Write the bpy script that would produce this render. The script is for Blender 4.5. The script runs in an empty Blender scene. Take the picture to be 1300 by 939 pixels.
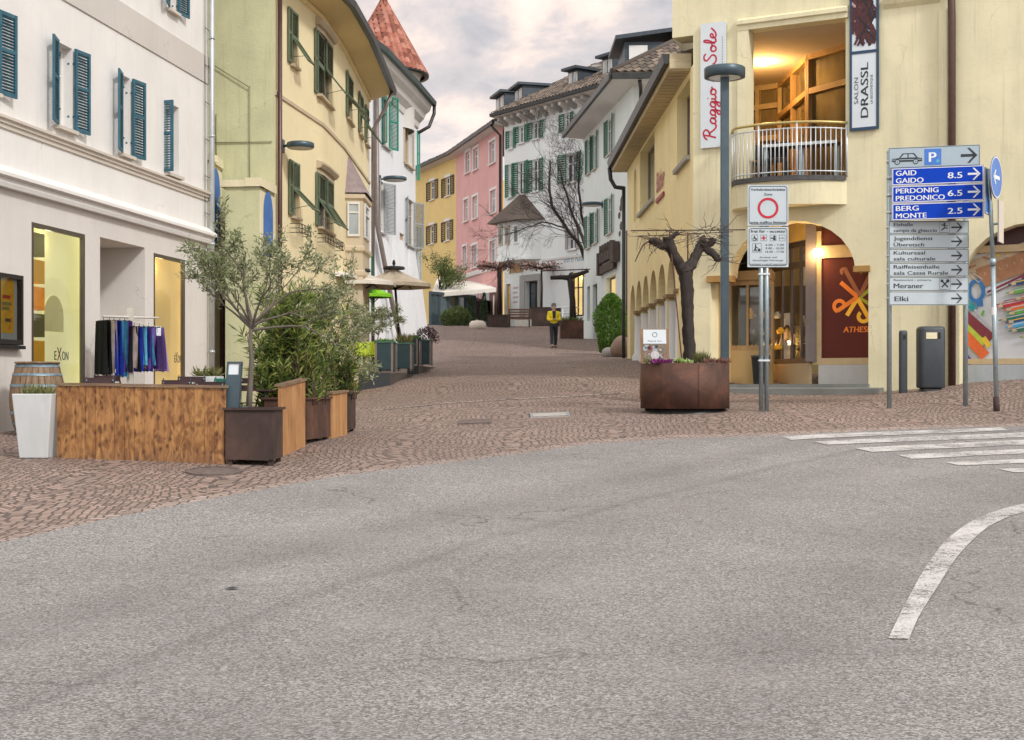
import bpy, bmesh, math, random
import numpy as np
from mathutils import Vector, Matrix
random.seed(11)
rnd = random.random
def ru(a, b): return a + (b - a) * rnd()
R = math.radians
PI = math.pi
scene = bpy.context.scene
COL = scene.collection
K = 1.8            # metres of depth per depth unit (the lens is 1800 px long on a 1300 px frame)
EYE = 1.5
V = Vector

def P(px, py, d):
    """a point of the place that lies d depth units away"""
    return V(((px - 650) * d / 1000, K * d, EYE + (492 - py) * d / 1000))

# ------------------------------------------------------------------ terrain
_cp = [(285,588,9.4),(72,580,9.7),(356,580,10.0),(390,564,10.75),(420,556,11.55),(452,547,12.5),(0,548,11.5),(45,541,12.1),
       (258,520,16),(330,512,16.5),(495,488,19.5),(551,468,24),(650,577,10.5),(870,525,13.1),(703,440,32),(990,556,11),
       (1275,545,11.6),(1180,517,13.5),(1266,520,13.1),(1180,493,15.2),(930,501.5,16.3),(1040,501,16.0),(1118,499,15.7),(1040,504,15.0),(1300,483,15.0),(811,459,23),(797,455,25.2),
       (741,431,36),(785,447,30),(726,430,34),(605,415,40),(560,413,42),(660,415,43),(700,412,43),(420,505,19),(470,470,24),(530,440,32),
       (870,480,17.5)]
_pts = [P(*c) for c in _cp]
_pts += [V(p) for p in [(-9,5,0),(0,5,0),(9,5,0.02),(-4,-8,-.1),(4,-8,-.1),(-12,14,.35),(14,14,.3),(0,13,.27),(0,9,.1),(6,13,.33),(-5,13,.3),(-14,30,1.15),
       (18,24,1.5),(-14,60,3.5),(20,60,3.5),(-14,85,5.2),(16,85,5.2),(0,95,5.8),(-20,8,.1),(20,8,.1)]]
_A = np.array([[p.x, p.y] for p in _pts]); _z = np.array([p.z for p in _pts])
def _phi(r): return np.where(r > 1e-9, r * r * np.log(r + 1e-12), 0)
_n = len(_A)
_D = np.sqrt(((_A[:, None] - _A[None]) ** 2).sum(-1))
_M = np.zeros((_n + 3, _n + 3)); _M[:_n, :_n] = _phi(_D) + np.eye(_n) * 0.6
_M[:_n, _n] = 1; _M[:_n, _n+1:_n+3] = _A; _M[_n, :_n] = 1; _M[_n+1:_n+3, :_n] = _A.T
_w = np.linalg.solve(_M, np.concatenate([_z, np.zeros(3)]))
def gz_arr(X, Y):
    X = np.clip(np.asarray(X, float), -16, 20); Y = np.clip(np.asarray(Y, float), -8, 92)
    r = np.sqrt((X[..., None] - _A[:, 0]) ** 2 + (Y[..., None] - _A[:, 1]) ** 2)
    return (_phi(r) * _w[:_n]).sum(-1) + _w[_n] + _w[_n+1] * X + _w[_n+2] * Y
def gz(x, y): return float(gz_arr(np.array([x]), np.array([y]))[0])
def G(px, py):
    """the ground point seen at a photo position"""
    ys = np.linspace(4, 95, 900)
    xs = (px - 650) / 1800 * ys
    d = EYE + (492 - py) / 1800 * ys - gz_arr(xs, ys)
    k = np.argmax(d < 0)
    if d[k] >= 0: k = len(ys) - 1
    k = max(k, 1)
    t = d[k-1] / (d[k-1] - d[k] + 1e-9)
    y = ys[k-1] + t * (ys[k] - ys[k-1])
    x = (px - 650) / 1800 * y
    return V((x, y, gz(x, y)))
def GP(px, d):
    x = (px - 650) * d / 1000; y = K * d
    return V((x, y, gz(x, y)))

# ------------------------------------------------------------------ mesh builder
class MB:
    def __init__(s): s.v = []; s.f = []; s.mi = []; s.sm = []
    def add(s, vs, fs, m=0, sm=False):
        o = len(s.v); s.v += [V(p) for p in vs]
        for f in fs: s.f.append([i + o for i in f]); s.mi.append(m); s.sm.append(sm)
    def quad(s, a, b, c, d, m=0): s.add([a, b, c, d], [(0,1,2,3)], m)
    def poly(s, pts, m=0): s.add(pts, [tuple(range(len(pts)))], m)
    def obox(s, O, A, B, C, m=0, sm=False):
        """box with corner O and edge vectors A, B, C"""
        O, A, B, C = V(O), V(A), V(B), V(C)
        vs = [O, O+A, O+A+B, O+B, O+C, O+A+C, O+A+B+C, O+B+C]
        s.add(vs, [(0,3,2,1),(4,5,6,7),(0,1,5,4),(1,2,6,5),(2,3,7,6),(3,0,4,7)], m, sm)
    def box(s, c, sz, rz=0, m=0):
        c = V(c); ax = V((math.cos(rz), math.sin(rz), 0)) * sz[0]; ay = V((-math.sin(rz), math.cos(rz), 0)) * sz[1]; az = V((0,0,sz[2]))
        s.obox(c - ax/2 - ay/2 - az/2, ax, ay, az, m)
    def bar(s, a, b, w, h=None, m=0, up=(0,0,1)):
        a, b = V(a), V(b); h = h or w; d = (b - a)
        u = V(up)
        if abs(d.normalized().dot(u)) > .98: u = V((1,0,0))
        sx = d.cross(u).normalized() * w; sy = sx.cross(d).normalized() * h
        s.obox(a - sx/2 - sy/2, sx, sy, d, m)
    def tube(s, pts, rad, n=8, m=0, cap=True, sm=True):
        pts = [V(p) for p in pts]
        if not hasattr(rad, '__len__'): rad = [rad] * len(pts)
        vs = []; pu = None
        for i, p in enumerate(pts):
            d = (pts[min(i+1, len(pts)-1)] - pts[max(i-1, 0)])
            if d.length < 1e-9: d = V((0,0,1))
            d.normalize()
            if pu is None: pu = d.orthogonal().normalized()
            u = (pu - d * pu.dot(d))
            u = u.normalized() if u.length > 1e-6 else d.orthogonal().normalized()
            pu = u; w = d.cross(u)
            for k in range(n):
                a = 2 * PI * k / n
                vs.append(p + (u * math.cos(a) + w * math.sin(a)) * rad[i])
        fs = []
        for i in range(len(pts) - 1):
            for k in range(n):
                fs.append((i*n+k, i*n+(k+1) % n, (i+1)*n+(k+1) % n, (i+1)*n+k))
        s.add(vs, fs, m, sm)
        if cap:
            o = len(s.v) - len(vs)
            s.f.append([o + k for k in range(n)][::-1]); s.mi.append(m); s.sm.append(False)
            s.f.append([o + (len(pts)-1)*n + k for k in range(n)]); s.mi.append(m); s.sm.append(False)
    def lathe(s, c, prof, n=24, m=0, sm=True, a0=0, a1=2*PI):
        c = V(c); full = abs(a1 - a0 - 2*PI) < 1e-6; nn = n if full else n + 1
        vs = []
        for r, z in prof:
            for k in range(nn):
                a = a0 + (a1 - a0) * k / n
                vs.append(c + V((r*math.cos(a), r*math.sin(a), z)))
        fs = []
        for i in range(len(prof) - 1):
            for k in range(n):
                fs.append((i*nn+k, i*nn+(k+1) % nn, (i+1)*nn+(k+1) % nn, (i+1)*nn+k))
        s.add(vs, fs, m, sm)
    def build(s, name, mat, parent=None, bevel=0):
        if not s.f: return None
        off = V((0,0,0))
        if parent is not None:
            q = parent
            while q is not None: off = off + q.location; q = q.parent
        else:
            a = np.array([tuple(p) for p in s.v]); off = V(((a[:,0].min()+a[:,0].max())/2, (a[:,1].min()+a[:,1].max())/2, a[:,2].min()))
        me = bpy.data.meshes.new(name)
        me.from_pydata([tuple(p - off) for p in s.v], [], s.f)
        for m in (mat if isinstance(mat, (list, tuple)) else [mat]): me.materials.append(m)
        me.polygons.foreach_set('material_index', s.mi); me.polygons.foreach_set('use_smooth', s.sm)
        me.update()
        o = bpy.data.objects.new(name, me); COL.objects.link(o)
        if parent is not None: o.parent = parent
        else: o.location = off
        if bevel:
            b = o.modifiers.new('bevel', 'BEVEL'); b.width = bevel; b.segments = 2; b.limit_method = 'ANGLE'; b.angle_limit = R(50)
        return o

def tag(o, label, cat, group=None, kind=None):
    if label: o['label'] = label
    if cat: o['category'] = cat
    if group: o['group'] = group
    if kind: o['kind'] = kind
    return o
def thing(name, label, cat, loc=(0,0,0), group=None):
    o = bpy.data.objects.new(name, None); COL.objects.link(o); o.location = loc; o.empty_display_size = .2
    return tag(o, label, cat, group)
def struct(o): o['kind'] = 'structure'; return o
_kids = {}
def dup(root, loc, rz, label=None, group=None, scale=None):
    r = root.copy(); COL.objects.link(r); r.location = loc; r.rotation_euler = (0, 0, rz)
    if scale: r.scale = scale
    if label: r['label'] = label
    if group: r['group'] = group
    for ch in [o for o in COL.objects if o.parent == root]:
        c = ch.copy(); COL.objects.link(c); c.parent = r
        for g in [o for o in COL.objects if o.parent == ch]:
            e = g.copy(); COL.objects.link(e); e.parent = c
    return r

# ------------------------------------------------------------------ lettering
def text_geo(s, bold=0.0, shear=0.0):
    cu = bpy.data.curves.new('lettering', 'FONT'); cu.body = s; cu.size = 1; cu.offset = bold; cu.shear = shear; cu.resolution_u = 3
    ob = bpy.data.objects.new('lettering', cu)
    me = bpy.data.meshes.new_from_object(ob)
    vs = [tuple(v.co) for v in me.vertices]; fs = [tuple(p.vertices) for p in me.polygons]
    bpy.data.objects.remove(ob); bpy.data.curves.remove(cu); bpy.data.meshes.remove(me)
    return vs, fs
def put_text(mb, s, O, A, B, h, w=None, m=0, bold=0.0, shear=0.0, align='l'):
    """lettering with its lower left at O, running along A, up along B; h = cap height, w = total width"""
    vs, fs = text_geo(s, 0, shear)
    if not vs: return
    A, B, O = V(A).normalized(), V(B).normalized(), V(O)
    x0 = min(v[0] for v in vs); x1 = max(v[0] for v in vs)
    sc = h / .73; sx = sc if w is None else w / (x1 - x0)
    tot = (x1 - x0) * sx
    sh = {'l': 0, 'c': -tot/2, 'r': -tot}[align]
    N = A.cross(B); ks = [(0, 0)] if bold <= 0 else [(-1, 0), (1, .0004)]
    for k, dz in ks: mb.add([O + N*dz + A * ((v[0]-x0)*sx + sh + k*h*.035) + B * (v[1]*sc) for v in vs], fs, m)
def stroke(mb, pts, w, m=0, N=V((0,-1,0))):
    """flat painted stroke through 3-D points"""
    pts = [V(p) for p in pts]
    L = []; Rr = []
    for i, p in enumerate(pts):
        d = (pts[min(i+1, len(pts)-1)] - pts[max(i-1,0)]).normalized(); s = d.cross(N).normalized() * (w/2)
        L.append(p + s); Rr.append(p - s)
    for i in range(len(pts)-1): mb.quad(L[i], L[i+1], Rr[i+1], Rr[i], m)
def disc(mb, O, A, B, r0, r1, n=24, m=0, a0=0, a1=2*PI):
    O, A, B = V(O), V(A), V(B)
    for k in range(n):
        a = a0 + (a1-a0)*k/n; b = a0 + (a1-a0)*(k+1)/n
        pa = A*math.cos(a)+B*math.sin(a); pb = A*math.cos(b)+B*math.sin(b)
        if r0 <= 0: mb.add([O, O+pa*r1, O+pb*r1], [(0,1,2)], m)
        else: mb.quad(O+pa*r0, O+pa*r1, O+pb*r1, O+pb*r0, m)

# ------------------------------------------------------------------ facades
class Facade:
    """vertical wall that runs along a plan polyline, listed left to right as seen"""
    def __init__(s, pts):
        s.p = [V((a, b)) for a, b in pts]; s.c = [0]
        for i in range(len(s.p)-1): s.c.append(s.c[-1] + (s.p[i+1]-s.p[i]).length)
        s.L = s.c[-1]
    def seg(s, u):
        for i in range(len(s.p)-2):
            if u < s.c[i+1]: return i
        return len(s.p)-2
    def fr(s, u):
        i = s.seg(u); t = (s.p[i+1]-s.p[i]).normalized(); q = s.p[i] + t*(u - s.c[i])
        return q, V((t.x, t.y, 0)), V((t.y, -t.x, 0))
    def at(s, u, z, off=0):
        q, t, n = s.fr(u); return V((q.x + n.x*off, q.y + n.y*off, z))
    def u(s, px):
        k = (px - 650) / 1800; best = None
        for i in range(len(s.p)-1):
            a, b = s.p[i], s.p[i+1]; den = (b.x-a.x) - k*(b.y-a.y)
            if abs(den) < 1e-9: continue
            t = (k*a.y - a.x) / den
            lo = -9 if i == 0 else 0; hi = 9 if i == len(s.p)-2 else 1
            if lo <= t <= hi:
                u = s.c[i] + t*(s.c[i+1]-s.c[i])
                if best is None or abs(t-.5) < best[0]: best = (abs(t-.5), u)
        return best[1]
    def z(s, px, py):
        q = s.fr(s.u(px))[0]; return EYE + (492-py)/1800*q.y
    def pt(s, px, py, off=0): return s.at(s.u(px), s.z(px, py), off)
    def rect(s, x0, x1, y0, y1):
        xc = (x0+x1)/2
        return s.u(x0), s.u(x1), s.z(xc, y1), s.z(xc, y0)
    def cuts(s, u0, u1, step=None):
        L = [u0] + [c for c in s.c if u0+1e-4 < c < u1-1e-4] + [u1]
        return L
def fprism(mb, F, u0, u1, prof, m=0, cap=True):
    """profile [(off, z)] swept along the facade"""
    us = F.cuts(u0, u1); n = len(prof); vs = []
    for u in us:
        for o, z in prof: vs.append(F.at(u, z, o))
    fs = []
    for i in range(len(us)-1):
        for k in range(n): fs.append((i*n+k, i*n+(k+1) % n, (i+1)*n+(k+1) % n, (i+1)*n+k))
    if cap: fs.append(tuple(range(n))[::-1]); fs.append(tuple((len(us)-1)*n+k for k in range(n)))
    mb.add(vs, fs, m)
def fbox(mb, F, u0, u1, z0, z1, o0, o1, m=0): fprism(mb, F, u0, u1, [(o0,z0),(o1,z0),(o1,z1),(o0,z1)], m)
def wall(mb, F, u0, u1, z0, z1, ops, m=0, mr=None):
    """wall sheet with openings: dicts u0,u1,z0,z1, depth, arch(rise)"""
    mr = m if mr is None else mr
    us = set([u0, u1] + [c for c in F.c if u0 < c < u1]); zs = {z0, z1}
    for o in ops:
        us |= {max(u0, o['u0']), min(u1, o['u1'])}; zs |= {max(z0, o['z0']), min(z1, o['z1'])}
    us = sorted(us); zs = sorted(zs)
    for i in range(len(us)-1):
        for j in range(len(zs)-1):
            a, b, c, d = us[i], us[i+1], zs[j], zs[j+1]
            if b-a < 1e-5 or d-c < 1e-5: continue
            uc, zc = (a+b)/2, (c+d)/2
            if any(o['u0'] < uc < o['u1'] and o['z0'] < zc < o['z1'] for o in ops): continue
            mb.quad(F.at(a, c), F.at(b, c), F.at(b, d), F.at(a, d), m)
    for o in ops:
        a, b, c, d, dp = o['u0'], o['u1'], o['z0'], o['z1'], o.get('depth', .2); ar = o.get('arch', 0)
        sp = d - ar
        def I(u, z):                          # set straight back along the normal at the opening's middle
            n = F.fr((a+b)/2)[2]; return F.at(u, z) - n*dp
        mb.quad(F.at(a, c), F.at(a, sp), I(a, sp), I(a, c), mr)
        mb.quad(F.at(b, sp), F.at(b, c), I(b, c), I(b, sp), mr)
        if c > z0 + .01 and not o.get('nobot'): mb.quad(F.at(b, c), F.at(a, c), I(a, c), I(b, c), mr)
        if not ar and not o.get('notop'): mb.quad(F.at(a, d), F.at(b, d), I(b, d), I(a, d), mr)
        elif ar:
            N = 14; w = (b-a)/2; um = (a+b)/2
            pts = [(um - w*math.cos(PI*k/N), sp + ar*math.sin(PI*k/N)) for k in range(N+1)]
            for k in range(N):
                (x0, y0), (x1, y1) = pts[k], pts[k+1]
                mb.quad(F.at(x0, y0), F.at(x1, y1), I(x1, y1), I(x0, y0), mr)
                mb.quad(F.at(x0, y0), F.at(x0, d), F.at(x1, d), F.at(x1, y1), m)
def op(F, x0, x1, y0, y1, depth=.2, arch=0):
    u0, u1, z0, z1 = F.rect(x0, x1, y0, y1)
    return dict(u0=u0, u1=u1, z0=z0, z1=z1, depth=depth, arch=arch)
def window(F, parent, o, mf, mg, fw=.06, mull=1, bars=1, sill=None, sill_mat=None, inset=None, name='window', sillw=.06):
    """frame set back in an opening, with its panes"""
    dp = inset if inset is not None else o['depth']-.05
    a, b, c, d = o['u0'], o['u1'], o['z0'], o['z1']
    um = (a+b)/2; q, t, n = F.fr(um)
    def X(u, z, off=0): return F.at(um, z, -dp+off) + t*(u-um)
    def fb(mb, a0, a1, z0, z1, h=.05): mb.obox(X(a0, z0), t*(a1-a0), n*h, V((0,0,z1-z0)))
    f = MB()
    fb(f, a, a+fw, c, d); fb(f, b-fw, b, c, d); fb(f, a+fw, b-fw, c, c+fw); fb(f, a+fw, b-fw, d-fw, d)
    for k in range(mull):
        u = a + (b-a)*(k+1)/(mull+1); fb(f, u-fw/2, u+fw/2, c+fw, d-fw, .045)
    for k in range(bars):
        z = c + (d-c)*(k+1)/(bars+1) if bars > 1 else c + (d-c)*.66
        fb(f, a+fw, b-fw, z-fw*.3, z+fw*.3, .04)
    fr = f.build(name, mf, parent)
    g = MB(); g.quad(X(a+.01, c+.01, .018), X(b-.01, c+.01, .018), X(b-.01, d-.01, .018), X(a+.01, d-.01, .018))
    g.build('pane', mg, fr)
    if sill:
        sm = MB(); sm.obox(F.at(um, c-sillw, -dp) + t*(a-.05-um), t*(b-a+.1), n*(dp+sill), V((0,0,sillw-.003)))
        sm.build('sill', sill_mat or mf, fr)
    return fr
def louvre(mb, O, A, B, w, h, th=.035, fr=.055, pitch=.05, mid=True):
    """louvred shutter leaf: O corner, A width direction, B height direction"""
    A, B = V(A).normalized(), V(B).normalized(); N = A.cross(B).normalized(); O = V(O)
    mb.obox(O, A*fr, B*h, N*th); mb.obox(O+A*(w-fr), A*fr, B*h, N*th)
    rails = [0, h-fr] + ([h*.52] if mid else [])
    for r in rails: mb.obox(O+A*fr+B*r+N*.002, A*(w-2*fr), B*fr, N*(th-.004))
    n = max(3, int(h/pitch))
    for k in range(n):
        z = fr + (h-2*fr)*(k+.5)/n
        p = O + A*fr + B*z + N*(th/2); sl = (B*.75 - N*.66)
        e = sl.normalized()*(pitch*.62); nn = A.cross(sl).normalized()*.006
        mb.obox(p - e/2 - nn/2, A*(w-2*fr), e, nn)
def shutter(F, parent, o, side, ang, mat, w=None, mid=True, off=.03, label=None, h0=0, h1=0, pitch=.05):
    a, b, c, d = o['u0'], o['u1'], o['z0'], o['z1']; w = w or (b-a)/2
    u = a if side < 0 else b; q, t, n = F.fr(u)
    A = (t*(-side))*math.cos(R(ang)) + n*math.sin(R(ang))
    O = F.at(u, c-h0, off)
    mb = MB()
    if side < 0: louvre(mb, O, A, V((0,0,1)), w, d-c+h0+h1, mid=mid, pitch=pitch)
    else: louvre(mb, O + A*w, -A, V((0,0,1)), w, d-c+h0+h1, mid=mid, pitch=pitch)
    # hinge straps
    for zz in (.18, .82):
        z = c + (d-c)*zz; mb.bar(F.at(u, z, -.08), F.at(u, z, off+.02) + A*.05, .018, .03)
    s = mb.build('shutter', mat, parent)
    if label: s['label'] = label
    return s
# ------------------------------------------------------------------ materials
def _nt(name):
    m = bpy.data.materials.new(name); m.use_nodes = True; nt = m.node_tree; nt.nodes.clear()
    out = nt.nodes.new('ShaderNodeOutputMaterial'); b = nt.nodes.new('ShaderNodeBsdfPrincipled')
    nt.links.new(b.outputs[0], out.inputs[0]); return m, nt, b, out
def nd(nt, typ, ins=None, **kw):
    n = nt.nodes.new(typ)
    for k, v in kw.items(): setattr(n, k, v)
    for k, v in (ins or {}).items():
        s = n.inputs[k]
        if isinstance(v, bpy.types.NodeSocket): nt.links.new(v, s)
        else: s.default_value = v
    return n
def c4(c): return (c[0], c[1], c[2], 1)
def pos(nt, scale=(1,1,1), rot=(0,0,0)):
    g = nd(nt, 'ShaderNodeNewGeometry')
    return nd(nt, 'ShaderNodeMapping', {0: g.outputs['Position'], 'Scale': scale, 'Rotation': rot}).outputs[0]
def objpos(nt, scale=(1,1,1), rot=(0,0,0)):
    g = nd(nt, 'ShaderNodeTexCoord')
    return nd(nt, 'ShaderNodeMapping', {0: g.outputs['Object'], 'Scale': scale, 'Rotation': rot}).outputs[0]
def noise(nt, vec, scale, detail=4, rough=.55, dist=0):
    return nd(nt, 'ShaderNodeTexNoise', {'Vector': vec, 'Scale': scale, 'Detail': detail, 'Roughness': rough, 'Distortion': dist}).outputs['Fac']
def ramp(nt, fac, stops, interp='LINEAR'):
    r = nd(nt, 'ShaderNodeValToRGB', {0: fac}); e = r.color_ramp.elements; r.color_ramp.interpolation = interp
    while len(e) > len(stops): e.remove(e[-1])
    while len(e) < len(stops): e.new(.5)
    for k, (p, c) in enumerate(stops): e[k].position = p; e[k].color = c4(c) if len(c) == 3 else c
    return r.outputs[0]
def mixc(nt, fac, a, b, mode='MIX'):
    n = nd(nt, 'ShaderNodeMix', data_type='RGBA', blend_type=mode)
    for s, v in ((n.inputs[0], fac), (n.inputs[6], a), (n.inputs[7], b)):
        if isinstance(v, bpy.types.NodeSocket): nt.links.new(v, s)
        elif isinstance(v, (int, float)): s.default_value = v
        else: s.default_value = c4(v)
    return n.outputs[2]
def math_(nt, o, a, b=0.0, c=0.0): return nd(nt, 'ShaderNodeMath', {0: a, 1: b, 2: c}, operation=o).outputs[0]
def bump(nt, b, h, strength=.3, dist=.01):
    nd_ = nd(nt, 'ShaderNodeBump', {'Height': h, 'Strength': strength, 'Distance': dist}); nt.links.new(nd_.outputs[0], b.inputs['Normal'])
def mul(c, k): return tuple(min(1, x*k) for x in c)

def plaster(name, col, var=.12, stain=.25, bs=.35, dirt=(.30,.26,.20)):
    m, nt, b, o = _nt(name); p = pos(nt)
    n1 = noise(nt, p, .9, 5, .6, .4); n2 = noise(nt, pos(nt, (2.2,2.2,.25)), 1.6, 4, .6); n3 = noise(nt, p, 28, 3, .6); n4 = noise(nt, pos(nt, (5,5,.22)), 2.4, 5, .65); n5 = noise(nt, p, 5, 5, .7, .6)
    c = ramp(nt, n1, [(.3, mul(col, 1-var)), (.7, mul(col, 1+var*.5))])
    dk = tuple(col[i]*.55+dirt[i]*.25 for i in range(3))
    c = mixc(nt, ramp(nt, n2, [(.5, (0,0,0)), (.78, (stain,)*3)]), c, dk)
    c = mixc(nt, ramp(nt, n4, [(.56, (0,0,0)), (.74, (stain*1.3,)*3)]), c, dk)
    c = mixc(nt, ramp(nt, n5, [(.56, (0,0,0)), (.70, (stain*.9,)*3)]), c, mul(col, .74))
    cr = nd(nt, 'ShaderNodeTexVoronoi', {'Vector': nd(nt, 'ShaderNodeVectorMath', {0: p, 1: nd(nt, 'ShaderNodeTexNoise', {'Vector': p, 'Scale': 1.4, 'Detail': 6}).outputs['Color']}, operation='ADD').outputs[0], 'Scale': .35}, feature='DISTANCE_TO_EDGE')
    ck = math_(nt, 'MULTIPLY', ramp(nt, cr.outputs['Distance'], [(.0, (1,1,1)), (.004, (0,0,0))]), ramp(nt, n1, [(.52, (0,0,0)), (.62, (.45,.45,.45))]))
    c = mixc(nt, ck, c, mul(col, .45))
    nt.links.new(c, b.inputs['Base Color']); b.inputs['Roughness'].default_value = .9
    h = math_(nt, 'ADD', math_(nt, 'MULTIPLY', n1, 1.2), math_(nt, 'ADD', math_(nt, 'MULTIPLY', n3, .35), math_(nt, 'MULTIPLY', n5, .35)))
    bump(nt, b, h, bs, .02); return m
def flat(name, col, rough=.5, metal=0, var=.08, sc=6, bs=0.0, spec=.5):
    m, nt, b, o = _nt(name); n = noise(nt, pos(nt), sc, 4, .6)
    nt.links.new(ramp(nt, n, [(.3, mul(col, 1-var)), (.7, mul(col, 1+var))]), b.inputs['Base Color'])
    b.inputs['Roughness'].default_value = rough; b.inputs['Metallic'].default_value = metal; b.inputs['Specular IOR Level'].default_value = spec
    if bs: bump(nt, b, noise(nt, pos(nt), sc*6, 3), bs, .004)
    return m
def emit(name, col, s):
    m, nt, b, o = _nt(name); e = nd(nt, 'ShaderNodeEmission', {0: c4(col), 1: s}); nt.links.new(e.outputs[0], o.inputs[0]); return m
def glow(name, col, s, sc=2.0, var=.5):
    """a lit surface behind glass: diffuse colour plus a little uneven light of its own"""
    m, nt, b, o = _nt(name); n = noise(nt, pos(nt), sc, 3, .5)
    c = ramp(nt, n, [(.3, mul(col, 1-var)), (.75, mul(col, 1.1))])
    nt.links.new(c, b.inputs['Base Color']); nt.links.new(c, b.inputs['Emission Color']); b.inputs['Emission Strength'].default_value = s
    b.inputs['Roughness'].default_value = .8; return m
def darkglass(name, col=(.035,.045,.05), rough=.06, curtain=None):
    m, nt, b, o = _nt(name); n = noise(nt, pos(nt, (1,1,.4)), 1.3, 3, .5)
    c2 = curtain or mul(col, 3)
    nt.links.new(ramp(nt, n, [(.4, col), (.68, c2)]), b.inputs['Base Color']); b.inputs['Roughness'].default_value = rough
    b.inputs['Specular IOR Level'].default_value = .9
    bump(nt, b, noise(nt, pos(nt), 1.1, 2), .05, .02); return m
def clearglass(name, refl=.1, tint=(.97,.98,.97)):
    m, nt, b, o = _nt(name)
    lw = nd(nt, 'ShaderNodeFresnel', {'IOR': 1.45}); f = math_(nt, 'ADD', math_(nt, 'MULTIPLY', lw.outputs[0], .8), refl*.4)
    t = nd(nt, 'ShaderNodeBsdfTransparent', {0: c4(tint)}); g = nd(nt, 'ShaderNodeBsdfGlossy', {'Roughness': .03, 0: (.9,.95,1,1)})
    mx = nd(nt, 'ShaderNodeMixShader', {0: f}); nt.links.new(t.outputs[0], mx.inputs[1]); nt.links.new(g.outputs[0], mx.inputs[2])
    nt.links.new(mx.outputs[0], o.inputs[0]); return m
def wood(name, c1, c2, axis='z', rough=.6, sc=9, knots=False):
    m, nt, b, o = _nt(name)
    s = {'z': (1,1,.09), 'x': (.09,1,1), 'y': (1,.09,1)}[axis]
    p = pos(nt, s); n = noise(nt, p, sc, 6, .65, 1.6); n2 = noise(nt, pos(nt), 3.5, 3)
    c = ramp(nt, n, [(.32, c1), (.5, tuple((c1[i]+c2[i])/2 for i in range(3))), (.68, c2)])
    c = mixc(nt, math_(nt, 'MULTIPLY', n2, .5), c, mul(c1, .55))
    if knots:
        # blotchy orange timber full of dark knots
        kp = nd(nt, 'ShaderNodeMapping', {0: nd(nt, 'ShaderNodeNewGeometry').outputs['Position'], 'Scale': (1, 1, .6)}).outputs[0]
        dn = nd(nt, 'ShaderNodeTexNoise', {'Vector': kp, 'Scale': 7.0, 'Detail': 3})
        off = nd(nt, 'ShaderNodeVectorMath', {0: dn.outputs['Color'], 1: (.10,.10,.10)}, operation='MULTIPLY')
        ad = nd(nt, 'ShaderNodeVectorMath', {0: kp, 1: off.outputs[0]}, operation='ADD')
        vo = nd(nt, 'ShaderNodeTexVoronoi', {'Vector': ad.outputs[0], 'Scale': 13.0, 'Randomness': 1.0}); 
        k = ramp(nt, vo.outputs['Distance'], [(.10, (1,1,1)), (.24, (.55,.55,.55)), (.44, (0,0,0))])
        bl = ramp(nt, noise(nt, pos(nt, (1,1,.42)), 8, 5, .7, 1.6), [(.43, (0,0,0)), (.60, (.9,.9,.9))])
        c = mixc(nt, bl, c, (.19,.075,.024)); c = mixc(nt, k, c, (.10,.035,.012))
        # weathered grey foot and end
        sep = nd(nt, 'ShaderNodeSeparateXYZ', {0: pos(nt)})
        ft = nd(nt, 'ShaderNodeMapRange', {0: sep.outputs[2], 1: .50, 2: .82, 3: .75, 4: 0})
        c = mixc(nt, math_(nt, 'MULTIPLY', ft.outputs[0], noise(nt, pos(nt, (1,1,.3)), 5, 4)), c, (.14,.10,.08))
    ri = nd(nt, 'ShaderNodeNewGeometry').outputs['Random Per Island']; c = mixc(nt, math_(nt, 'MULTIPLY', ri, .22), c, mul(c1, .75))
    nt.links.new(c, b.inputs['Base Color']); b.inputs['Roughness'].default_value = rough; bump(nt, b, n, .25, .004); return m
def rust(name, c1=(.10,.045,.028), c2=(.22,.09,.05), k=(.045,.022,.018)):
    m, nt, b, o = _nt(name); n = noise(nt, pos(nt), 2.2, 7, .65, .6); n2 = noise(nt, pos(nt, (6,6,.5)), 1.5, 4); n3 = noise(nt, pos(nt), 60, 2)
    c = ramp(nt, n, [(.3, k), (.5, c1), (.72, c2)]); c = mixc(nt, math_(nt, 'MULTIPLY', n2, .55), c, k)
    nt.links.new(c, b.inputs['Base Color']); b.inputs['Roughness'].default_value = .75; bump(nt, b, n3, .15, .002); return m
def leaf(name, cs, trans=.25, rough=.5):
    m, nt, b, o = _nt(name); g = nd(nt, 'ShaderNodeNewGeometry')
    n = noise(nt, pos(nt), 2.4, 2)
    f = math_(nt, 'ADD', math_(nt, 'MULTIPLY', g.outputs['Random Per Island'], .7), math_(nt, 'MULTIPLY', n, .4))
    st = [(k/(len(cs)-1)*.8+.1, c) for k, c in enumerate(cs)]
    c = ramp(nt, f, st); nt.links.new(c, b.inputs['Base Color']); b.inputs['Roughness'].default_value = rough
    t = nd(nt, 'ShaderNodeBsdfTranslucent', {0: c}); mx = nd(nt, 'ShaderNodeMixShader', {0: trans})
    nt.links.new(b.outputs[0], mx.inputs[1]); nt.links.new(t.outputs[0], mx.inputs[2]); nt.links.new(mx.outputs[0], o.inputs[0]); return m
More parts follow.
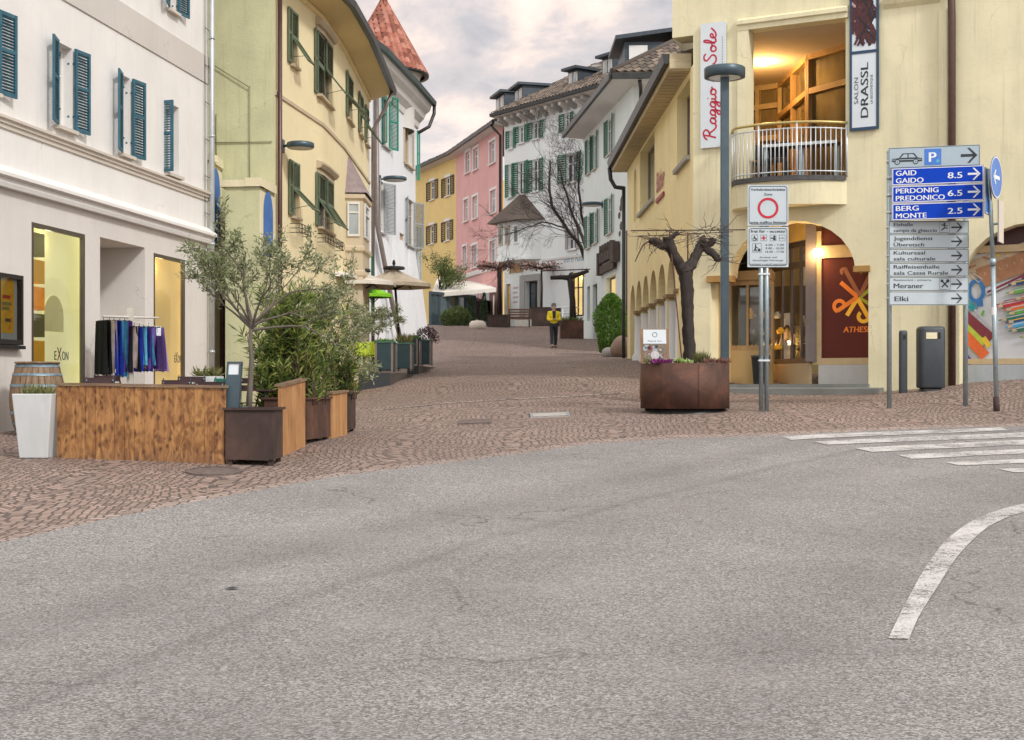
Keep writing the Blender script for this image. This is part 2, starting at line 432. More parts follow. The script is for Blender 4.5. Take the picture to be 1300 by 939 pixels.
def tiles(name, c1, c2, c3, moss=(.09,.085,.06)):
    m, nt, b, o = _nt(name); g = nd(nt, 'ShaderNodeNewGeometry'); n = noise(nt, pos(nt), 1.3, 4); n2 = noise(nt, pos(nt), 14, 3)
    f = math_(nt, 'ADD', math_(nt, 'MULTIPLY', g.outputs['Random Per Island'], .75), math_(nt, 'MULTIPLY', n2, .3))
    c = ramp(nt, f, [(.15, c1), (.5, c2), (.9, c3)]); c = mixc(nt, ramp(nt, n, [(.5, (0,0,0)), (.75, (.6,.6,.6))]), c, moss)
    nt.links.new(c, b.inputs['Base Color']); b.inputs['Roughness'].default_value = .85; return m

def cobble_mat(name, arcs=True, c_lo=(.165,.115,.092), c_hi=(.48,.365,.31), joint=(.105,.08,.066), W=1.6, bw=.082):
    m, nt, b, o = _nt(name); sep = nd(nt, 'ShaderNodeSeparateXYZ', {0: pos(nt)}); x, y = sep.outputs[0], sep.outputs[1]
    wob = noise(nt, pos(nt), 2.2, 3)
    if arcs:
        fx = math_(nt, 'SUBTRACT', math_(nt, 'FRACT', math_(nt, 'DIVIDE', x, W)), .5)
        arc = math_(nt, 'MULTIPLY', math_(nt, 'MULTIPLY', fx, fx), -2.0*W)
        y2 = math_(nt, 'ADD', y, math_(nt, 'MULTIPLY', arc, -.55)); x2 = math_(nt, 'ADD', x, math_(nt, 'MULTIPLY', math_(nt, 'MULTIPLY', arc, fx), .5))
    else: x2, y2 = x, y
    y2 = math_(nt, 'ADD', y2, math_(nt, 'MULTIPLY', wob, .05)); x2 = math_(nt, 'ADD', x2, math_(nt, 'MULTIPLY', wob, .04))
    row = math_(nt, 'FLOOR', math_(nt, 'DIVIDE', y2, .086)); wn = nd(nt, 'ShaderNodeTexWhiteNoise', {'W': row}, noise_dimensions='1D')
    x2 = math_(nt, 'ADD', x2, math_(nt, 'MULTIPLY', wn.outputs['Value'], .8))
    vec = nd(nt, 'ShaderNodeCombineXYZ', {0: x2, 1: y2}).outputs[0]
    br = nd(nt, 'ShaderNodeTexBrick', {'Vector': vec, 'Color1': (0,0,0,1), 'Color2': (1,1,1,1), 'Mortar': (0,0,0,1), 'Scale': 1, 'Mortar Size': .011, 'Mortar Smooth': .35, 'Bias': 0, 'Brick Width': bw, 'Row Height': .086}, offset=0.0)
    n1 = noise(nt, pos(nt), .33, 4); n2 = noise(nt, pos(nt), 38, 4, .65)
    sepb = nd(nt, 'ShaderNodeSeparateColor', {0: br.outputs['Color']})
    f = math_(nt, 'ADD', math_(nt, 'MULTIPLY', sepb.outputs[0], .6), math_(nt, 'MULTIPLY', n2, .4))
    mid = tuple((c_lo[i]*.55+c_hi[i]*.45) for i in range(3))
    c = ramp(nt, f, [(.12, c_lo), (.4, mid), (.62, (c_hi[0]*.82, c_hi[1]*.74, c_hi[2]*.72)), (.88, c_hi)])
    c = mixc(nt, ramp(nt, n1, [(.35, (0,0,0)), (.7, (.45,.45,.45))]), c, mul(c_lo, 1.1))
    c = mixc(nt, br.outputs['Fac'], c, joint)
    nt.links.new(c, b.inputs['Base Color']); b.inputs['Roughness'].default_value = .72
    h = math_(nt, 'SUBTRACT', math_(nt, 'ADD', math_(nt, 'MULTIPLY', n2, .3), math_(nt, 'MULTIPLY', sepb.outputs[0], .25)), br.outputs['Fac'])
    bump(nt, b, h, .9, .02); return m
def asphalt_mat(arcs=()):
    m, nt, b, o = _nt('asphalt'); p = pos(nt)
    vo = nd(nt, 'ShaderNodeTexVoronoi', {'Vector': p, 'Scale': 85.0, 'Randomness': 1}); sp = nd(nt, 'ShaderNodeSeparateColor', {0: vo.outputs['Color']})
    n = noise(nt, p, 130, 4, .75); n1 = noise(nt, p, .35, 5, .55, .5); n5 = noise(nt, p, 6, 4, .6)
    f = math_(nt, 'ADD', math_(nt, 'MULTIPLY', sp.outputs[0], .42), math_(nt, 'MULTIPLY', n, .58))
    c = ramp(nt, f, [(.24, (.09,.083,.077)), (.43, (.218,.205,.193)), (.57, (.328,.310,.296)), (.80, (.60,.58,.555))])
    sep = nd(nt, 'ShaderNodeSeparateXYZ', {0: p})
    # old joints and polished wheel lanes that sweep round the bend: (centre x, y, radius, half width, strength)
    for ax, ay, r0, w, k in arcs:
        dx = math_(nt, 'SUBTRACT', sep.outputs[0], ax); dy = math_(nt, 'SUBTRACT', sep.outputs[1], ay)
        r = math_(nt, 'SQRT', math_(nt, 'ADD', math_(nt, 'MULTIPLY', dx, dx), math_(nt, 'MULTIPLY', dy, dy)))
        r = math_(nt, 'ADD', r, math_(nt, 'MULTIPLY', n1, .5)); e = math_(nt, 'DIVIDE', math_(nt, 'SUBTRACT', r, r0+.25), w)
        g = math_(nt, 'POWER', 2.718, math_(nt, 'MULTIPLY', math_(nt, 'MULTIPLY', e, e), -1.0)); g = math_(nt, 'MULTIPLY', g, math_(nt, 'MULTIPLY', math_(nt, 'ADD', n5, .45), k))
        c = mixc(nt, g, c, (.11,.095,.09))
    c = mixc(nt, ramp(nt, n1, [(.42, (0,0,0)), (.7, (.38,.38,.38))]), c, (.14,.125,.12))
    c = mixc(nt, ramp(nt, noise(nt, p, .8, 3), [(.5, (0,0,0)), (.75, (.22,.22,.22))]), c, (.46,.43,.41))
    spot = ramp(nt, noise(nt, pos(nt, (1.2,1,1)), 2.1, 6, .75, .3), [(.64, (0,0,0)), (.73, (.55,.55,.55))])
    c = mixc(nt, spot, c, (.10,.09,.085))
    cr = nd(nt, 'ShaderNodeTexVoronoi', {'Vector': nd(nt, 'ShaderNodeVectorMath', {0: p, 1: nd(nt, 'ShaderNodeTexNoise', {'Vector': p, 'Scale': 1.6, 'Detail': 5}).outputs['Color']}, operation='ADD').outputs[0], 'Scale': .22}, feature='DISTANCE_TO_EDGE')
    ck = math_(nt, 'MULTIPLY', ramp(nt, cr.outputs['Distance'], [(.0, (1,1,1)), (.0035, (0,0,0))]), ramp(nt, n1, [(.46, (0,0,0)), (.56, (.75,.75,.75))]))
    c = mixc(nt, ck, c, (.06,.052,.05))
    nt.links.new(c, b.inputs['Base Color']); b.inputs['Roughness'].default_value = .88
    bump(nt, b, f, .9, .012); return m
def worn_paint():
    m, nt, b, o = _nt('road_paint'); n = noise(nt, pos(nt), 60, 4, .75); n1 = noise(nt, pos(nt), 2.2, 5, .6); n2 = noise(nt, pos(nt), 14, 5, .7)
    f = math_(nt, 'ADD', math_(nt, 'MULTIPLY', n, .55), math_(nt, 'MULTIPLY', n1, .45))
    c = ramp(nt, f, [(.40, (.33,.31,.295)), (.50, (.50,.48,.46)), (.64, (.63,.61,.585))])
    nt.links.new(c, b.inputs['Base Color']); b.inputs['Roughness'].default_value = .8; bump(nt, b, n, .5, .006)
    # chipped paint lets the aggregate show through
    k = math_(nt, 'ADD', math_(nt, 'MULTIPLY', n, .50), math_(nt, 'ADD', math_(nt, 'MULTIPLY', n2, .35), math_(nt, 'MULTIPLY', n1, .28)))
    mk = ramp(nt, k, [(.485, (0,0,0)), (.56, (1,1,1))]); t = nd(nt, 'ShaderNodeBsdfTransparent'); mx = nd(nt, 'ShaderNodeMixShader', {0: mk})
    nt.links.new(t.outputs[0], mx.inputs[1]); nt.links.new(b.outputs[0], mx.inputs[2]); nt.links.new(mx.outputs[0], o.inputs[0]); return m

M = {}
M['paint_line'] = worn_paint()
M['cobble'] = cobble_mat('cobble'); M['dash'] = cobble_mat('pale_sett', False, (.16,.12,.11), (.78,.70,.64), bw=.13); M['sett'] = cobble_mat('kerb_sett', False, (.24,.175,.145), (.52,.43,.38), bw=.16)
M['wallA'] = plaster('plaster_white', (.785,.765,.735), .06, .14); M['wallA2'] = plaster('plaster_shop', (.69,.655,.615), .06, .14)
M['trimA'] = plaster('trim_beige', (.62,.56,.49), .06, .2); M['bandA'] = plaster('band_grey', (.60,.565,.52), .05, .1)
M['wallB'] = plaster('plaster_cream', (.84,.73,.465), .07, .16); M['wallBg'] = plaster('plaster_sage', (.59,.585,.36), .14, .3, .8)
M['wallBl'] = plaster('plaster_cream_low', (.76,.69,.47), .12, .2, .9)
M['soffB'] = plaster('soffit_cream', (.80,.64,.34), .06, .1); M['trimB'] = plaster('trim_stone', (.56,.46,.33), .1, .25)
M['wallC'] = plaster('plaster_cool_white', (.79,.80,.82), .05, .14); M['trimC'] = plaster('cornice_white', (.72,.70,.66), .06, .2)
M['wallDy'] = plaster('plaster_yellow', (.82,.62,.25), .07, .14); M['wallDp'] = plaster('plaster_pink', (.77,.43,.405), .08, .16)
M['wallDw'] = plaster('plaster_pale', (.82,.86,.84), .05, .12); M['wallE'] = plaster('plaster_mint_white', (.79,.86,.82), .05, .12)
M['wallF'] = plaster('plaster_straw', (.83,.765,.51), .10, .36); M['wallF2'] = plaster('plaster_ochre', (.95,.82,.47), .09, .15)
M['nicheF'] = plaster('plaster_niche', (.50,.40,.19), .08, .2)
M['blue'] = flat('blue_paint', (.06,.17,.46), .7, var=.18, sc=3); M['stone'] = plaster('stone_grey', (.40,.385,.36), .12, .25)
M['marble'] = plaster('marble', (.56,.56,.54), .16, .35, .05)
M['sh_teal'] = flat('shutter_teal', (.028,.115,.165), .5, var=.2, sc=5); M['sh_green'] = flat('shutter_green', (.035,.18,.11), .5, var=.2, sc=5)
M['sh_olive'] = flat('shutter_olive', (.11,.15,.09), .55, var=.22, sc=5); M['sh_brown'] = flat('shutter_brown', (.055,.042,.038), .55, var=.2)
M['sh_emer'] = flat('shutter_emerald', (.02,.24,.17), .5, var=.2); M['sh_grey'] = flat('shutter_grey', (.33,.37,.38), .6, var=.18, sc=12)
M['glass'] = darkglass('window_glass'); M['glass_c'] = darkglass('window_glass_curtain', (.06,.08,.085), .08, (.42,.45,.43))
M['glass_l'] = darkglass('window_glass_light', (.22,.27,.29), .08, (.55,.58,.58)); M['shopglass'] = clearglass('shop_glass', .26)
M['white'] = flat('white_paint', (.78,.77,.74), .5, var=.05); M['offwhite'] = flat('ivory_paint', (.62,.59,.52), .6, var=.07)
M['tan'] = flat('tan_paint', (.56,.43,.24), .55, var=.1); M['darkframe'] = flat('bronze_frame', (.10,.085,.07), .4, .3)
M['roof_br'] = tiles('roof_tiles_brown', (.075,.06,.05), (.15,.115,.09), (.25,.19,.145)); M['roof_red'] = tiles('roof_tiles_red', (.17,.055,.035), (.34,.115,.075), (.46,.21,.15), (.19,.10,.075))
M['tin'] = flat('dark_sheet_metal', (.055,.07,.085), .45, .4, .15); M['gutter'] = flat('gutter_metal', (.05,.052,.05), .4, .6, .2)
M['pipe_br'] = flat('pipe_brown', (.10,.055,.045), .4, .4, .12); M['pipe_lt'] = flat('pipe_zinc', (.52,.55,.56), .4, .5, .1); M['pipe_gr'] = flat('pipe_grey', (.23,.19,.175), .45, .4, .12)
M['anth'] = flat('anthracite_metal', (.07,.105,.128), .42, .3, .12); M['black'] = flat('black_metal', (.02,.02,.022), .45, .2, .2)
M['galv'] = flat('galvanised_steel', (.36,.44,.47), .38, .7, .12, 14); M['steel'] = flat('steel_white', (.66,.70,.72), .35, .3, .06)
M['bin'] = flat('bin_plastic', (.052,.062,.072), .5, 0, .1)
M['fence'] = wood('fence_boards', (.38,.17,.058), (.72,.395,.14), 'z', .55, 9, True); M['fence2'] = wood('fence_boards_plain', (.40,.18,.07), (.74,.42,.18), 'z', .55, 10)
M['fcap'] = wood('fence_cap', (.20,.12,.07), (.36,.25,.16), 'x'); M['chairwood'] = wood('chair_wood', (.040,.017,.02), (.10,.045,.048), 'x', .4)
M['oak'] = wood('barrel_oak', (.17,.11,.065), (.43,.29,.18), 'z', .7); M['hoop'] = flat('barrel_hoop', (.20,.27,.32), .5, .5, .35, 8)
M['logwood'] = wood('beam_wood', (.05,.03,.022), (.13,.08,.055), 'y', .75); M['boardwood'] = wood('easel_wood', (.25,.13,.06), (.42,.24,.11), 'z')
M['soffw'] = wood('soffit_boards', (.55,.44,.26), (.74,.63,.42), 'x', .7); M['ochrewood'] = wood('amber_joinery', (.42,.25,.10), (.62,.41,.19), 'z', .5)
M['rust'] = rust('corten_steel'); M['rust2'] = rust('corten_dark', (.055,.030,.024), (.12,.06,.042), (.025,.016,.014))
M['soil'] = flat('soil', (.05,.035,.025), .95, var=.4, sc=20, bs=.8); M['bark'] = wood('bark_grey', (.10,.085,.068), (.24,.20,.16), 'z', .85, 16)
M['bark_d'] = wood('bark_dark', (.020,.015,.013), (.075,.055,.045), 'z', .85, 14); M['twig'] = flat('twig_bark', (.09,.055,.045), .8, var=.3)
M['l_olive'] = leaf('olive_leaf', [(.05,.075,.025), (.135,.17,.06), (.28,.315,.16), (.46,.47,.31)])
M['l_olean'] = leaf('oleander_leaf', [(.02,.045,.01), (.07,.13,.025), (.20,.27,.05), (.44,.45,.13)])
M['l_box'] = leaf('conifer_leaf', [(.015,.055,.012), (.05,.15,.022), (.15,.31,.045), (.28,.42,.08)])
M['l_con'] = leaf('cypress_leaf', [(.01,.028,.01), (.03,.065,.02), (.07,.11,.035)]); M['l_hedge'] = leaf('hedge_leaf', [(.03,.06,.018), (.08,.14,.035), (.17,.23,.06), (.27,.28,.10)])
M['l_red'] = leaf('dry_red_leaf', [(.10,.045,.035), (.24,.10,.07), (.36,.20,.15)]); M['l_purple'] = leaf('purple_leaf', [(.03,.015,.025), (.09,.035,.06), (.17,.07,.11)])
M['l_mix'] = leaf('shrub_leaf', [(.04,.06,.02), (.12,.15,.05), (.25,.26,.10), (.33,.30,.12)]); M['l_cab'] = leaf('cabbage_leaf', [(.25,.40,.10), (.50,.62,.25), (.75,.80,.50)])
M['l_viola'] = leaf('viola_petal', [(.10,.015,.08), (.26,.03,.20), (.42,.10,.34)])
M['green_box'] = flat('planter_green', (.022,.05,.056), .5, .1, .14); M['green_lid'] = flat('planter_lid', (.05,.14,.10), .5, 0, .2); M['plat'] = flat('deck_black', (.03,.035,.04), .6, 0, .2); M['plat_br'] = wood('deck_edge', (.06,.05,.045), (.13,.105,.09), 'y')
M['canvas'] = flat('canvas_cream', (.80,.70,.55), .85, 0, .08, 4); M['canvas_w'] = flat('canvas_ivory', (.82,.77,.69), .85, 0, .06, 3); M['lime'] = flat('canvas_lime', (.30,.75,.03), .6, 0, .15); M['limechair'] = flat('lime_plastic', (.50,.62,.02), .4, 0, .08)
M['signwhite'] = flat('sign_white', (.50,.565,.60), .4, 0, .04, 3); M['signgrey'] = flat('sign_grey', (.40,.49,.55), .4, 0, .05, 3); M['signblue'] = flat('sign_blue', (.004,.055,.50), .6, 0, .08, 2, 0, .15)
M['signblue2'] = flat('sign_blue_light', (.06,.20,.62), .35, 0, .06); M['ink'] = flat('sign_ink', (.025,.035,.04), .5, 0, .1); M['signred'] = flat('sign_red', (.50,.01,.03), .4, 0, .06); M['letwhite'] = flat('letter_white', (.84,.86,.88), .4, 0, .03)
M['scriptred'] = flat('script_red', (.52,.012,.05), .5, 0, .05); M['wallred'] = flat('letter_crimson', (.36,.03,.05), .5); M['navy'] = flat('navy_frame', (.02,.06,.12), .4); M['bannerw'] = flat('banner_white', (.70,.76,.80), .5, 0, .03, 2)
M['greyprint'] = flat('print_grey', (.36,.40,.43), .6); M['hair_pr'] = flat('print_auburn', (.075,.016,.02), .5, 0, .5, 18); M['skin_pr'] = flat('print_skin', (.72,.52,.46), .6, 0, .08)
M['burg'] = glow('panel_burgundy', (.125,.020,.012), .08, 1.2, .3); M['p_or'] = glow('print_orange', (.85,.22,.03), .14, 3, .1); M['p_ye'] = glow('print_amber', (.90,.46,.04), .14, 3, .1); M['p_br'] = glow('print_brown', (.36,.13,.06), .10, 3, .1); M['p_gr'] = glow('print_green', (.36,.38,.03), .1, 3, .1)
M['signback'] = flat('sign_back', (.30,.33,.35), .5, .3)
M['skin'] = flat('skin', (.52,.32,.24), .55, 0, .06); M['hair'] = flat('hair_grey', (.16,.13,.12), .7, 0, .3, 30); M['yjack'] = flat('jacket_yellow', (.80,.62,.012), .65, 0, .12, 7, .3); M['trous'] = flat('trousers_dark', (.022,.022,.028), .8, 0, .2); M['coat'] = flat('coat_navy', (.03,.038,.055), .8, 0, .2); M['shoe'] = flat('shoe_black', (.015,.015,.015), .5)
M['boulder'] = plaster('boulder', (.36,.27,.215), .2, .3, .8); M['limest'] = plaster('limestone', (.68,.60,.50), .12, .25, .7)
M['whitepot'] = plaster('fibre_white', (.60,.625,.63), .06, .3, .08)
# ------------------------------------------------------------------ ground, road, markings
def grid_sheet(name, xs, ys, dz, mat):
    Xg, Yg = np.meshgrid(xs, ys); Z = gz_arr(Xg, Yg) + dz
    nx, ny = len(xs), len(ys); mb = MB()
    mb.v = [V((Xg[j, i], Yg[j, i], Z[j, i])) for j in range(ny) for i in range(nx)]
    for j in range(ny-1):
        for i in range(nx-1):
            mb.f.append([j*nx+i, j*nx+i+1, (j+1)*nx+i+1, (j+1)*nx+i]); mb.mi.append(0); mb.sm.append(True)
    me = bpy.data.meshes.new(name); me.from_pydata([tuple(p) for p in mb.v], [], mb.f); me.materials.append(mat)
    me.polygons.foreach_set('use_smooth', mb.sm); o = bpy.data.objects.new(name, me); COL.objects.link(o); return struct(o)
xs = np.concatenate([[-400, -120, -50, -28], np.arange(-20, 24.1, .4), [32, 60, 130, 400]])
ys = np.concatenate([[-200, -60, -20], np.arange(-10, 96, .4), [110, 150, 260, 500]])
ground = grid_sheet('pavement', xs, ys, -.004, M['cobble'])

def circ(p, q, r):
    ax, ay, bx_, by_, cx_, cy_ = p.x, p.y, q.x, q.y, r.x, r.y; d = 2*(ax*(by_-cy_)+bx_*(cy_-ay)+cx_*(ay-by_))
    ux = ((ax*ax+ay*ay)*(by_-cy_)+(bx_*bx_+by_*by_)*(cy_-ay)+(cx_*cx_+cy_*cy_)*(ay-by_))/d; uy = ((ax*ax+ay*ay)*(cx_-bx_)+(bx_*bx_+by_*by_)*(ax-cx_)+(cx_*cx_+cy_*cy_)*(bx_-ax))/d
    return ux, uy, math.hypot(ax-ux, ay-uy)
c1 = circ(G(180,838), G(645,679), G(1120,568)); c2 = circ(G(60,790), G(420,690), G(1000,568))
M['asphalt'] = asphalt_mat([(c1[0], c1[1], c1[2], .09, .30), (c1[0], c1[1], c1[2]-.8, .7, .18), (c2[0], c2[1], c2[2], .35, .22), (c1[0], c1[1], c1[2]-3.2, .6, .26)])
bnd_px = [(-330,770),(-160,727),(0,690),(104,666),(208,645),(333,622),(450,602),(560,588.5),(650,577),(754,563),(860,557),(988,553),(1100,547),(1210,543),(1300,541),(1420,537),(1600,533)]
bnd = [G(*p) for p in bnd_px]
bx = np.array([p.x for p in bnd]); by = np.array([p.y for p in bnd])
o_ = np.argsort(bx); bx, by = bx[o_], by[o_]
def road_edge(x): return np.interp(x, bx, by)
xs = np.concatenate([np.linspace(-14, bx[0], 8), np.linspace(bx[0], bx[-1], 70)[1:], np.linspace(bx[-1], 19, 8)[1:]])
mb = MB(); NR = 60
for x in xs:
    ye = float(road_edge(x))
    for k in range(NR+1):
        t = k/NR; y = -9 + (ye+9)*t; mb.v.append(V((x, y, 0)))
zz = gz_arr(np.array([p.x for p in mb.v]), np.array([p.y for p in mb.v]))
for p, z in zip(mb.v, zz): p.z = z + .012
for i in range(len(xs)-1):
    for k in range(NR):
        a = i*(NR+1)+k; mb.f.append([a, a+NR+1, a+NR+2, a+1]); mb.mi.append(0); mb.sm.append(True)
struct(mb.build('road', M['asphalt']))
# row of larger setts along the edge of the asphalt
mb = MB()
xk = np.linspace(-12, 18, 140)
for i in range(len(xk)-1):
    a, b = xk[i], xk[i+1]; ya, yb = float(road_edge(a)), float(road_edge(b))
    q = [(a, ya-.01), (b, yb-.01), (b, yb+.42), (a, ya+.42)]
    mb.quad(*[V((x, y, gz(x, y)+.008)) for x, y in q])
struct(mb.build('kerb_strip', M['sett']))

def drape(name, left, right, n, dz, mat, cat_kind='structure'):
    mb = MB(); m = len(left)
    for i in range(m-1):
        for k in range(n):
            t0, t1 = k/n, (k+1)/n
            A0, B0, A1, B1 = left[i], right[i], left[i+1], right[i+1]
            q = [A0.lerp(B0, t0), A0.lerp(B0, t1), A1.lerp(B1, t1), A1.lerp(B1, t0)]
            mb.quad(*[V((p.x, p.y, gz(p.x, p.y)+dz)) for p in q])
    o = mb.build(name, mat); o['kind'] = cat_kind; return o
st = [((991,554.7),(1270,543.2),(1004,559.4),(1280,546.9)), ((1033,561.5),(1350,547),(1051,565.6),(1350,553.8)), ((1085,569.8),(1380,555),(1108,575),(1380,561.8)),
      ((1139.6,578.6),(1400,566.5),(1158,583.9),(1400,572)), ((1199.5,588),(1420,579.5),(1217.7,592),(1420,585)), ((1267,596.4),(1440,592.3),(1288,601),(1440,598))]
for a, b, c, d in st: drape('crosswalk_stripe', [G(*a), G(*c)], [G(*b), G(*d)], 14, .020, M['paint_line'])
ol = [(917,698),(960,610),(1010,520),(1060,455),(1120,410),(1180,385),(1248,367),(1330,352)]
il = [(968,700),(994,640),(1038,570),(1083,500),(1129,450),(1176,415),(1248,387),(1330,370)]
def smooth_line(pts, n=36):
    P_ = [G(650+x/1.92, 450+y/1.92) for x, y in pts]; t = np.linspace(0, len(P_)-1, n); out = []
    for q in t:
        i = min(int(q), len(P_)-2); f = q-i
        p0, p1, p2, p3 = P_[max(i-1,0)], P_[i], P_[i+1], P_[min(i+2, len(P_)-1)]
        out.append(.5*((2*p1) + (-p0+p2)*f + (2*p0-5*p1+4*p2-p3)*f*f + (-p0+3*p1-3*p2+p3)*f**3))
    return out
drape('road_line', smooth_line(ol), smooth_line(il), 2, .020, M['paint_line'])

# rows of pale stones set across the street
for k, pts in enumerate(([(530,461),(580,460),(640,459.5),(700,459.5),(745,460)], [(470,521),(560,512),(640,507),(720,503),(800,498)])):
    L_ = [G(*p) for p in pts]; a = []; 
    for i in range(len(L_)-1):
        for j in range(12): a.append(L_[i].lerp(L_[i+1], j/12))
    for w_, m_, dz in ((.13, 'dash', .004),):
        mb = MB()
        for i in range(len(a)-1): p, q = a[i], a[i+1]; mb.quad(*[V((x, y, gz(x, y)+dz)) for x, y in ((p.x, p.y), (q.x, q.y), (q.x, q.y+w_), (p.x, p.y+w_))])
        struct(mb.build('paving_row', M['dash']))
# ------------------------------------------------------------------ left white shop building
def lin(p0, p1): return Facade([p0, p1])
def ext(pa, pb, k): return (pa[0]+(pb[0]-pa[0])*k, pa[1]+(pb[1]-pa[1])*k)
FA = lin((-8.70, 7*K), (-6.225, 16.1*K))
bA = thing('shop_building', 'white corner shop building with teal louvred shutters and beige string courses, at the left edge', 'building', (-8, 22, gz(-8, 22)))
zt = FA.z(40, 258); zst = FA.z(100, 184)                      # lower cornice, string course heights
z_c = EYE + 1.0*0
ops = []
W1 = op(FA, 70.5, 91.5, 57, 163, .26); W2 = op(FA, 152, 165, 97, 197, .26); W3 = op(FA, 210, 227, 133, 222, .26); W0 = op(FA, -22, -6, 8, 116, .26)
W4 = op(FA, 212, 223, -40, 14, .26); W1b = op(FA, 70.5, 91.5, -150, -62, .26)
S1 = op(FA, 40, 108, 290, 521, .10); S2 = op(FA, 127, 184, 308, 505, 1.1); S3 = op(FA, 195, 235, 326, 500, .10)
zz0 = min(S1['z0'], S3['z0']); 
zg = gz(-7, 24)
S1['z0'] = zg + .28; S3['z0'] = zg + .30; S2['z0'] = zg - .3
top = 12.6; zsplit = FA.z(130, 258)
# heights taken once so that the courses run level
zs1 = FA.z(129, 195.2); zband = FA.z(129, 29); zcor = FA.z(129, 257)
w = MB(); wall(w, FA, 0, FA.L, zcor, top, [W1, W2, W3, W0, W4, W1b])
e = FA.at(FA.L, 0); nrm = FA.fr(1)[2]
w.quad(FA.at(FA.L, zg-1), FA.at(FA.L, zg-1, -9), FA.at(FA.L, top, -9), FA.at(FA.L, top))
w.quad(FA.at(0, zg-1, -9), FA.at(0, zg-1), FA.at(0, top), FA.at(0, top, -9))
w.quad(FA.at(FA.L, zg-1, -9), FA.at(0, zg-1, -9), FA.at(0, top, -9), FA.at(FA.L, top, -9))
w.build('wall', M['wallA'], bA)
w = MB(); wall(w, FA, 0, FA.L, zg-1, zcor, [S1, S2, S3]); w.build('shop_wall', M['wallA2'], bA)
t = MB()
fprism(t, FA, 0, FA.L+.05, [(-.01,zs1-.17),(.03,zs1-.17),(.03,zs1-.11),(.06,zs1-.10),(.06,zs1-.05),(.10,zs1-.04),(.10,zs1),(-.01,zs1+.02)])
t.build('string_course', M['trimA'], bA)
t = MB(); fprism(t, FA, 0, FA.L+.05, [(-.01,zcor-.22),(.10,zcor-.22),(.12,zcor-.16),(.12,zcor-.10),(.19,zcor-.07),(.19,zcor-.02),(.05,zcor+.10),(-.01,zcor+.10)])
t.build('cornice', M['wallA'], bA)
t = MB(); fprism(t, FA, 0, FA.L, [(-.01,zband),(.025,zband),(.025,zband+.55),(-.01,zband+.55)]); t.build('upper_band', M['bandA'], bA)
t = MB(); fprism(t, FA, -.6, FA.L+.5, [(-.3,top),(.7,top),(.7,top+.2),(-9.5,top+4),(-9.5,top)]); t.build('roof', M['roof_br'], bA)
for o in (W1, W2, W3, W0, W4, W1b):
    window(FA, bA, o, M['white'], M['glass_c'], .05, 1, 1, sill=.10, sill_mat=M['trimA'])
    sw = (o['u1']-o['u0'])*.72 if o is not W3 else .30
    if o is W3: shutter(FA, bA, o, -1, 100, M['sh_teal'], .42, off=-.22)
    else:
        shutter(FA, bA, o, -1, 164, M['sh_teal'], .42, off=.07); shutter(FA, bA, o, 1, 172, M['sh_teal'], .42, off=.07)
def shopwin(F, o, mf, fw=.07, mull=0):
    window(F, bA, o, mf, M['shopglass'], fw, mull, 0, name='shop_window')
shopwin(FA, S1, M['darkframe']); shopwin(FA, S3, M['darkframe'])
def inner(F, u0, u1, z0, z1, d0, d1, mats, name, parent, slant=0):
    """shallow lit display room behind a shop window: back, sides, ceiling, floor"""
    mb = MB()
    q = lambda u, z, d: F.at(u, z, -d)
    mb.quad(q(u0, z0, d1), q(u1, z0, d1-slant), q(u1, z1, d1-slant), q(u0, z1, d1), 0)
    mb.quad(q(u0, z0, d0), q(u0, z0, d1), q(u0, z1, d1), q(u0, z1, d0), 0); mb.quad(q(u1, z0, d1-slant), q(u1, z0, d0), q(u1, z1, d0), q(u1, z1, d1-slant), 0)
    mb.quad(q(u0, z1, d0), q(u0, z1, d1), q(u1, z1, d1-slant), q(u1, z1, d0), 1); mb.quad(q(u0, z0, d0), q(u1, z0, d0), q(u1, z0, d1-slant), q(u0, z0, d1), 1)
    return mb.build(name, mats, parent)
M['g_lime'] = glow('display_lime', (.83,.80,.42), .62, .55, .18); M['g_amber'] = glow('display_amber', (.92,.66,.26), .60, .8, .28); M['g_wh'] = glow('display_ceiling', (.85,.75,.5), .35, 2, .2)
M['g_or'] = glow('display_orange', (.85,.30,.04), .5, 3, .4)
inner(FA, S1['u0']-.2, S1['u1']+.42, S1['z0'], S1['z1']+.15, .12, .33, [M['g_lime'], M['g_wh']], 'display_room', bA, .02)
inner(FA, S3['u0']-.1, S3['u1']+.5, S3['z0'], S3['z1']+.1, .12, .38, [M['g_amber'], M['g_wh']], 'display_room', bA, .1)
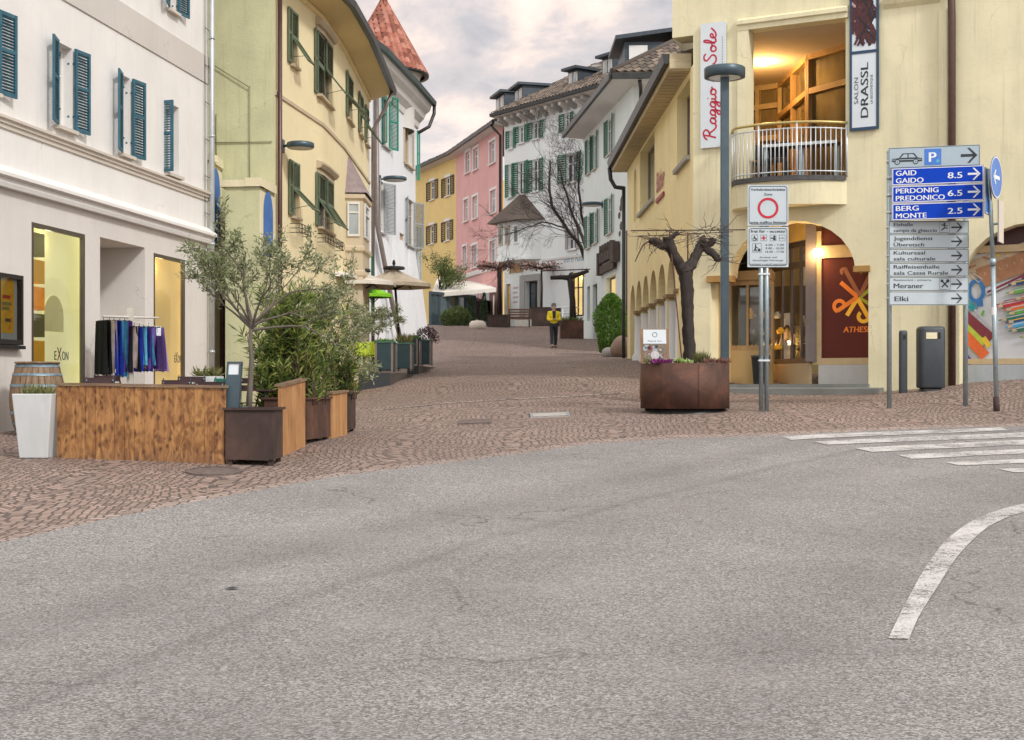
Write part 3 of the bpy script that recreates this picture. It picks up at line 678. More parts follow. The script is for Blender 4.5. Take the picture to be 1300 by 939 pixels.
# niche on the lime wall and the orange shelf at its left
um = (S1['u0']+S1['u1'])/2
mb = MB(); O = FA.at(um+.42, EYE+1.15, -.30); t_ = FA.fr(um)[1]
disc(mb, O, t_*1, V((0,0,1)), 0, .34, 20, 0, 0, PI); mb.quad(O-t_*.34-V((0,0,.25)), O+t_*.34-V((0,0,.25)), O+t_*.34, O-t_*.34)
mb.build('niche', glow('display_niche', (.62,.58,.28), .30, 1, .1), bA)
mb = MB(); uo = S1['u0']+.08
for k in range(6): fbox(mb, FA, uo+.05, uo+.62, zg+.5+.42*k, zg+.86+.42*k, -.30, -.14, k % 3)
mb.build('shelf', [M['g_or'], M['p_ye'], M['l_mix']], bA)
mb = MB()
n_ = FA.fr(1)[2]
for F_, S_ in ((FA, S1), (FA, S3)):
    uc = S_['u1']-.75 if S_ is S1 else S_['u1']-.28
    wd = .52 if S_ is S1 else .36
    zt_ = FA.z(68, 449)-.10 if S_ is S1 else FA.z(212, 460)
    O = FA.at(uc-wd/2, zt_, -.035)
    put_text(mb, 'E', O, t_, (0,0,1), .15, .07, 0, .01); put_text(mb, 'ON', O+t_*(wd*.5), t_, (0,0,1), .15, wd*.42, 0, .01)
    stroke(mb, [O+t_*(wd*.20)+V((0,0,-.01)), O+t_*(wd*.44)+V((0,0,.2))], .03, 1, n_); stroke(mb, [O+t_*(wd*.44)+V((0,0,-.01)), O+t_*(wd*.20)+V((0,0,.2))], .03, 1, n_)
mb.build('lettering', [M['ink'], M['wallred']], bA)
# doorway recess: back wall with a door
mb = MB(); a, b = S2['u0'], S2['u1']
mb.quad(FA.at(a, zg-.3, -1.1), FA.at(b, zg-.3, -1.1), FA.at(b, S2['z1'], -1.1), FA.at(a, S2['z1'], -1.1)); mb.build('recess_wall', M['wallA2'], bA)
mb = MB(); fbox(mb, FA, a+.02, a+.09, zg, S2['z1'], -1.06, -.99); fbox(mb, FA, a+.55, a+.62, zg, S2['z1'], -1.06, -.99); dr = mb.build('door', M['darkframe'], bA)
mb = MB(); mb.quad(FA.at(a+.09, zg, -1.03), FA.at(a+.55, zg, -1.03), FA.at(a+.55, S2['z1'], -1.03), FA.at(a+.09, S2['z1'], -1.03)); mb.build('pane', M['g_amber'], dr)
# downpipe, cable
mb = MB(); u = FA.L-.02; mb.tube([FA.at(u, zg-.2, .10), FA.at(u, top, .10)], .055, 10)
for z in (2.2, 4.4, 6.6, 8.6): mb.lathe(FA.at(u, z, .10), [(.056,0),(.068,0),(.068,.05),(.056,.05)], 10)
mb.build('downpipe', M['pipe_lt'], bA)
mb = MB(); u = FA.L-.24; mb.tube([FA.at(u, zcor, .04), FA.at(u, top, .04)], .008, 5)
for k in range(9): mb.tube([FA.at(u-.02, zcor+.4+.75*k, .04), FA.at(u+.26, zcor+.37+.75*k, .06)], .007, 5)
mb.build('lightning_cable', M['gutter'], bA)

# ------------------------------------------------------------------ cream building with sage side wall
B0 = (-5.12, 17*K)
FB = Facade([B0, (-4.58, 19.07*K), (-4.45, 20.8*K), (-4.435, 24.5*K)])
bB = thing('cream_house', 'curved cream yellow house with a sage green side wall and tilted olive shutters', 'house', (-6, 36, gz(-6, 36)))
zgB = gz(-4.8, 35)
zB = EYE + 9.0; z0B = zgB - 1.4
uw = []
def fl(F, x0, x1, y0, y1, d=.16): return op(F, x0, x1, y0, y1, d)
wB = [fl(FB, 368.5, 377, 16, 84), fl(FB, 402, 421, 48, 127), fl(FB, 440, 447, 98, 154), fl(FB, 455.5, 460, 122, 172), fl(FB, 463.5, 467, 138, 184),
      fl(FB, 369.5, 379, 207, 276), fl(FB, 403.5, 422, 226, 292)]
w = MB(); wall(w, FB, 0, FB.L, z0B, zB, wB); w.build('wall', M['wallB'], bB)
FG = Facade([(-9.6, 17.12*K), B0])
zl = EYE + (492-368)*.017
w = MB(); wall(w, FG, 0, FG.L, zl, zB, []); w.build('side_wall', M['wallBg'], bB)
w = MB(); wall(w, FG, 0, FG.L, z0B, zl, []); fbox(w, FG, 0, FG.L-.01, z0B, zl-.55, 0, .05); w.build('side_wall_base', M['wallBl'], bB)
w = MB(); w.quad(FB.at(FB.L, z0B), FB.at(FB.L, z0B, -7), FB.at(FB.L, zB, -7), FB.at(FB.L, zB)); w.build('end_wall', M['wallB'], bB)
zsB = EYE + 6.36
t = MB(); fprism(t, FB, 0, FB.L, [(-.01,zsB-.06),(.035,zsB-.05),(.035,zsB+.03),(-.01,zsB+.04)]); t.build('string_course', M['trimB'], bB)
# eave with painted soffit, gutter, roof
t = MB(); fprism(t, FB, -.35, FB.L+.35, [(-.02,zB-.02),(.66,zB+.18),(.66,zB+.26),(-.02,zB+.26)]); fprism(t, FB, 0, FB.L, [(-.01,zB-.16),(.05,zB-.12),(.05,zB-.03),(-.01,zB-.03)]); t.build('eave', M['soffB'], bB)
t = MB(); fprism(t, FB, -.4, FB.L+.4, [(.66,zB+.16),(.80,zB+.16),(.82,zB+.32),(.66,zB+.32)]); t.build('gutter', M['gutter'], bB)
t = MB(); fprism(t, FB, -.4, FB.L+.4, [(.62,zB+.30),(.72,zB+.36),(-3.2,zB+2.6),(-3.2,zB+.3)])
t.build('roof', M['roof_br'], bB)
mb = MB(); uD = FB.L-3.2; fbox(mb, FB, uD, uD+1.7, zB+1.1, zB+2.5, -2.3, -.9); fbox(mb, FB, uD-.2, uD+1.9, zB+2.5, zB+2.62, -2.4, -.6)
dm = mb.build('dormer', M['tin'], bB)
mb = MB(); fbox(mb, FB, uD+.3, uD+.8, zB+1.45, zB+2.3, -.91, -.88); fbox(mb, FB, uD+.95, uD+1.4, zB+1.45, zB+2.3, -.91, -.88); mb.build('pane', M['glass_l'], dm)
# green tiled strip + corner pipe
mb = MB(); mb.tube([FB.at(.05, z0B, .10), FB.at(.05, zB+.1, .10)], .05, 10)
mb.build('downpipe', M['pipe_br'], bB)
mb = MB(); u = FB.L-.08; mb.tube([FB.at(u, zB+.2, .72), FB.at(u, zB-.35, .5), FB.at(u, zB-1.0, .12), FB.at(u, z0B, .12)], .055, 9); mb.build('downpipe', M['pipe_gr'], bB)
for i, o in enumerate(wB):
    two = i in (1, 6)
    fr_ = window(FB, bB, o, M['trimB'], M['glass'], .05, 1 if two else 0, 1, sill=.09, sill_mat=M['trimB'])
    a, b, c, d = o['u0'], o['u1'], o['z0'], o['z1']; um = (a+b)/2; q, t_, n_ = FB.fr(um)
    h = d - c
    # fixed upper louvres and a lower flap pushed out from its top edge
    mb = MB(); lw = (b-a)
    k = 2 if two else 1
    for j in range(k):
        louvre(mb, FB.at(a + lw*j/k, c + h*.5, .012), t_, V((0,0,1)), lw/k-.01, h*.5, mid=False)
    ang = R(34 + 5*(i % 3)); dn = V((0,0,-1))*math.cos(ang) + n_*math.sin(ang)
    for j in range(k):
        if two and j == 0 and i == 1: louvre(mb, FB.at(a, c, .012), t_, V((0,0,1)), lw/2-.01, h*.5, mid=False); continue
        top_ = FB.at(a + lw*j/k, c + h*.5, .02)
        hh = h*.56 if not two else h*.52
        louvre(mb, top_ + dn*hh, t_, -dn, lw/k-.01, hh, mid=False)
        mb.tube([FB.at(a + lw*j/k, c+h*.12, .02), top_ + dn*hh*.8], .008, 5)
    # side leaves folded on the wall
    louvre(mb, FB.at(a-.26, c, .03), t_, V((0,0,1)), .25, h, mid=True)
    if not two or i == 6: pass
    mb.build('shutter', M['sh_olive'], bB)
    if two:
        m2 = MB(); fprism(m2, FB, a-.12, b+.12, [(.0,d+.10),(.10,d+.12),(.16,d+.2),(.16,d+.25),(0,d+.30)]); fbox(m2, FB, a-.07, b+.07, d, d+.10, 0, .04); m2.build('window_hood', M['trimB'], bB)
# flower racks under the lower windows
for o in (wB[5], wB[6]):
    m2 = MB(); a, b, z = o['u0']-.2, o['u1']+.15, o['z0']-.2
    for zz in (0, -.10, -.2):
        m2.tube([FB.at(a, z+zz, .04), FB.at(a, z+zz, .26), FB.at(b, z+zz, .26), FB.at(b, z+zz, .04)], .009, 5)
    n = int((b-a)/.11)
    for k in range(n+1):
        u = a + (b-a)*k/n; m2.tube([FB.at(u, z, .26), FB.at(u, z-.1, .29 if k % 2 else .24), FB.at(u, z-.2, .26)], .007, 5)
    m2.build('flower_rack', M['black'], bB)
# oriel bay
mb = MB(); u0 = FB.u(438.5); u1 = u0 + 1.75
zb1 = EYE+5.15; zb0 = EYE + 3.75; prof = [(u0, 0), (u0+.04, .46), (u1-.04, .46), (u1, 0)]
def ring(z, k=1.0, e=0): return [FB.at(u+(-e if i < 2 else e), z, o*k + (0 if o else -.02)) for i, (u, o) in enumerate(prof)]
def loft(mb, A, B, m=0):
    for i in range(len(A)-1): mb.quad(A[i], A[i+1], B[i+1], B[i], m)
loft(mb, ring(z0B), ring(zb0)); loft(mb, ring(zb0), ring(zb1))
for zz, e in ((zb0-.1, .06), (zb1-.1, .07), (zb0-.75, .04)):
    loft(mb, ring(zz-.05, 1.0), ring(zz, 1.14, e)); loft(mb, ring(zz, 1.14, e), ring(zz+.10, 1.14, e)); loft(mb, ring(zz+.10, 1.14, e), ring(zz+.14, 1.0))
oriel = mb.build('oriel', plaster('oriel_stone', (.66,.56,.41), .08, .25), bB)
mb = MB(); rr = ring(zb1+.04, 1.25, .10)
loft(mb, rr, [FB.at(u0+.55, EYE+6.25, 0), FB.at(u0+.6, EYE+6.25, 0.02), FB.at(u1-.6, EYE+6.25, 0.02), FB.at(u1-.55, EYE+6.25, 0)]); mb.build('oriel_roof', flat('slate_mauve', (.30,.24,.25), .8, 0, .2), oriel)
for ia in (0, 1):
    A0, A1 = ring(zb0+.28)[ia:ia+2]; dv = (A1-A0); nn = V((dv.y, -dv.x, 0)).normalized(); O = A0 + dv*.16 + nn*.006; w_ = dv*.68
    mb = MB(); U = V((0,0,1)); H_ = .92
    for a_, b_, ww, hh in ((0,0,1,.06),(0,H_-.06,1,.06),(0,.06,.12,H_-.12),(.88,.06,.12,H_-.12),(.12,.62,.76,.04)): mb.obox(O+w_*a_+U*b_, w_*ww, nn*.04, U*hh)
    wf = mb.build('oriel_window', M['white'], oriel); m2 = MB(); m2.quad(O+nn*.012, O+w_+nn*.012, O+w_+nn*.012+U*H_, O+nn*.012+U*H_); m2.build('pane', M['glass_l'], wf)
# garden gate walls with blue arches in front of the side wall
def arch_panel(mb, F, u0, u1, z0, z1, off, m=0):
    um, w_ = (u0+u1)/2, (u1-u0)/2; sp = z1-w_*1.25
    pts = [F.at(u0, z0, off), F.at(u1, z0, off)] + [F.at(um + w_*math.cos(PI*k/12), sp + (z1-sp)*math.sin(PI*k/12), off) for k in range(13)]
    mb.poly(pts, m)
def gate(label, x0, x1, d0, d1, ytop, ay0, ay1, px_l):
    A = P(x0, 0, d0); B = P(x1, 0, d1); F = lin((A.x, A.y), (B.x, B.y))
    zt_ = EYE + (492-ytop)*d0/1000; zb = gz(A.x, A.y)-.6
    g = thing('porch_block', label, 'porch', (A.x, A.y, zb))
    L = P(px_l, 0, d0+.05); mb = MB()
    mb.quad((L.x, L.y, zb), (A.x, A.y, zb), (A.x, A.y, zt_), (L.x, L.y, zt_)); wall(mb, F, 0, F.L, zb, zt_, [])
    back = F.at(F.L, zt_); mb.quad((L.x, L.y, zt_), (A.x, A.y, zt_), back, (L.x, back.y, zt_)); mb.build('wall', M['wallBg'] if x0 > 300 else M['wallBl'], g)
    mb = MB(); fbox(mb, F, -.06, F.L+.02, zt_-.02, zt_+.16, -.3, .06); Fl = lin((L.x, L.y), (A.x, A.y)); fbox(mb, Fl, -.1, Fl.L+.05, zt_-.02, zt_+.12, -.3, .06); mb.build('coping', M['wallBl'], g)
    mb = MB(); fbox(mb, F, 0.0, F.L, F.z((x0+x1)/2, ay1)-.05, zt_-.1, .002, .03); mb.build('arch_surround', M['wallBl'], g)
    mb = MB(); arch_panel(mb, F, F.L*.16, F.L*.84, F.z((x0+x1)/2, ay1), F.z((x0+x1)/2, ay0), .034); mb.build('arch_panel', M['blue'], g)
gate('low sage porch with a tall blue arched niche beside the corner pipe', 329.5, 347.5, 16.3, 16.95, 236, 243, 326, 286)
gate('cream porch pier with a blue arched niche beside the zinc downpipe', 264.5, 280, 16.35, 17.0, 203, 214, 308, 250)
# brown doorway strip and letter box on the sage wall
mb = MB(); a = FG.u(280.5); b = FG.u(290); fbox(mb, FG, a, (a+b)/2, z0B, FG.z(285, 338), .05, .12); fbox(mb, FG, (a+b)/2, b, z0B, FG.z(285, 338), .05, .06, 1)
dd = mb.build('door', [M['pipe_br'], M['black']], bB)
mb = MB(); uu = FG.u(298); zz = FG.z(298, 407); fbox(mb, FG, uu-.075, uu+.075, zz-.14, zz+.14, .052, .13); lb = mb.build('meter_box', M['pipe_lt'], bB)
mb = MB(); fbox(mb, FG, uu-.05, uu+.05, zz-.06, zz+.08, .131, .137); mb.build('cover', M['signback'], lb)
# cables on the side wall
mb = MB(); zc_ = FG.z(310, 182); mb.tube([FG.at(FG.u(268), FG.z(268, 182), .03), FG.at(FG.L-.05, zc_+.02, .03)], .012, 5); 
mb.tube([FG.at(FG.u(266), FG.z(266, 80), .05), FG.at(FG.u(318), FG.z(318, 112), .06)], .012, 5); mb.tube([FG.at(FG.u(317.5), FG.z(317, 110), .04), FG.at(FG.u(317.5), FG.z(317, 232), .04)], .010, 5)
mb.tube([FG.at(FG.u(275), FG.z(275, 145), .03), FG.at(FG.u(275), FG.z(275, 200), .03)], .010, 5); mb.build('cable', flat('cable_olive', (.26,.25,.14), .6), bB)
zc2 = FB.z(380, 278)
# green folded shutter by the oriel's far end
mb = MB(); louvre(mb, FB.at(FB.L-.5, EYE+2.2, .1), FB.fr(FB.L)[1], V((0,0,1)), .42, 1.9); mb.build('shutter', M['sh_green'], bB)

# ------------------------------------------------------------------ tall white house with the turret
FC = Facade([(-5.55, 25.4*K), (-4.95, 26.9*K), (-4.22, 29.9*K), (-3.87, 31.6*K)])
bC = thing('turret_house', 'tall cool white house with a red tiled turret and sloping buttress foot', 'house', (-5, 50, gz(-5, 50)))
zC = EYE + 10.95; zgC = gz(-4, 50); z0C = zgC-1.2
wC = [op(FC, 485.5, 493.5, 119, 187, .2), op(FC, 513, 523.5, 156, 211, .25, .45), op(FC, 482, 487, 231, 296, .18), op(FC, 516.5, 525, 254, 313, .18), op(FC, 507.5, 513, 297, 325, .15)]
w = MB(); wall(w, FC, 0, FC.L, z0C, zC, wC); w.quad(FC.at(FC.L, z0C), FC.at(FC.L, z0C, -7), FC.at(FC.L, zC, -7), FC.at(FC.L, zC)); w.quad(FC.at(0, z0C, -7), FC.at(0, z0C), FC.at(0, zC), FC.at(0, zC, -7)); w.build('wall', M['wallC'], bC)
# flared buttress: three ribs with battered foot
mb = MB(); zf = EYE + 5.6
for a, b in ((.04, .30), (.36, .52), (.60, .80), (.86, 1.04)):
    ua, ub = FC.L*a, FC.L*b
    mb.quad(FC.at(ua, z0C, .75), FC.at(ub, z0C, .75), FC.at(ub, zf, -.01), FC.at(ua, zf, -.01))
    mb.add([FC.at(ua, z0C, .75), FC.at(ua, zf, -.01), FC.at(ua, z0C, -.01)], [(0,1,2)]); mb.add([FC.at(ub, z0C, .75), FC.at(ub, zf, -.01), FC.at(ub, z0C, -.01)], [(0,1,2)])
mb.build('buttress', M['wallC'], bC)
t = MB(); fprism(t, FC, -.1, FC.L+.4, [(-.02,zC-.55),(.06,zC-.5),(.10,zC-.3),(.28,zC-.12),(.34,zC+.05),(.52,zC+.2),(.6,zC+.45),(-.02,zC+.45)]); t.build('cornice', M['trimC'], bC)
t = MB(); fprism(t, FC, -.2, FC.L+.6, [(.58,zC+.42),(.74,zC+.42),(.76,zC+.6),(.58,zC+.6)]); t.build('gutter', flat('gutter_green', (.06,.09,.085), .5, .4, .2), bC)
t = MB(); fprism(t, FC, -.2, FC.L+.6, [(.6,zC+.55),(.66,zC+.60),(-3.4,zC+.95),(-3.4,zC+.5)]); t.build('roof', M['roof_br'], bC)
mb = MB(); mb.tube([FC.at(FC.L+.5, zC+.45, .68), FC.at(FC.L+.45, zC+.1, .68), FC.at(FC.L+.3, zC-.45, .5), FC.at(FC.L, zC-.75, .1)], .07, 9); mb.build('downpipe', M['gutter'], bC)
mb = MB(); ud = FC.u(474); mb.tube([FC.at(ud, zC-.3, .12), FC.at(ud+.05, EYE+5.7, .12), FC.at(ud+.5, EYE+3.0, .55), FC.at(ud+1.0, z0C+1, .95)], .085, 9); mb.build('downpipe', M['pipe_gr'], bC)
o = wC[0]; window(FC, bC, o, M['trimB'], M['glass'], .06, 1, 1, sill=.1, sill_mat=M['stone']); shutter(FC, bC, o, -1, 150, M['sh_emer'], .5); shutter(FC, bC, o, 1, 150, M['sh_emer'], .5)
o = wC[1]; window(FC, bC, dict(o, z1=o['z1']-.25), M['trimB'], M['glass'], .09, 1, 0, sill=.12, sill_mat=M['trimB'])
mb = MB()
a, b = o['u0'], o['u1']; fbox(mb, FC, a-.14, a, o['z0'], o['z1'], .002, .05); fbox(mb, FC, b, b+.14, o['z0'], o['z1'], .002, .05); fbox(mb, FC, a-.14, b+.14, o['z1'], o['z1']+.14, .002, .05)
fbox(mb, FC, (a+b)/2-.07, (a+b)/2+.07, o['z0'], o['z1']-.2, -.2, -.02); mb.build('window_surround', M['trimB'], bC)
for o in (wC[2], wC[3]):
    window(FC, bC, o, M['trimB'], M['glass'], .06, 1, 1, sill=.1, sill_mat=M['stone']); shutter(FC, bC, o, -1, 165, M['sh_grey'], .5); shutter(FC, bC, o, 1, 150, M['sh_grey'], .62)
window(FC, bC, wC[4], M['trimB'], flat('board_tan', (.55,.42,.28), .8), .05, 0, 0)
mb = MB(); louvre(mb, FC.at(FC.L-.02, EYE+8.3, .05), FC.fr(FC.L)[2]*.9+FC.fr(FC.L)[1]*.4, V((0,0,1)), .14, 2.0); mb.build('shutter', M['sh_emer'], bC)
mb = MB(); louvre(mb, FC.at(FC.L-.02, EYE+4.2, .05), FC.fr(FC.L)[2]*.7+FC.fr(FC.L)[1]*.4, V((0,0,1)), .2, 2.2); mb.build('shutter', M['sh_grey'], bC)
# turret
tc = P(487, 0, 30.6); rT = 1.50; zT = EYE + (492-93)*.0306
mb = MB(); mb.lathe((tc.x, tc.y, 0), [(rT-.3, zC-1.0), (rT-.3, zT-.5), (rT-.1, zT-.35), (rT-.06, zT-.15), (rT+.02, zT-.05), (rT+.02, zT)], 32)
tur = mb.build('turret', M['trimC'], bC)
mb = MB(); HT = 3.05; nr = 15; nt_ = 44
for i in range(nr):
    r0 = (rT+.22)*(1-i/nr)**1.0; r1 = (rT+.22)*(1-(i+1.12)/nr); z0_ = zT - .1 + HT*i/nr; z1_ = zT - .1 + HT*(i+1.12)/nr
    nn_ = max(8, int(nt_*(1-i/nr)))
    for k in range(nn_):
        a = 2*PI*(k + .5*(i % 2))/nn_; dA = PI/nn_*1.04
        vs = []
        for rr_, zz_ in ((r0, z0_), (max(r1, .02), z1_)):
            for s_ in (-1, -.4, .4, 1): vs.append(V((tc.x + (rr_+(.05 if abs(s_) < .9 else 0))*math.cos(a+dA*s_), tc.y + (rr_+(.05 if abs(s_) < .9 else 0))*math.sin(a+dA*s_), zz_ + (.03 if abs(s_) < .9 else 0))))
        mb.add(vs, [(0,1,5,4),(1,2,6,5),(2,3,7,6),(0,3,2,1)], 0, False)
mb.build('turret_roof', M['roof_red'], tur)
mb = MB(); mb.lathe((tc.x, tc.y, zT+HT-.2), [(.16,0),(.10,.2),(.05,.35),(.09,.45),(.03,.6),(.015,1.0),(0,1.0)], 12); mb.build('finial', M['sh_emer'], tur)
mb = MB(); mb.lathe((tc.x, tc.y, zT-.16), [(rT+.1,0),(rT+.26,0),(rT+.26,.07),(rT+.1,.07)], 32); mb.build('turret_gutter', M['gutter'], tur)

# ------------------------------------------------------------------ far row: yellow, pink, pale white
pY0, pY1, pP1 = (-6.41, 53.9*K), (-3.55, 50*K), (-.52, 44.05*K)
FY = lin(pY0, pY1); FPk = lin(pY1, pP1); pW0 = (-.43, 43.9*K); pW1 = (4.4, 40.1*K); FW = lin(pW0, pW1)
zRow = EYE + 14.6; z0R = 4.2
bY = thing('yellow_house', 'far yellow house with dark brown shutters beyond the turret house', 'house', (FY.at(2, 0).x, FY.at(2, 0).y, 5))
bP = thing('pink_house', 'far salmon pink house with white framed windows between the yellow and the pale house', 'house', (FPk.at(2, 0).x, FPk.at(2, 0).y, 5))
bW = thing('pale_house', 'far pale white house with green shutters and a tiled bay window behind the bare tree', 'house', (FW.at(2, 0).x, FW.at(2, 0).y, 5))
wY = [op(FY, 546, 552, 230, 254), op(FY, 565.5, 572, 225, 249), op(FY, 545.5, 551, 286, 310), op(FY, 565, 571, 281, 306)]
w = MB(); wall(w, FY, -.6, FY.L, z0R, zRow, wY); w.quad(FY.at(-.6, z0R, -8), FY.at(-.6, z0R), FY.at(-.6, zRow, 0), FY.at(-.6, zRow, -8)); w.build('wall', M['wallDy'], bY)
for o in wY:
    window(FY, bY, o, M['white'], M['glass'], .09, 1, 1, sill=.1, sill_mat=M['white']); 
    for s_ in (-1, 1): shutter(FY, bY, o, s_, 178, M['sh_brown'], (o['u1']-o['u0'])*.72, mid=False, pitch=.12)
    m2 = MB(); fbox(m2, FY, o['u0']-.08, o['u1']+.08, o['z1'], o['z1']+.16, .001, .05); m2.build('window_lintel', M['white'], bY)
wP = [op(FPk, *b) for b in [(591,597,193,220),(601,607.3,188.5,216),(621.5,629,179.5,208),(589,594.6,253.5,281.5),(600,606.6,249.5,278),(622.5,630,241.5,271),(587.5,592.6,313,340),(599,606,311.5,340),(621.8,630,305.5,334.5)]]
w = MB(); wall(w, FPk, 0, FPk.L, z0R, zRow, wP); w.build('wall', M['wallDp'], bP)
for o in wP:
    window(FPk, bP, o, M['white'], M['glass_l'], .10, 1, 1, sill=.12, sill_mat=M['white'])
    m2 = MB(); a, b, c, d = o['u0'], o['u1'], o['z0'], o['z1']
    for q in ((a-.14, a, c, d+.14), (b, b+.14, c, d+.14), (a, b, d, d+.14)): fbox(m2, FPk, *q, .001, .04)
    m2.build('window_surround', M['white'], bP)
t = MB(); fprism(t, FPk, 0, FPk.L, [(-.01,FPk.z(600,352)),(.10,FPk.z(600,351)),(.10,FPk.z(600,347)),(-.01,FPk.z(600,345))]); t.build('string_course', M['trimC'], bP)
# shop openings at street level of the pink house
mb = MB(); 
for x0, x1 in ((584, 592), (597, 607), (612, 622)):
    fbox(mb, FPk, FPk.u(x0), FPk.u(x1), 4.0, FPk.z((x0+x1)/2, 366), .004, .03)
mb.build('shop_window', M['glass'], bP)
# pale house: bay with its own little roof
wW = [op(FW, *b) for b in [(646.5,651.5,166,189),(658.5,666,160,182),(676,685,154.5,177),(716.5,724,144,167),(645.5,650,209,251),(657.5,666,205.5,247),(676,685,202.5,243.5),(719,732,195,232),(721,732,296,317)]]
W1r = op(FW, 646, 664, 341, 400, .6, .9); Wd = op(FW, 667.5, 683, 357, 402, .35); Wd2 = op(FW, 642.6, 648, 361, 402, .2); Wl = op(FW, 725, 743, 346, 402, .25)
w = MB(); wall(w, FW, 0, FW.L, z0R, zRow+.3, wW+[Wd, Wd2, Wl]); w.build('wall', M['wallDw'], bW)
for i, o in enumerate(wW):
    window(FW, bW, o, M['white'], M['glass'], .08, 1, 1, sill=.12, sill_mat=M['white'])
    if i < 8:
        for s_ in (-1, 1): shutter(FW, bW, o, s_, 170 if s_ < 0 else 165, M['sh_green'], min(.62, (o['u1']-o['u0'])*.75), mid=False, pitch=.12)
    else:
        m2 = MB(); a, b, c, d = o['u0'], o['u1'], o['z0'], o['z1']
        for q in ((a-.2, a, c, d+.2), (b, b+.2, c, d+.2), (a, b, d, d+.2)): fbox(m2, FW, *q, .001, .05)
        m2.build('window_surround', M['stone'], bW)
mb = MB(); a, b = FW.u(641), FW.u(687); z0b, z1b = FW.z(660, 331), FW.z(660, 281); pr = [(a, 0), (a+.35, .75), (b-.9, .75), (b, 0)]
R_ = lambda z, k=1.0: [FW.at(u, z, q*k) for u, q in pr]
loft(mb, R_(z0b), R_(z1b)); loft(mb, R_(z0b-.06, 1.1), R_(z0b+.10, 1.1)); mb.poly(R_(z0b)); mb.poly(R_(z0b-.06, 1.1)[::-1]); mb.poly(R_(z0b+.10, 1.1)); bay = mb.build('bay', M['wallDw'], bW)
mb = MB(); e0 = [FW.at(a-.5, z1b-.1, 0), FW.at(a-.15, z1b-.1, 1.15), FW.at(b-.6, z1b-.1, 1.15), FW.at(b+.35, z1b-.1, 0)]; ap = FW.at(a+1.7, FW.z(668, 243), 0)
for i in range(3): mb.add([e0[i], e0[i+1], ap], [(0,1,2)])
mb.poly(e0[::-1]); mb.build('bay_roof', M['roof_br'], bay)
for i, (t0, t1) in enumerate(((.06, .24), (.36, .56), (.74, .96))):
    A_, B_ = (R_(0)[1], R_(0)[2]); dv = B_-A_; nn = V((dv.y, -dv.x, 0)).normalized()
    m2 = MB(); zc0 = FW.z(660, 312); hh = FW.z(660, 288)-zc0
    O = V((A_.x, A_.y, zc0)) + dv*t0 + nn*.004; m2.obox(O, dv*(t1-t0), nn*.05, V((0,0,hh)))
    wf = m2.build('bay_window', M['trimB'] if i < 2 else M['white'], bay)
    m3 = MB(); m3.obox(O+dv*(t1-t0)*.18+nn*.051+V((0,0,.1)), dv*(t1-t0)*.64, nn*.006, V((0,0,hh-.2))); m3.build('pane', M['glass'] if i == 2 else M['glass_c'], wf)
# doors
for o, mg in ((Wd, M['glass']), (Wd2, M['g_amber']), (Wl, M['g_amber'])):
    window(FW, bW, o, M['black'] if o is not Wd2 else M['ochrewood'], mg, .09, 2 if o is Wl else 1, 1, name='door')
m2 = MB(); a, b, d = Wd['u0'], Wd['u1'], Wd['z1']
for q in ((a-.5, a-.03, 4, d+.0), (b+.03, b+.25, 4, d), (a-.5, b+.25, d, d+.35)): fbox(m2, FW, *q, .001, .07)
m2.build('door_surround', M['stone'], bW)
m2 = MB(); uA = FW.u(655); zA = FW.z(655, 347); O = FW.at(uA, zA, .03); tW = FW.fr(0)[1]; disc(m2, O, tW*1, V((0,0,.85)), 0, .62, 18, 0, 0, PI); m2.build('arch_light', M['ochrewood'], bW)
# string line, painted notice and blue house lettering
m2 = MB(); zz = FW.z(700, 331); fbox(m2, FW, FW.u(688), FW.L, zz, zz+.12, .001, .05); m2.build('string_course', M['trimC'], bW)
m2 = MB(); 
for k, zq in enumerate((366, 372, 378, 384)):
    zz = FW.z(653, zq); ux = FW.u(651.5); fbox(m2, FW, ux, ux+.5-.08*(k % 2), zz-.05, zz+.05, .004, .012)
m2.build('wall_notice', flat('faded_print', (.58,.42,.46), .8), bW)
m2 = MB(); put_text(m2, 'dere Rau', FW.at(FW.u(716), FW.z(716, 334), .012), tW, V((0,0,1)), .42, FW.u(741)-FW.u(716), 0, 0, .3); m2.build('lettering', flat('faded_blue', (.33,.47,.54), .8), bW)
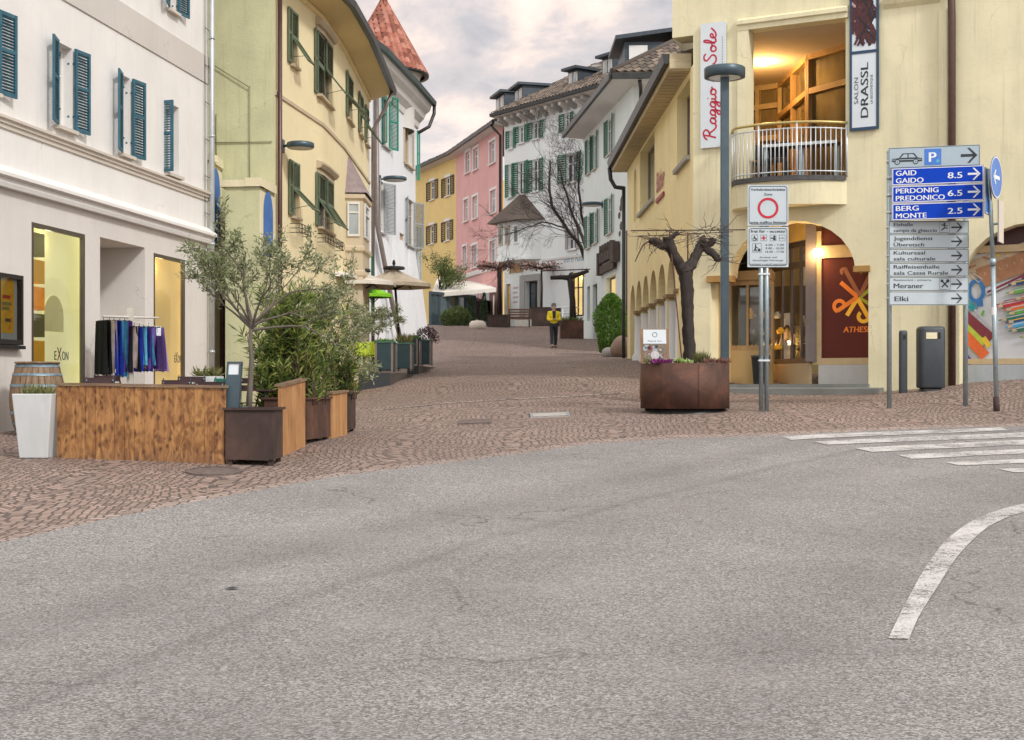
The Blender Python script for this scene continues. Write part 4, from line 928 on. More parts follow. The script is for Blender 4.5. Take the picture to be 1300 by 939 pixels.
# eaves, gutters and the long roof
def eave(F, u0, u1, z, over, parent, gm=M['gutter'], sof=M['trimC'], roofback=6.5, rise=2.55, roofm=M['roof_br']):
    t = MB(); fprism(t, F, u0, u1, [(-.02,z-.02),(over,z+.08),(over,z+.24),(-.02,z+.24)]); t.build('eave', sof, parent)
    t = MB(); fprism(t, F, u0, u1, [(over,z+.10),(over+.14,z+.10),(over+.16,z+.27),(over,z+.27)]); t.build('gutter', gm, parent)
    tile_slope(F, u0, u1, z+.28, over+.10, roofback, rise, parent, roofm)
def tile_slope(F, u0, u1, z, o0, back, rise, parent, mat, rows=26, pitch=.28, name='roof'):
    mb = MB(); n = max(2, int((u1-u0)/pitch)); L = math.hypot(back+o0, rise)
    for j in range(rows):
        s0, s1 = j/rows, (j+1.15)/rows
        for i in range(n):
            ua = u0 + (u1-u0)*(i+.04)/n; ub = u0 + (u1-u0)*(i+.96)/n; uc = (ua+ub)/2
            jz = ru(-.012, .012)
            f = lambda u, s, h: F.at(u, z + rise*s + h + jz, o0 - (o0+back)*s)
            mb.add([f(ua, s0, .02), f(uc, s0, .085), f(ub, s0, .02), f(ua, s1, 0), f(uc, s1, .05), f(ub, s1, 0)], [(0,1,4,3),(1,2,5,4)], 0, False)
    f = lambda u, s: F.at(u, z - .02 + rise*s, o0 - (o0+back)*s)
    mb.quad(f(u0, 0), f(u1, 0), f(u1, 1), f(u0, 1)); mb.quad(f(u0, 0), f(u0, 1), F.at(u0, z-.05, -back), F.at(u0, z-.05, o0)); mb.quad(f(u1, 1), f(u1, 0), F.at(u1, z-.05, o0), F.at(u1, z-.05, -back))
    return mb.build(name, mat, parent)
for k in range(int(FW.L/.62)):
    u = .2+.62*k; mb = MB(); fprism(mb, FW, u, u+.2, [(0,zRow-.12),(.10,zRow-.12),(.62,zRow+.12),(.62,zRow+.26),(0,zRow+.26)]); mb.build('eave_bracket', M['wallA2'] if k % 2 else M['stone'], bW)
eave(FY, -1.0, FY.L+.05, zRow, .5, bY, rise=2.4); eave(FPk, 0, FPk.L+.1, zRow, .5, bP, rise=2.7); eave(FW, -.2, FW.L+1.0, zRow+.3, .72, bW, rise=3.7)
mb = MB(); u = FPk.L-.1; mb.tube([FPk.at(u-.4, zRow+.1, .55), FPk.at(u-.1, zRow-.1, .5), FPk.at(u, zRow-.5, .12), FPk.at(u, 4, .12)], .075, 9); mb.build('downpipe', M['gutter'], bP)
def dormer(F, x0, x1, y0, y1, back, parent, lit=True):
    """box dormer; the pixels give its face, back is how far behind the facade it stands"""
    q = F.fr(F.u((x0+x1)/2))[0]; 
    u0 = F.u(x0); u1 = F.u(x1); sc = (q.y+back)/1800; zb, zt_ = EYE+(492-y1)*sc, EYE+(492-y0)*sc
    mb = MB(); fbox(mb, F, u0, u1, zb-.6, zt_, -back-3.4, -back); fbox(mb, F, u0-.18, u1+.18, zt_+.002, zt_+.14, -back-3.6, -back+.35); d = mb.build('dormer', M['tin'], parent)
    m2 = MB(); wd = u1-u0
    fbox(m2, F, u0+wd*.10, u0+wd*.46, zb+.25, zt_-.12, -back, -back+.04); fbox(m2, F, u0+wd*.56, u0+wd*.9, zb+.25, zt_-.12, -back, -back+.04); wf = m2.build('dormer_window', M['offwhite'], d)
    m3 = MB(); fbox(m3, F, u0+wd*.16, u0+wd*.40, zb+.35, zt_-.2, -back+.041, -back+.05); fbox(m3, F, u0+wd*.62, u0+wd*.84, zb+.35, zt_-.2, -back+.041, -back+.05); m3.build('pane', M['glass_l'], wf)
dormer(FPk, 609, 620, 125, 150, 1.0, bP); dormer(FPk, 628, 638, 116, 142, 1.2, bP)
dormer(FW, 693, 706, 93, 122, 1.5, bW); dormer(FW, 734, 748, 77, 107, 1.6, bW)
c_ = FW.at(FW.u(667), 0, -5.5); sc = c_.y/1800; zc0, zc1 = EYE+(492-130)*sc, EYE+(492-88)*sc
mb = MB(); mb.box((c_.x, c_.y, (zc0+zc1)/2-.5), (1.15, .9, zc1-zc0+1)); mb.box((c_.x, c_.y, zc1+.06), (1.35, 1.1, .12)); ch = mb.build('chimney', M['stone'], bW)
a_ = FW.at(FW.u(762), 0, -4); sc = a_.y/1800; zt_ = EYE+(492-52)*sc
mb = MB(); mb.tube([(a_.x, a_.y, zt_-3), (a_.x, a_.y, zt_)], .03, 6)
for k in range(4): mb.tube([(a_.x-.5+.08*k, a_.y, zt_-.1-.25*k), (a_.x+.8-.08*k, a_.y, zt_-.1-.25*k)], .02, 5)
mb.build('aerial', M['stone'], bW)

# ------------------------------------------------------------------ right pale green house
E0, E1 = (3.28, 36*K), (4.55, 29.6*K)
FE = lin(E0, E1); FE2 = lin(E1, (11, 29.3*K))
bE = thing('mint_house', 'pale mint house with dark green shutters and a carved timber sign, right of the street', 'house', (E1[0], E1[1], gz(*E1)))
zE = EYE + 11.35; z0E = 2.4
wE = [op(FE, 746, 749.5, 176, 221, .12), op(FE, 753.5, 757.5, 170, 215, .12), op(FE, 771.5, 777, 150, 196, .12), op(FE, 745.5, 749.5, 273, 315, .12), op(FE, 754, 758.5, 268, 309, .12), op(FE, 771.5, 776.5, 250, 297, .12),
      op(FE, 745.3, 749, 364, 408, .25), op(FE, 752.5, 758, 361, 406, .25), op(FE, 769, 781.5, 351, 400, .3)]
w = MB(); wall(w, FE, 0, FE.L, z0E, zE, wE); w.quad(FE.at(0, z0E, -9), FE.at(0, z0E), FE.at(0, zE), FE.at(0, zE, -9)); wall(w, FE2, 0, FE2.L, z0E, zE, []); w.build('wall', M['wallE'], bE)
for i, o in enumerate(wE):
    if i < 6:
        window(FE, bE, o, M['white'], M['glass'], .07, 1, 1, sill=.1, sill_mat=M['trimA'])
        for s_ in (-1, 1): shutter(FE, bE, o, s_, 176 if s_ < 0 else 170, M['sh_green'], (o['u1']-o['u0'])*.62, mid=False, pitch=.1)
    else: window(FE, bE, o, M['darkframe'], M['glass'] if i < 8 else M['g_amber'], .08, 0, 0, name='shop_window')
# hipped eave with white soffit
ov = .88
oc = [V((FE.at(0, zE, ov).x, FE.at(-.3, zE, ov).y, zE+.1)), V((E1[0]-ov*.95, E1[1]-ov*.8*1, zE+.1)), V((11, FE2.at(FE2.L, 0, ov*.8).y, zE+.1))]
ic = [FE.at(0, zE-.02), V((E1[0], E1[1], zE-.02)), V((11, 29.3*K, zE-.02))]
mb = MB()
for i in range(2): mb.quad(ic[i], ic[i+1], oc[i+1], oc[i])
mb.build('soffit', M['white'], bE)
mb = MB(); up = V((0,0,.22))
for i in range(2):
    d_ = (oc[i+1]-oc[i]); nn = V((d_.y, -d_.x, 0)).normalized()*.13
    mb.obox(oc[i]-V((0,0,.03)), d_, nn, up)
mb.build('gutter', M['gutter'], bE)
mb = MB(); rz_ = oc[1]+V((0,0,.22)); hip = V((E1[0]+5.2, E1[1]+5.2, zE+4.3)); rl = V((FE.at(0, 0, -5.6).x+.4, E0[1]+.4, zE+4.3)); rr_ = V((12, E1[1]+5.2, zE+4.3))
def tile_face(mb, A, B, C, D, pitch=.30, rows=22):
    """A,B along the eave, D,C along the ridge"""
    n = max(2, int((B-A).length/pitch)); N = (B-A).cross(D-A).normalized(); N = N if N.z > 0 else -N
    for j in range(rows):
        s0, s1 = j/rows, (j+1.15)/rows
        for i in range(n):
            a, b = (i+.04)/n, (i+.96)/n; c = (a+b)/2; f = lambda u, s, h: (A.lerp(B, u)).lerp(D.lerp(C, u), s) + N*h
            mb.add([f(a, s0, .03), f(c, s0, .11), f(b, s0, .03), f(a, s1, 0), f(c, s1, .07), f(b, s1, 0)], [(0,1,4,3),(1,2,5,4)])
    mb.quad(A, B, C, D)
tile_face(mb, oc[0]+V((0,0,.22)), rz_, hip, rl); tile_face(mb, rz_, oc[2]+V((0,0,.22)), rr_, hip)
mb.tube([rz_+V((0,0,.05)), hip+V((0,0,.08))], .12, 8); mb.build('roof', M['roof_br'], bE)
mb = MB(); dq = P(812, 0, 32.0); dz0, dz1 = EYE+(492-92)*.032, EYE+(492-56)*.032
mb.box((dq.x+.9, dq.y+1.8, (dz0+dz1)/2-.3), (3.0, 3.4, dz1-dz0+.8)); mb.obox((dq.x-1.0, dq.y-.3, dz1+.12), (4.0, 0, .55), (0, 4.2, .15), (0, 0, .16)); dm = mb.build('dormer', M['tin'], bE)
mb = MB(); mb.box((dq.x-.05, dq.y+.06, (dz0+dz1)/2+.05), (.75, .05, .95)); mb.build('dormer_window', M['white'], dm)
mb = MB(); pE = V((E1[0]+.28, E1[1]-.12, 0)); mb.tube([(pE.x-.1, pE.y-.6, zE+.05), (pE.x-.05, pE.y-.5, zE-.25), (pE.x, pE.y, zE-.7), (pE.x, pE.y, 2)], .07, 8); mb.build('downpipe', M['gutter'], bE)
# painted ornaments beside the corner
mb = MB()
for k, (x, y, s_) in enumerate([(790, 255, .17), (788.5, 264, .13), (786.5, 274, .12), (789, 287, .15), (787, 297, .10), (792, 244, .09)]):
    u = FE.u(x); z = FE.z(x, y); q, t_, n_ = FE.fr(u); disc(mb, FE.at(u, z, .012), t_*2.0, V((0,0,1)), 0, s_*(1.2), 7, 0)
mb.build('wall_ornament', flat('ornament_brown', (.10,.08,.06), .8, 0, .5, 10), bE)
# timber sign board with raised lettering
mb = MB(); u0, u1 = FE.u(763.5), FE.u(784); z_t, z_b = FE.z(774, 321), FE.z(774, 341); um = (u0+u1)/2; q, t_, n_ = FE.fr(um)
fbox(mb, FE, u0, u0+.35, FE.z(765, 350), FE.z(765, 322), .03, .22); fbox(mb, FE, u0+.4, u1-.1, FE.z(774, 345), FE.z(774, 335), .04, .16)
for k in range(5):
    uu = u0+.5+(u1-u0-.7)*k/5; fbox(mb, FE, uu, uu+.5, z_b+.3, z_t+.1+.16*(k % 2), .05, .2); mb.tube([FE.at(uu+.25, z_t+.05, .12), FE.at(uu+.25, z_t+.38, .12)], .12, 7)
fbox(mb, FE, u1-.1, u1+.6, FE.z(785, 333), FE.z(785, 308), .03, .30)
mb.build('timber_sign', wood('carved_timber', (.05,.035,.03), (.15,.11,.085), 'y', .8), bE)
mb = MB(); u = FE.L-.25; mb.tube([FE.at(u, z0E, .14), FE.at(u, FE.z(790, 300), .14)], .09, 8); mb.build('post_casing', M['pipe_br'], bE)

# ------------------------------------------------------------------ right yellow corner building
C0 = (3.91, 17.0*K)
far = (3.70, 25.25*K)
FS = lin(far, C0)                                   # street wing, arcade
tR = 2.6
C1 = (3.91+3.35*tR, (17.0-tR)*K)
FF = lin(C0, C1)                                    # front with balcony
bF = thing('corner_building', 'straw yellow corner building with a recessed balcony, arcade and arched shopfronts', 'building', (5, 31, gz(5, 31)))
zgF = gz(4.5, 31); z0F = zgF - 1.2; zF = 13.2; zWing = EYE + 6.97
wS = [op(FS, 859.5, 876, 112, 207, .34), op(FS, 812.5, 831, 180, 262, .34)]
niche = op(FS, 804.5, 808, 215, 282, .12, .35)
zsp, ztop = EYE+2.25, EYE+3.15
ar = []
for k in range(6):
    yc = 24.35 - 1.18*k; u = FS.u(650+1000*(3.73/yc)); ar.append(dict(u0=u-.80, u1=u+.80, z0=z0F, z1=ztop, depth=.42, arch=ztop-zsp-.02))
ar = [a for a in ar if a['u1'] < FS.L-.4]
w = MB(); wall(w, FS, 0, FS.L, z0F, zWing, wS+[niche]+ar); w.quad(FS.at(0, z0F, -7), FS.at(0, z0F), FS.at(0, zWing), FS.at(0, zWing, -7)); w.build('wing_wall', M['wallF2'], bF)
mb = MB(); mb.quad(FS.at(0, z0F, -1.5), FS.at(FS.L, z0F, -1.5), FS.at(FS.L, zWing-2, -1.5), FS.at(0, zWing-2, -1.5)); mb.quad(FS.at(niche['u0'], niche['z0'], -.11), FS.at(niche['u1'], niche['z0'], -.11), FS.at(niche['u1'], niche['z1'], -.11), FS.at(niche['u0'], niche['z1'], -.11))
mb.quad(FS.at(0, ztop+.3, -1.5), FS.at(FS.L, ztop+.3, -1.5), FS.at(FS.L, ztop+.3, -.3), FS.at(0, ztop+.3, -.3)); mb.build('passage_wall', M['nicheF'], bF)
M['capital'] = flat('capital_brown', (.30,.20,.09), .7, 0, .15)
# columns between the arches
for i in range(len(ar)+1):
    if i == 0: continue
    u = (ar[i-1]['u1'] + (ar[i]['u0'] if i < len(ar) else ar[i-1]['u1']+.5))/2
    zb = gz(FS.at(u, 0).x, FS.at(u, 0).y)
    mb = MB(); mb.lathe(FS.at(u, zb-.1, -.20), [(.30,0),(.30,.22),(.24,.30),(.23,zsp-zb-.12),(.25,zsp-zb-.02)], 18); co = mb.build('column', M['wallC'], bF)
    mb = MB(); c_ = FS.at(u, zsp-.06, -.20); q, t_, n_ = FS.fr(u); mb.obox(c_-t_*.34-n_*.25+V((0,0,.02)), t_*.68, n_*.50, V((0,0,.085))); mb.build('capital', M['capital'], co)
for o in wS:
    window(FS, bF, o, M['pipe_gr'], M['glass_c'], .07, 1, 0, sill=.10, sill_mat=M['stone'], sillw=.10)
# red wall lettering
mb = MB(); u0, u1 = FS.u(834.5), FS.u(844); z_ = FS.z(839, 243); t_ = FS.fr(0)[1]
put_text(mb, 'Bücher', FS.at(u0, z_+.05, .03), t_, V((0,0,1)), .55, (u1-u0), 0, .02, .25); fbox(mb, FS, u0, u1, z_-.22, z_-.12, .01, .05); mb.build('wall_lettering', M['wallred'], bF)
# eave of the wing: board soffit, fascia, gutter, tiles
mb = MB(); nb = 46
for k in range(nb):
    a = -.35 + (FS.L-.05)*k/nb; b = -.35 + (FS.L-.05)*(k+.80)/nb; fbox(mb, FS, a, b, zWing-.03, zWing+.03, -.02, .42)
fbox(mb, FS, -.35, FS.L-.42, zWing+.035, zWing+.06, -.02, .42); fbox(mb, FS, FS.L-.46, FS.L-.405, zWing+.002, zWing+.33, -.02, .458); mb.build('soffit', M['soffw'], bF)
mb = MB(); fprism(mb, FS, -.4, FS.L-.42, [(.42,zWing-.02),(.46,zWing-.02),(.46,zWing+.24),(.42,zWing+.24)]); mb.build('fascia', M['soffw'], bF)
mb = MB(); fprism(mb, FS, -.45, FS.L-.42, [(.46,zWing+.14),(.50,zWing+.10),(.58,zWing+.12),(.62,zWing+.32),(.46,zWing+.32)])
mb.tube([FS.at(-.4, zWing+.12, .54), FS.at(-.4, zWing-.25, .50), FS.at(-.38, zWing-.50, .36), FS.at(-.3, zWing-.55, .08)], .07, 9); mb.tube([FS.at(-.3, zWing-.5, .09), FS.at(-.3, z0F, .09)], .06, 9)
mb.build('gutter', M['gutter'], bF)
mb = MB(); fprism(mb, FS, -.4, FS.L-.7, [(.48,zWing+.30),(.52,zWing+.33),(-.9,zWing+.75),(-.9,zWing+.3)]); mb.build('wing_roof', M['roof_br'], bF)
# front: openings
zbf = FF.z(1000, 231)
LB = op(FF, 951, 1073.5, 31, 231, .3); LB['z0'] = zbf
AR = dict(u0=FF.u(926), u1=FF.u(1086), z0=FF.z(1000, 349), z1=FF.z(1000, 281), depth=.5, arch=FF.z(1000, 281)-FF.z(1000, 349), nobot=1)
AL = dict(u0=FF.u(902), u1=FF.u(1102.5), z0=z0F, z1=FF.z(1000, 349), depth=.5, notop=1)
R1 = dict(u0=FF.u(1218), u1=FF.u(1405), z0=z0F, z1=FF.z(1300, 283), depth=.42, arch=FF.z(1300, 283)-FF.z(1218, 352)+.25)
w = MB(); wall(w, FF, 0, FF.L, z0F, zF, [LB, AR, AL, R1])
# upper part of the front runs a little past the corner over the wing
un = FF.u(853.5)
zn = FF.z(866, 47)
wall(w, FF, un, 0, zn, zF, []); w.quad(FF.at(un, zn), FF.at(0, zn), FF.at(0, zn, -.6), FF.at(un, zn, -.6)); w.quad(FF.at(un, zn, 0), FF.at(un, zF, 0), FF.at(un, zF)+V((1.9,6.2,0)), FF.at(un, zn)+V((1.9,6.2,0)))
w.quad(FF.at(0, zn-1.8), FF.at(0, zn), FF.at(0, zn)+V((0,.0,0)), FF.at(0, zn-1.8)+V((0,0,0))); w.build('wall', M['wallF'], bF)
mb = MB(); fprism(mb, FF, un-.4, FF.L, [(-.1,zF),(.6,zF),(.6,zF+.2),(-6,zF+2),(-6,zF)]); mb.build('roof', M['roof_br'], bF)
# trims: lintel over the balcony, pilaster by the banner, panel at the right
mb = MB(); fprism(mb, FF, FF.u(937), FF.u(1077), [(.0,LB['z1']+.0),(.06,LB['z1']+.0),(.06,LB['z1']+.10),(.11,LB['z1']+.12),(.11,LB['z1']+.2),(0,LB['z1']+.26)]); fbox(mb, FF, FF.u(937), FF.u(951), zbf, LB['z1'], .0, .05)
fbox(mb, FF, FF.u(1193), FF.u(1203), z0F, FF.z(1200, 12), .0, .08); fprism(mb, FF, FF.u(1122), FF.u(1193), [(0,FF.z(1160,8)),(.10,FF.z(1160,3)),(.16,FF.z(1160,-4)),(0,FF.z(1160,-4))]); mb.build('trim', M['wallF'], bF)
mb = MB(); u = FF.u(1210); mb.tube([FF.at(u-.05, zF-.6, .22), FF.at(u, FF.z(1210, 30), .12), FF.at(u, z0F, .12)], .075, 10); mb.build('downpipe', M['pipe_br'], bF)
# imposts either side of the arch
mb = MB(); zi = FF.z(1000, 349)
M['impost'] = flat('impost_ochre', (.42,.24,.07), .7, 0, .15); fbox(mb, FF, FF.u(898), FF.u(928), zi-.10, zi+.03, -.3, .06); mb.build('impost', M['impost'], bF); mb = MB(); fbox(mb, FF, FF.u(1084), FF.u(1105), zi+.0, zi+.12, -.3, .06); mb.build('impost', M['impost'], bF)
# loggia behind the balcony
uL0, uL1 = LB['u0'], LB['u1']; zl1 = LB['z1']
q = lambda u, z, d: FF.at(u, z, -d)
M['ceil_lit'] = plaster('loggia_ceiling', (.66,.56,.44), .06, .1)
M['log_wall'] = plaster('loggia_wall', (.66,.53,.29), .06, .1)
L0, R0, L1, R1_ = FF.at(uL0-.12, 0, -.3), FF.at(uL1+1.0, 0, -.3), P(940, 0, 20.4), P(1130, 0, 20.4)
WZ = lambda p, z: V((p.x, p.y, z))
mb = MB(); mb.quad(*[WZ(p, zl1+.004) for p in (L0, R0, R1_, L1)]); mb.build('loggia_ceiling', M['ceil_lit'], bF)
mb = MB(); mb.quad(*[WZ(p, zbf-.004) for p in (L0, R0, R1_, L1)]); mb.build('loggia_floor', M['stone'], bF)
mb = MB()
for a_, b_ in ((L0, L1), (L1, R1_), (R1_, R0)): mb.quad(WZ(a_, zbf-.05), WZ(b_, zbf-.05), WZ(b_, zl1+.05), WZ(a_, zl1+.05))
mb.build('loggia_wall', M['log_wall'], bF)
def glazp(A, B, parent, n, zs, mf, mg, th=.07, name='glazed_screen'):
    A = V((A[0], A[1], 0)); B = V((B[0], B[1], 0)); d = B-A; L = d.length; d.normalize(); nn = V((d.y, -d.x, 0))
    mb = MB()
    for k in range(n+1): mb.obox(A + d*(L*k/n) - d*th/2 + V((0,0,zs[0])), d*th, nn*th, V((0,0,zs[-1]-zs[0])))
    for z in zs: mb.obox(A + V((0,0,z-.05)) + nn*.004, d*L, nn*(th-.008), V((0,0,.13)))
    f = mb.build(name, mf, parent); m2 = MB(); m2.quad(A+V((0,0,zs[0])), B+V((0,0,zs[0])), B+V((0,0,zs[-1])), A+V((0,0,zs[-1]))); m2.build('pane', mg, f); return f
def glaz(p, q_, parent, n, zs, mf, mg, th=.07, name='glazed_screen'):
    return glazp(FF.at(p[0], 0, p[1]), FF.at(q_[0], 0, q_[1]), parent, n, zs, mf, mg, th, name)
zz = [zbf+.02, zl1-.85, zl1-.07]
M['amber_glass'] = darkglass('amber_glass', (.085,.065,.035), .06, (.30,.23,.12))
gA, gB, gC, gD = P(992,0,19.6), P(1029,0,17.95), P(1082,0,17.3), P(935,0,20.0)
glazp(gA, gB, bF, 2, zz, M['ochrewood'], M['amber_glass'], .11); glazp(gB, gC, bF, 1, zz, M['ochrewood'], M['amber_glass'], .12)
glazp(gD, gA, bF, 2, [zbf+.02, zl1-1.35, zl1-.55, zl1-.07], M['tan'], M['amber_glass'], .10)
c_ = P(968, 0, 18.3); c_.z = zl1
mb = MB(); mb.lathe(c_, [(.0,-.10),(.10,-.09),(.14,-.04),(.14,.0)], 16); mb.build('ceiling_lamp', emit('lamp_amber', (1,.62,.18), 12), bF); lampc = c_ - V((0,0,.3))
# balcony slab: shallow bow
uB0, uB1 = FF.u(929.5), FF.u(1075); zs_ = zbf
def bow(t, out=.66):
    """t 0..1 from left to right: bulges most at the left third"""
    o = out*(1-(2*abs(t-.42)/1.16)**2.4); e = min(1, t/.10)**.5 * min(1, (1-t)/.03)**.5; return max(0, o*e)
NB = 28
def bowpts(z, k=1.0, add=0): return [FF.at(uB0 + (uB1-uB0)*i/NB, z, bow(i/NB)*k+add) for i in range(NB+1)]
mb = MB(); loft(mb, bowpts(zs_-.55, .92), bowpts(zs_-.06, 1.0)); mb.poly(bowpts(zs_-.55, .92) + [FF.at(uB1, zs_-.55), FF.at(uB0, zs_-.55)]); mb.build('balcony', M['wallF'], bF)
mb = MB(); loft(mb, bowpts(zs_-.07, 1.0, .05), bowpts(zs_+.03, 1.0, .05)); mb.poly(bowpts(zs_+.03, 1.0, .05)); mb.poly(bowpts(zs_-.07, 1.0, .05)[::-1]); mb.build('balcony_edge', flat('edge_slate', (.07,.07,.07), .7, 0, .3, 12), bF)
mb = MB(); H = 1.12
for i in range(NB+1):
    big = i in (0, 9, 18, NB); 
    if i % 1 == 0:
        p = bowpts(0, .95)[i]; z_ = zs_+.02; mb.tube([(p.x, p.y, z_), (p.x, p.y, z_+H-(.0 if big else .12))], .024 if big else .0105, 8)
mb.tube(bowpts(zs_+.12, .95), .014, 6); mb.tube(bowpts(zs_+H-.12, .95), .014, 6); rl_ = mb.build('railing', M['steel'], bF)
mb = MB(); mb.tube(bowpts(zs_+H, .95), .030, 8); mb.build('handrail', flat('handrail_brass', (.55,.42,.16), .35, .4), rl_)
# porch under the arch: side, back, panels
zp0, zp1 = FF.z(1000, 487), FF.z(1000, 279)
mb = MB(); a, b = FF.u(880), FF.u(1125)
mb.quad(q(a, zp1+.05, .45), q(b, zp1+.05, .45), q(b, zp1+.05, 3.2), q(a, zp1+.05, 3.2)); mb.build('porch_ceiling', wood('porch_boards', (.30,.15,.05), (.50,.27,.10), 'x', .6), bF)
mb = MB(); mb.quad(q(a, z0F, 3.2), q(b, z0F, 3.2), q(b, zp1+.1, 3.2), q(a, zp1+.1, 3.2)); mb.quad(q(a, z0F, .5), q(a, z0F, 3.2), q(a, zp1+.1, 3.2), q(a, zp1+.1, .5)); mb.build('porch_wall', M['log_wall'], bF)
fl_ = MB(); zst = gz(FF.at(FF.u(1010), 0).x, FF.at(FF.u(1010), 0).y - .4)
zf0 = FF.z(1000, 487)
fl_.quad(q(a, zf0, -.0), q(b, zf0, -.0), q(b, zf0, 3.2), q(a, zf0, 3.2)); fl_.build('porch_floor', M['stone'], bF)
# steps
mb = MB(); us0, us1 = FF.u(915), FF.u(1122); fprism(mb, FF, us0, us1, [(-.1,zf0-1),(.42,zf0-1),(.42,zf0-.09),(.40,zf0-.07),(-.1,zf0-.07)]); M['slate'] = plaster('step_slate', (.22,.225,.21), .25, .4, .4); mb.build('step', M['slate'], bF); mb = MB(); fprism(mb, FF, FF.u(880), FF.u(1104), [(-.5,zf0-.5),(.14,zf0-.5),(.14,zf0+.004),(-.5,zf0+.004)]); mb.build('step', M['slate'], bF)
# burgundy shop panel with its emblem, cream frame, marble plinth
uP0, uP1 = FF.u(1033), FF.u(1110); dpn = -.62; zq0, zq1 = FF.z(1070, 454), FF.z(1070, 324)
mb = MB(); fbox(mb, FF, uP0, uP1, zq0, zq1, dpn-.03, dpn); pn = mb.build('shop_panel', M['burg'], bF)
mb = MB(); fbox(mb, FF, uP0-.17, uP0-.002, zq0-.14, FF.z(1040, 290), dpn-.06, dpn+.06); fbox(mb, FF, uP0, uP1, zq0-.14, zq0-.002, dpn-.06, dpn+.06); fbox(mb, FF, uP0, uP1, zq1+.002, FF.z(1060, 308), dpn-.06, dpn+.05); mb.build('panel_frame', M['tan'], pn)
mb = MB(); fbox(mb, FF, uP0, uP1, FF.z(1070, 308)+.004, FF.z(1070, 283), dpn-.03, dpn); mb.build('transom_panel', M['burg'], pn)
mb = MB(); fbox(mb, FF, FF.u(1030), uP1, z0F, FF.z(1070, 463), dpn-.08, dpn+.10); mb.build('plinth', M['marble'], bF)
E_ = lambda x, y, o=.006: FF.at(FF.u(x-10), FF.z(x, y), dpn+o)
nF = FF.fr(1)[2]
mb = MB()
def S_(pts, w, m, o=.006): stroke(mb, [E_(x, y, o) for x, y in pts], w*.0158, m, nF)
def curl(cx, cy, r, a0, a1, w, m):
    S_([(cx + r*(1-.25*k/14)*math.cos(R(a0+(a1-a0)*k/14)), cy - r*(1-.25*k/14)*math.sin(R(a0+(a1-a0)*k/14))) for k in range(15)], w, m)
S_([(1072,338),(1088,367),(1091,373)], 5.4, 2); S_([(1107,342),(1095,367),(1090.5,374)], 5.4, 2, .008); curl(1071, 342, 4, 20, 250, 4, 2)
S_([(1067,356),(1089,375)], 5.6, 0); S_([(1089,375),(1063,393)], 5.6, 0, .008); curl(1066, 386.5, 8, 250, 10, 5, 0)
S_([(1108,362),(1092,376),(1108,387)], 5.4, 3)
S_([(1088,378),(1075,399)], 5.6, 1); S_([(1089,377),(1102,400)], 5.6, 1, .008); curl(1096, 400, 7.5, 10, -235, 5, 1)
mb.build('emblem', [M['p_or'], M['p_ye'], M['p_br'], M['p_gr']], pn)
mb = MB(); put_text(mb, 'ATHESIA', E_(1070.5, 421, .007), FF.fr(1)[1], V((0,0,1)), .125, (FF.u(1112)-FF.u(1072)), 0, .03, .12); mb.build('lettering', M['p_or'], pn)
# glass display: slanting bay of three panes with a bronze post
d0 = (FF.u(1020), -.62); d1 = (FF.u(965)-.3, -1.9)
zd0, zd1 = FF.z(1010, 459), FF.z(1010, 331)
A = FF.at(d0[0], 0, d0[1]); B = FF.at(d1[0], 0, d1[1])
ds = glaz(d1, d0, bF, 4, [zd0, zd1-.02, zd1+.42], flat('display_bronze', (.23,.18,.15), .35, .5), M['shopglass'], .05, 'display_case')
mb = MB(); dv = (A-B); mb.obox(V((B.x, B.y, z0F)), dv, V((dv.y, -dv.x, 0)).normalized()*.06, V((0,0,zd0-z0F-.03))); mb.build('display_plinth', plaster('plinth_beige', (.55,.42,.26), .08, .2), ds)
mb = MB(); mb.obox(V((A.x-.02, A.y-.02, zd0))-FF.fr(1)[1]*.10, FF.fr(1)[1]*.22, nF*.08, V((0,0,zp1-zd0))); mb.build('display_post', flat('post_taupe', (.20,.165,.16), .5), ds)
M['g_disp'] = glow('display_light', (.58,.46,.24), .38, 3.5, .85)
mb = MB(); nb_ = V((-dv.y, dv.x, 0)).normalized()
mb.obox(V((B.x, B.y, zd0))+nb_*.9-dv*.2, dv*1.2, nb_*.02, V((0,0,zd1+.4-zd0))); mb.build('display_back', M['g_disp'], ds)
mb = MB()
for k in range(60):
    t_ = ru(.03, .95); hz = zd0 + random.choice([.02, .02, .42, .8]) ; s_ = ru(.02, .05); p = V((B.x, B.y, hz)) + dv*t_ + nb_*ru(.25, .65); hh_ = ru(.10,.26); k_ = random.randrange(5)
    if k % 3: mb.lathe(p, [(0,0),(s_,0),(s_*1.05,hh_*.6),(s_*.4,hh_*.75),(s_*.35,hh_),(0,hh_)], 9, k_)
    else: mb.obox(p, dv.normalized()*s_*2.2, nb_*s_, V((0,0,hh_)), k_)
mb.build('display_goods', [M['tan'], M['white'], M['rust'], M['skin_pr'], M['anth']], ds)
for zz_ in (.4, .78): mb = MB(); mb.obox(V((B.x, B.y, zd0+zz_))+nb_*.2, dv, nb_*.5, V((0,0,.015))); mb.build('display_shelf', M['glass_l'], ds)
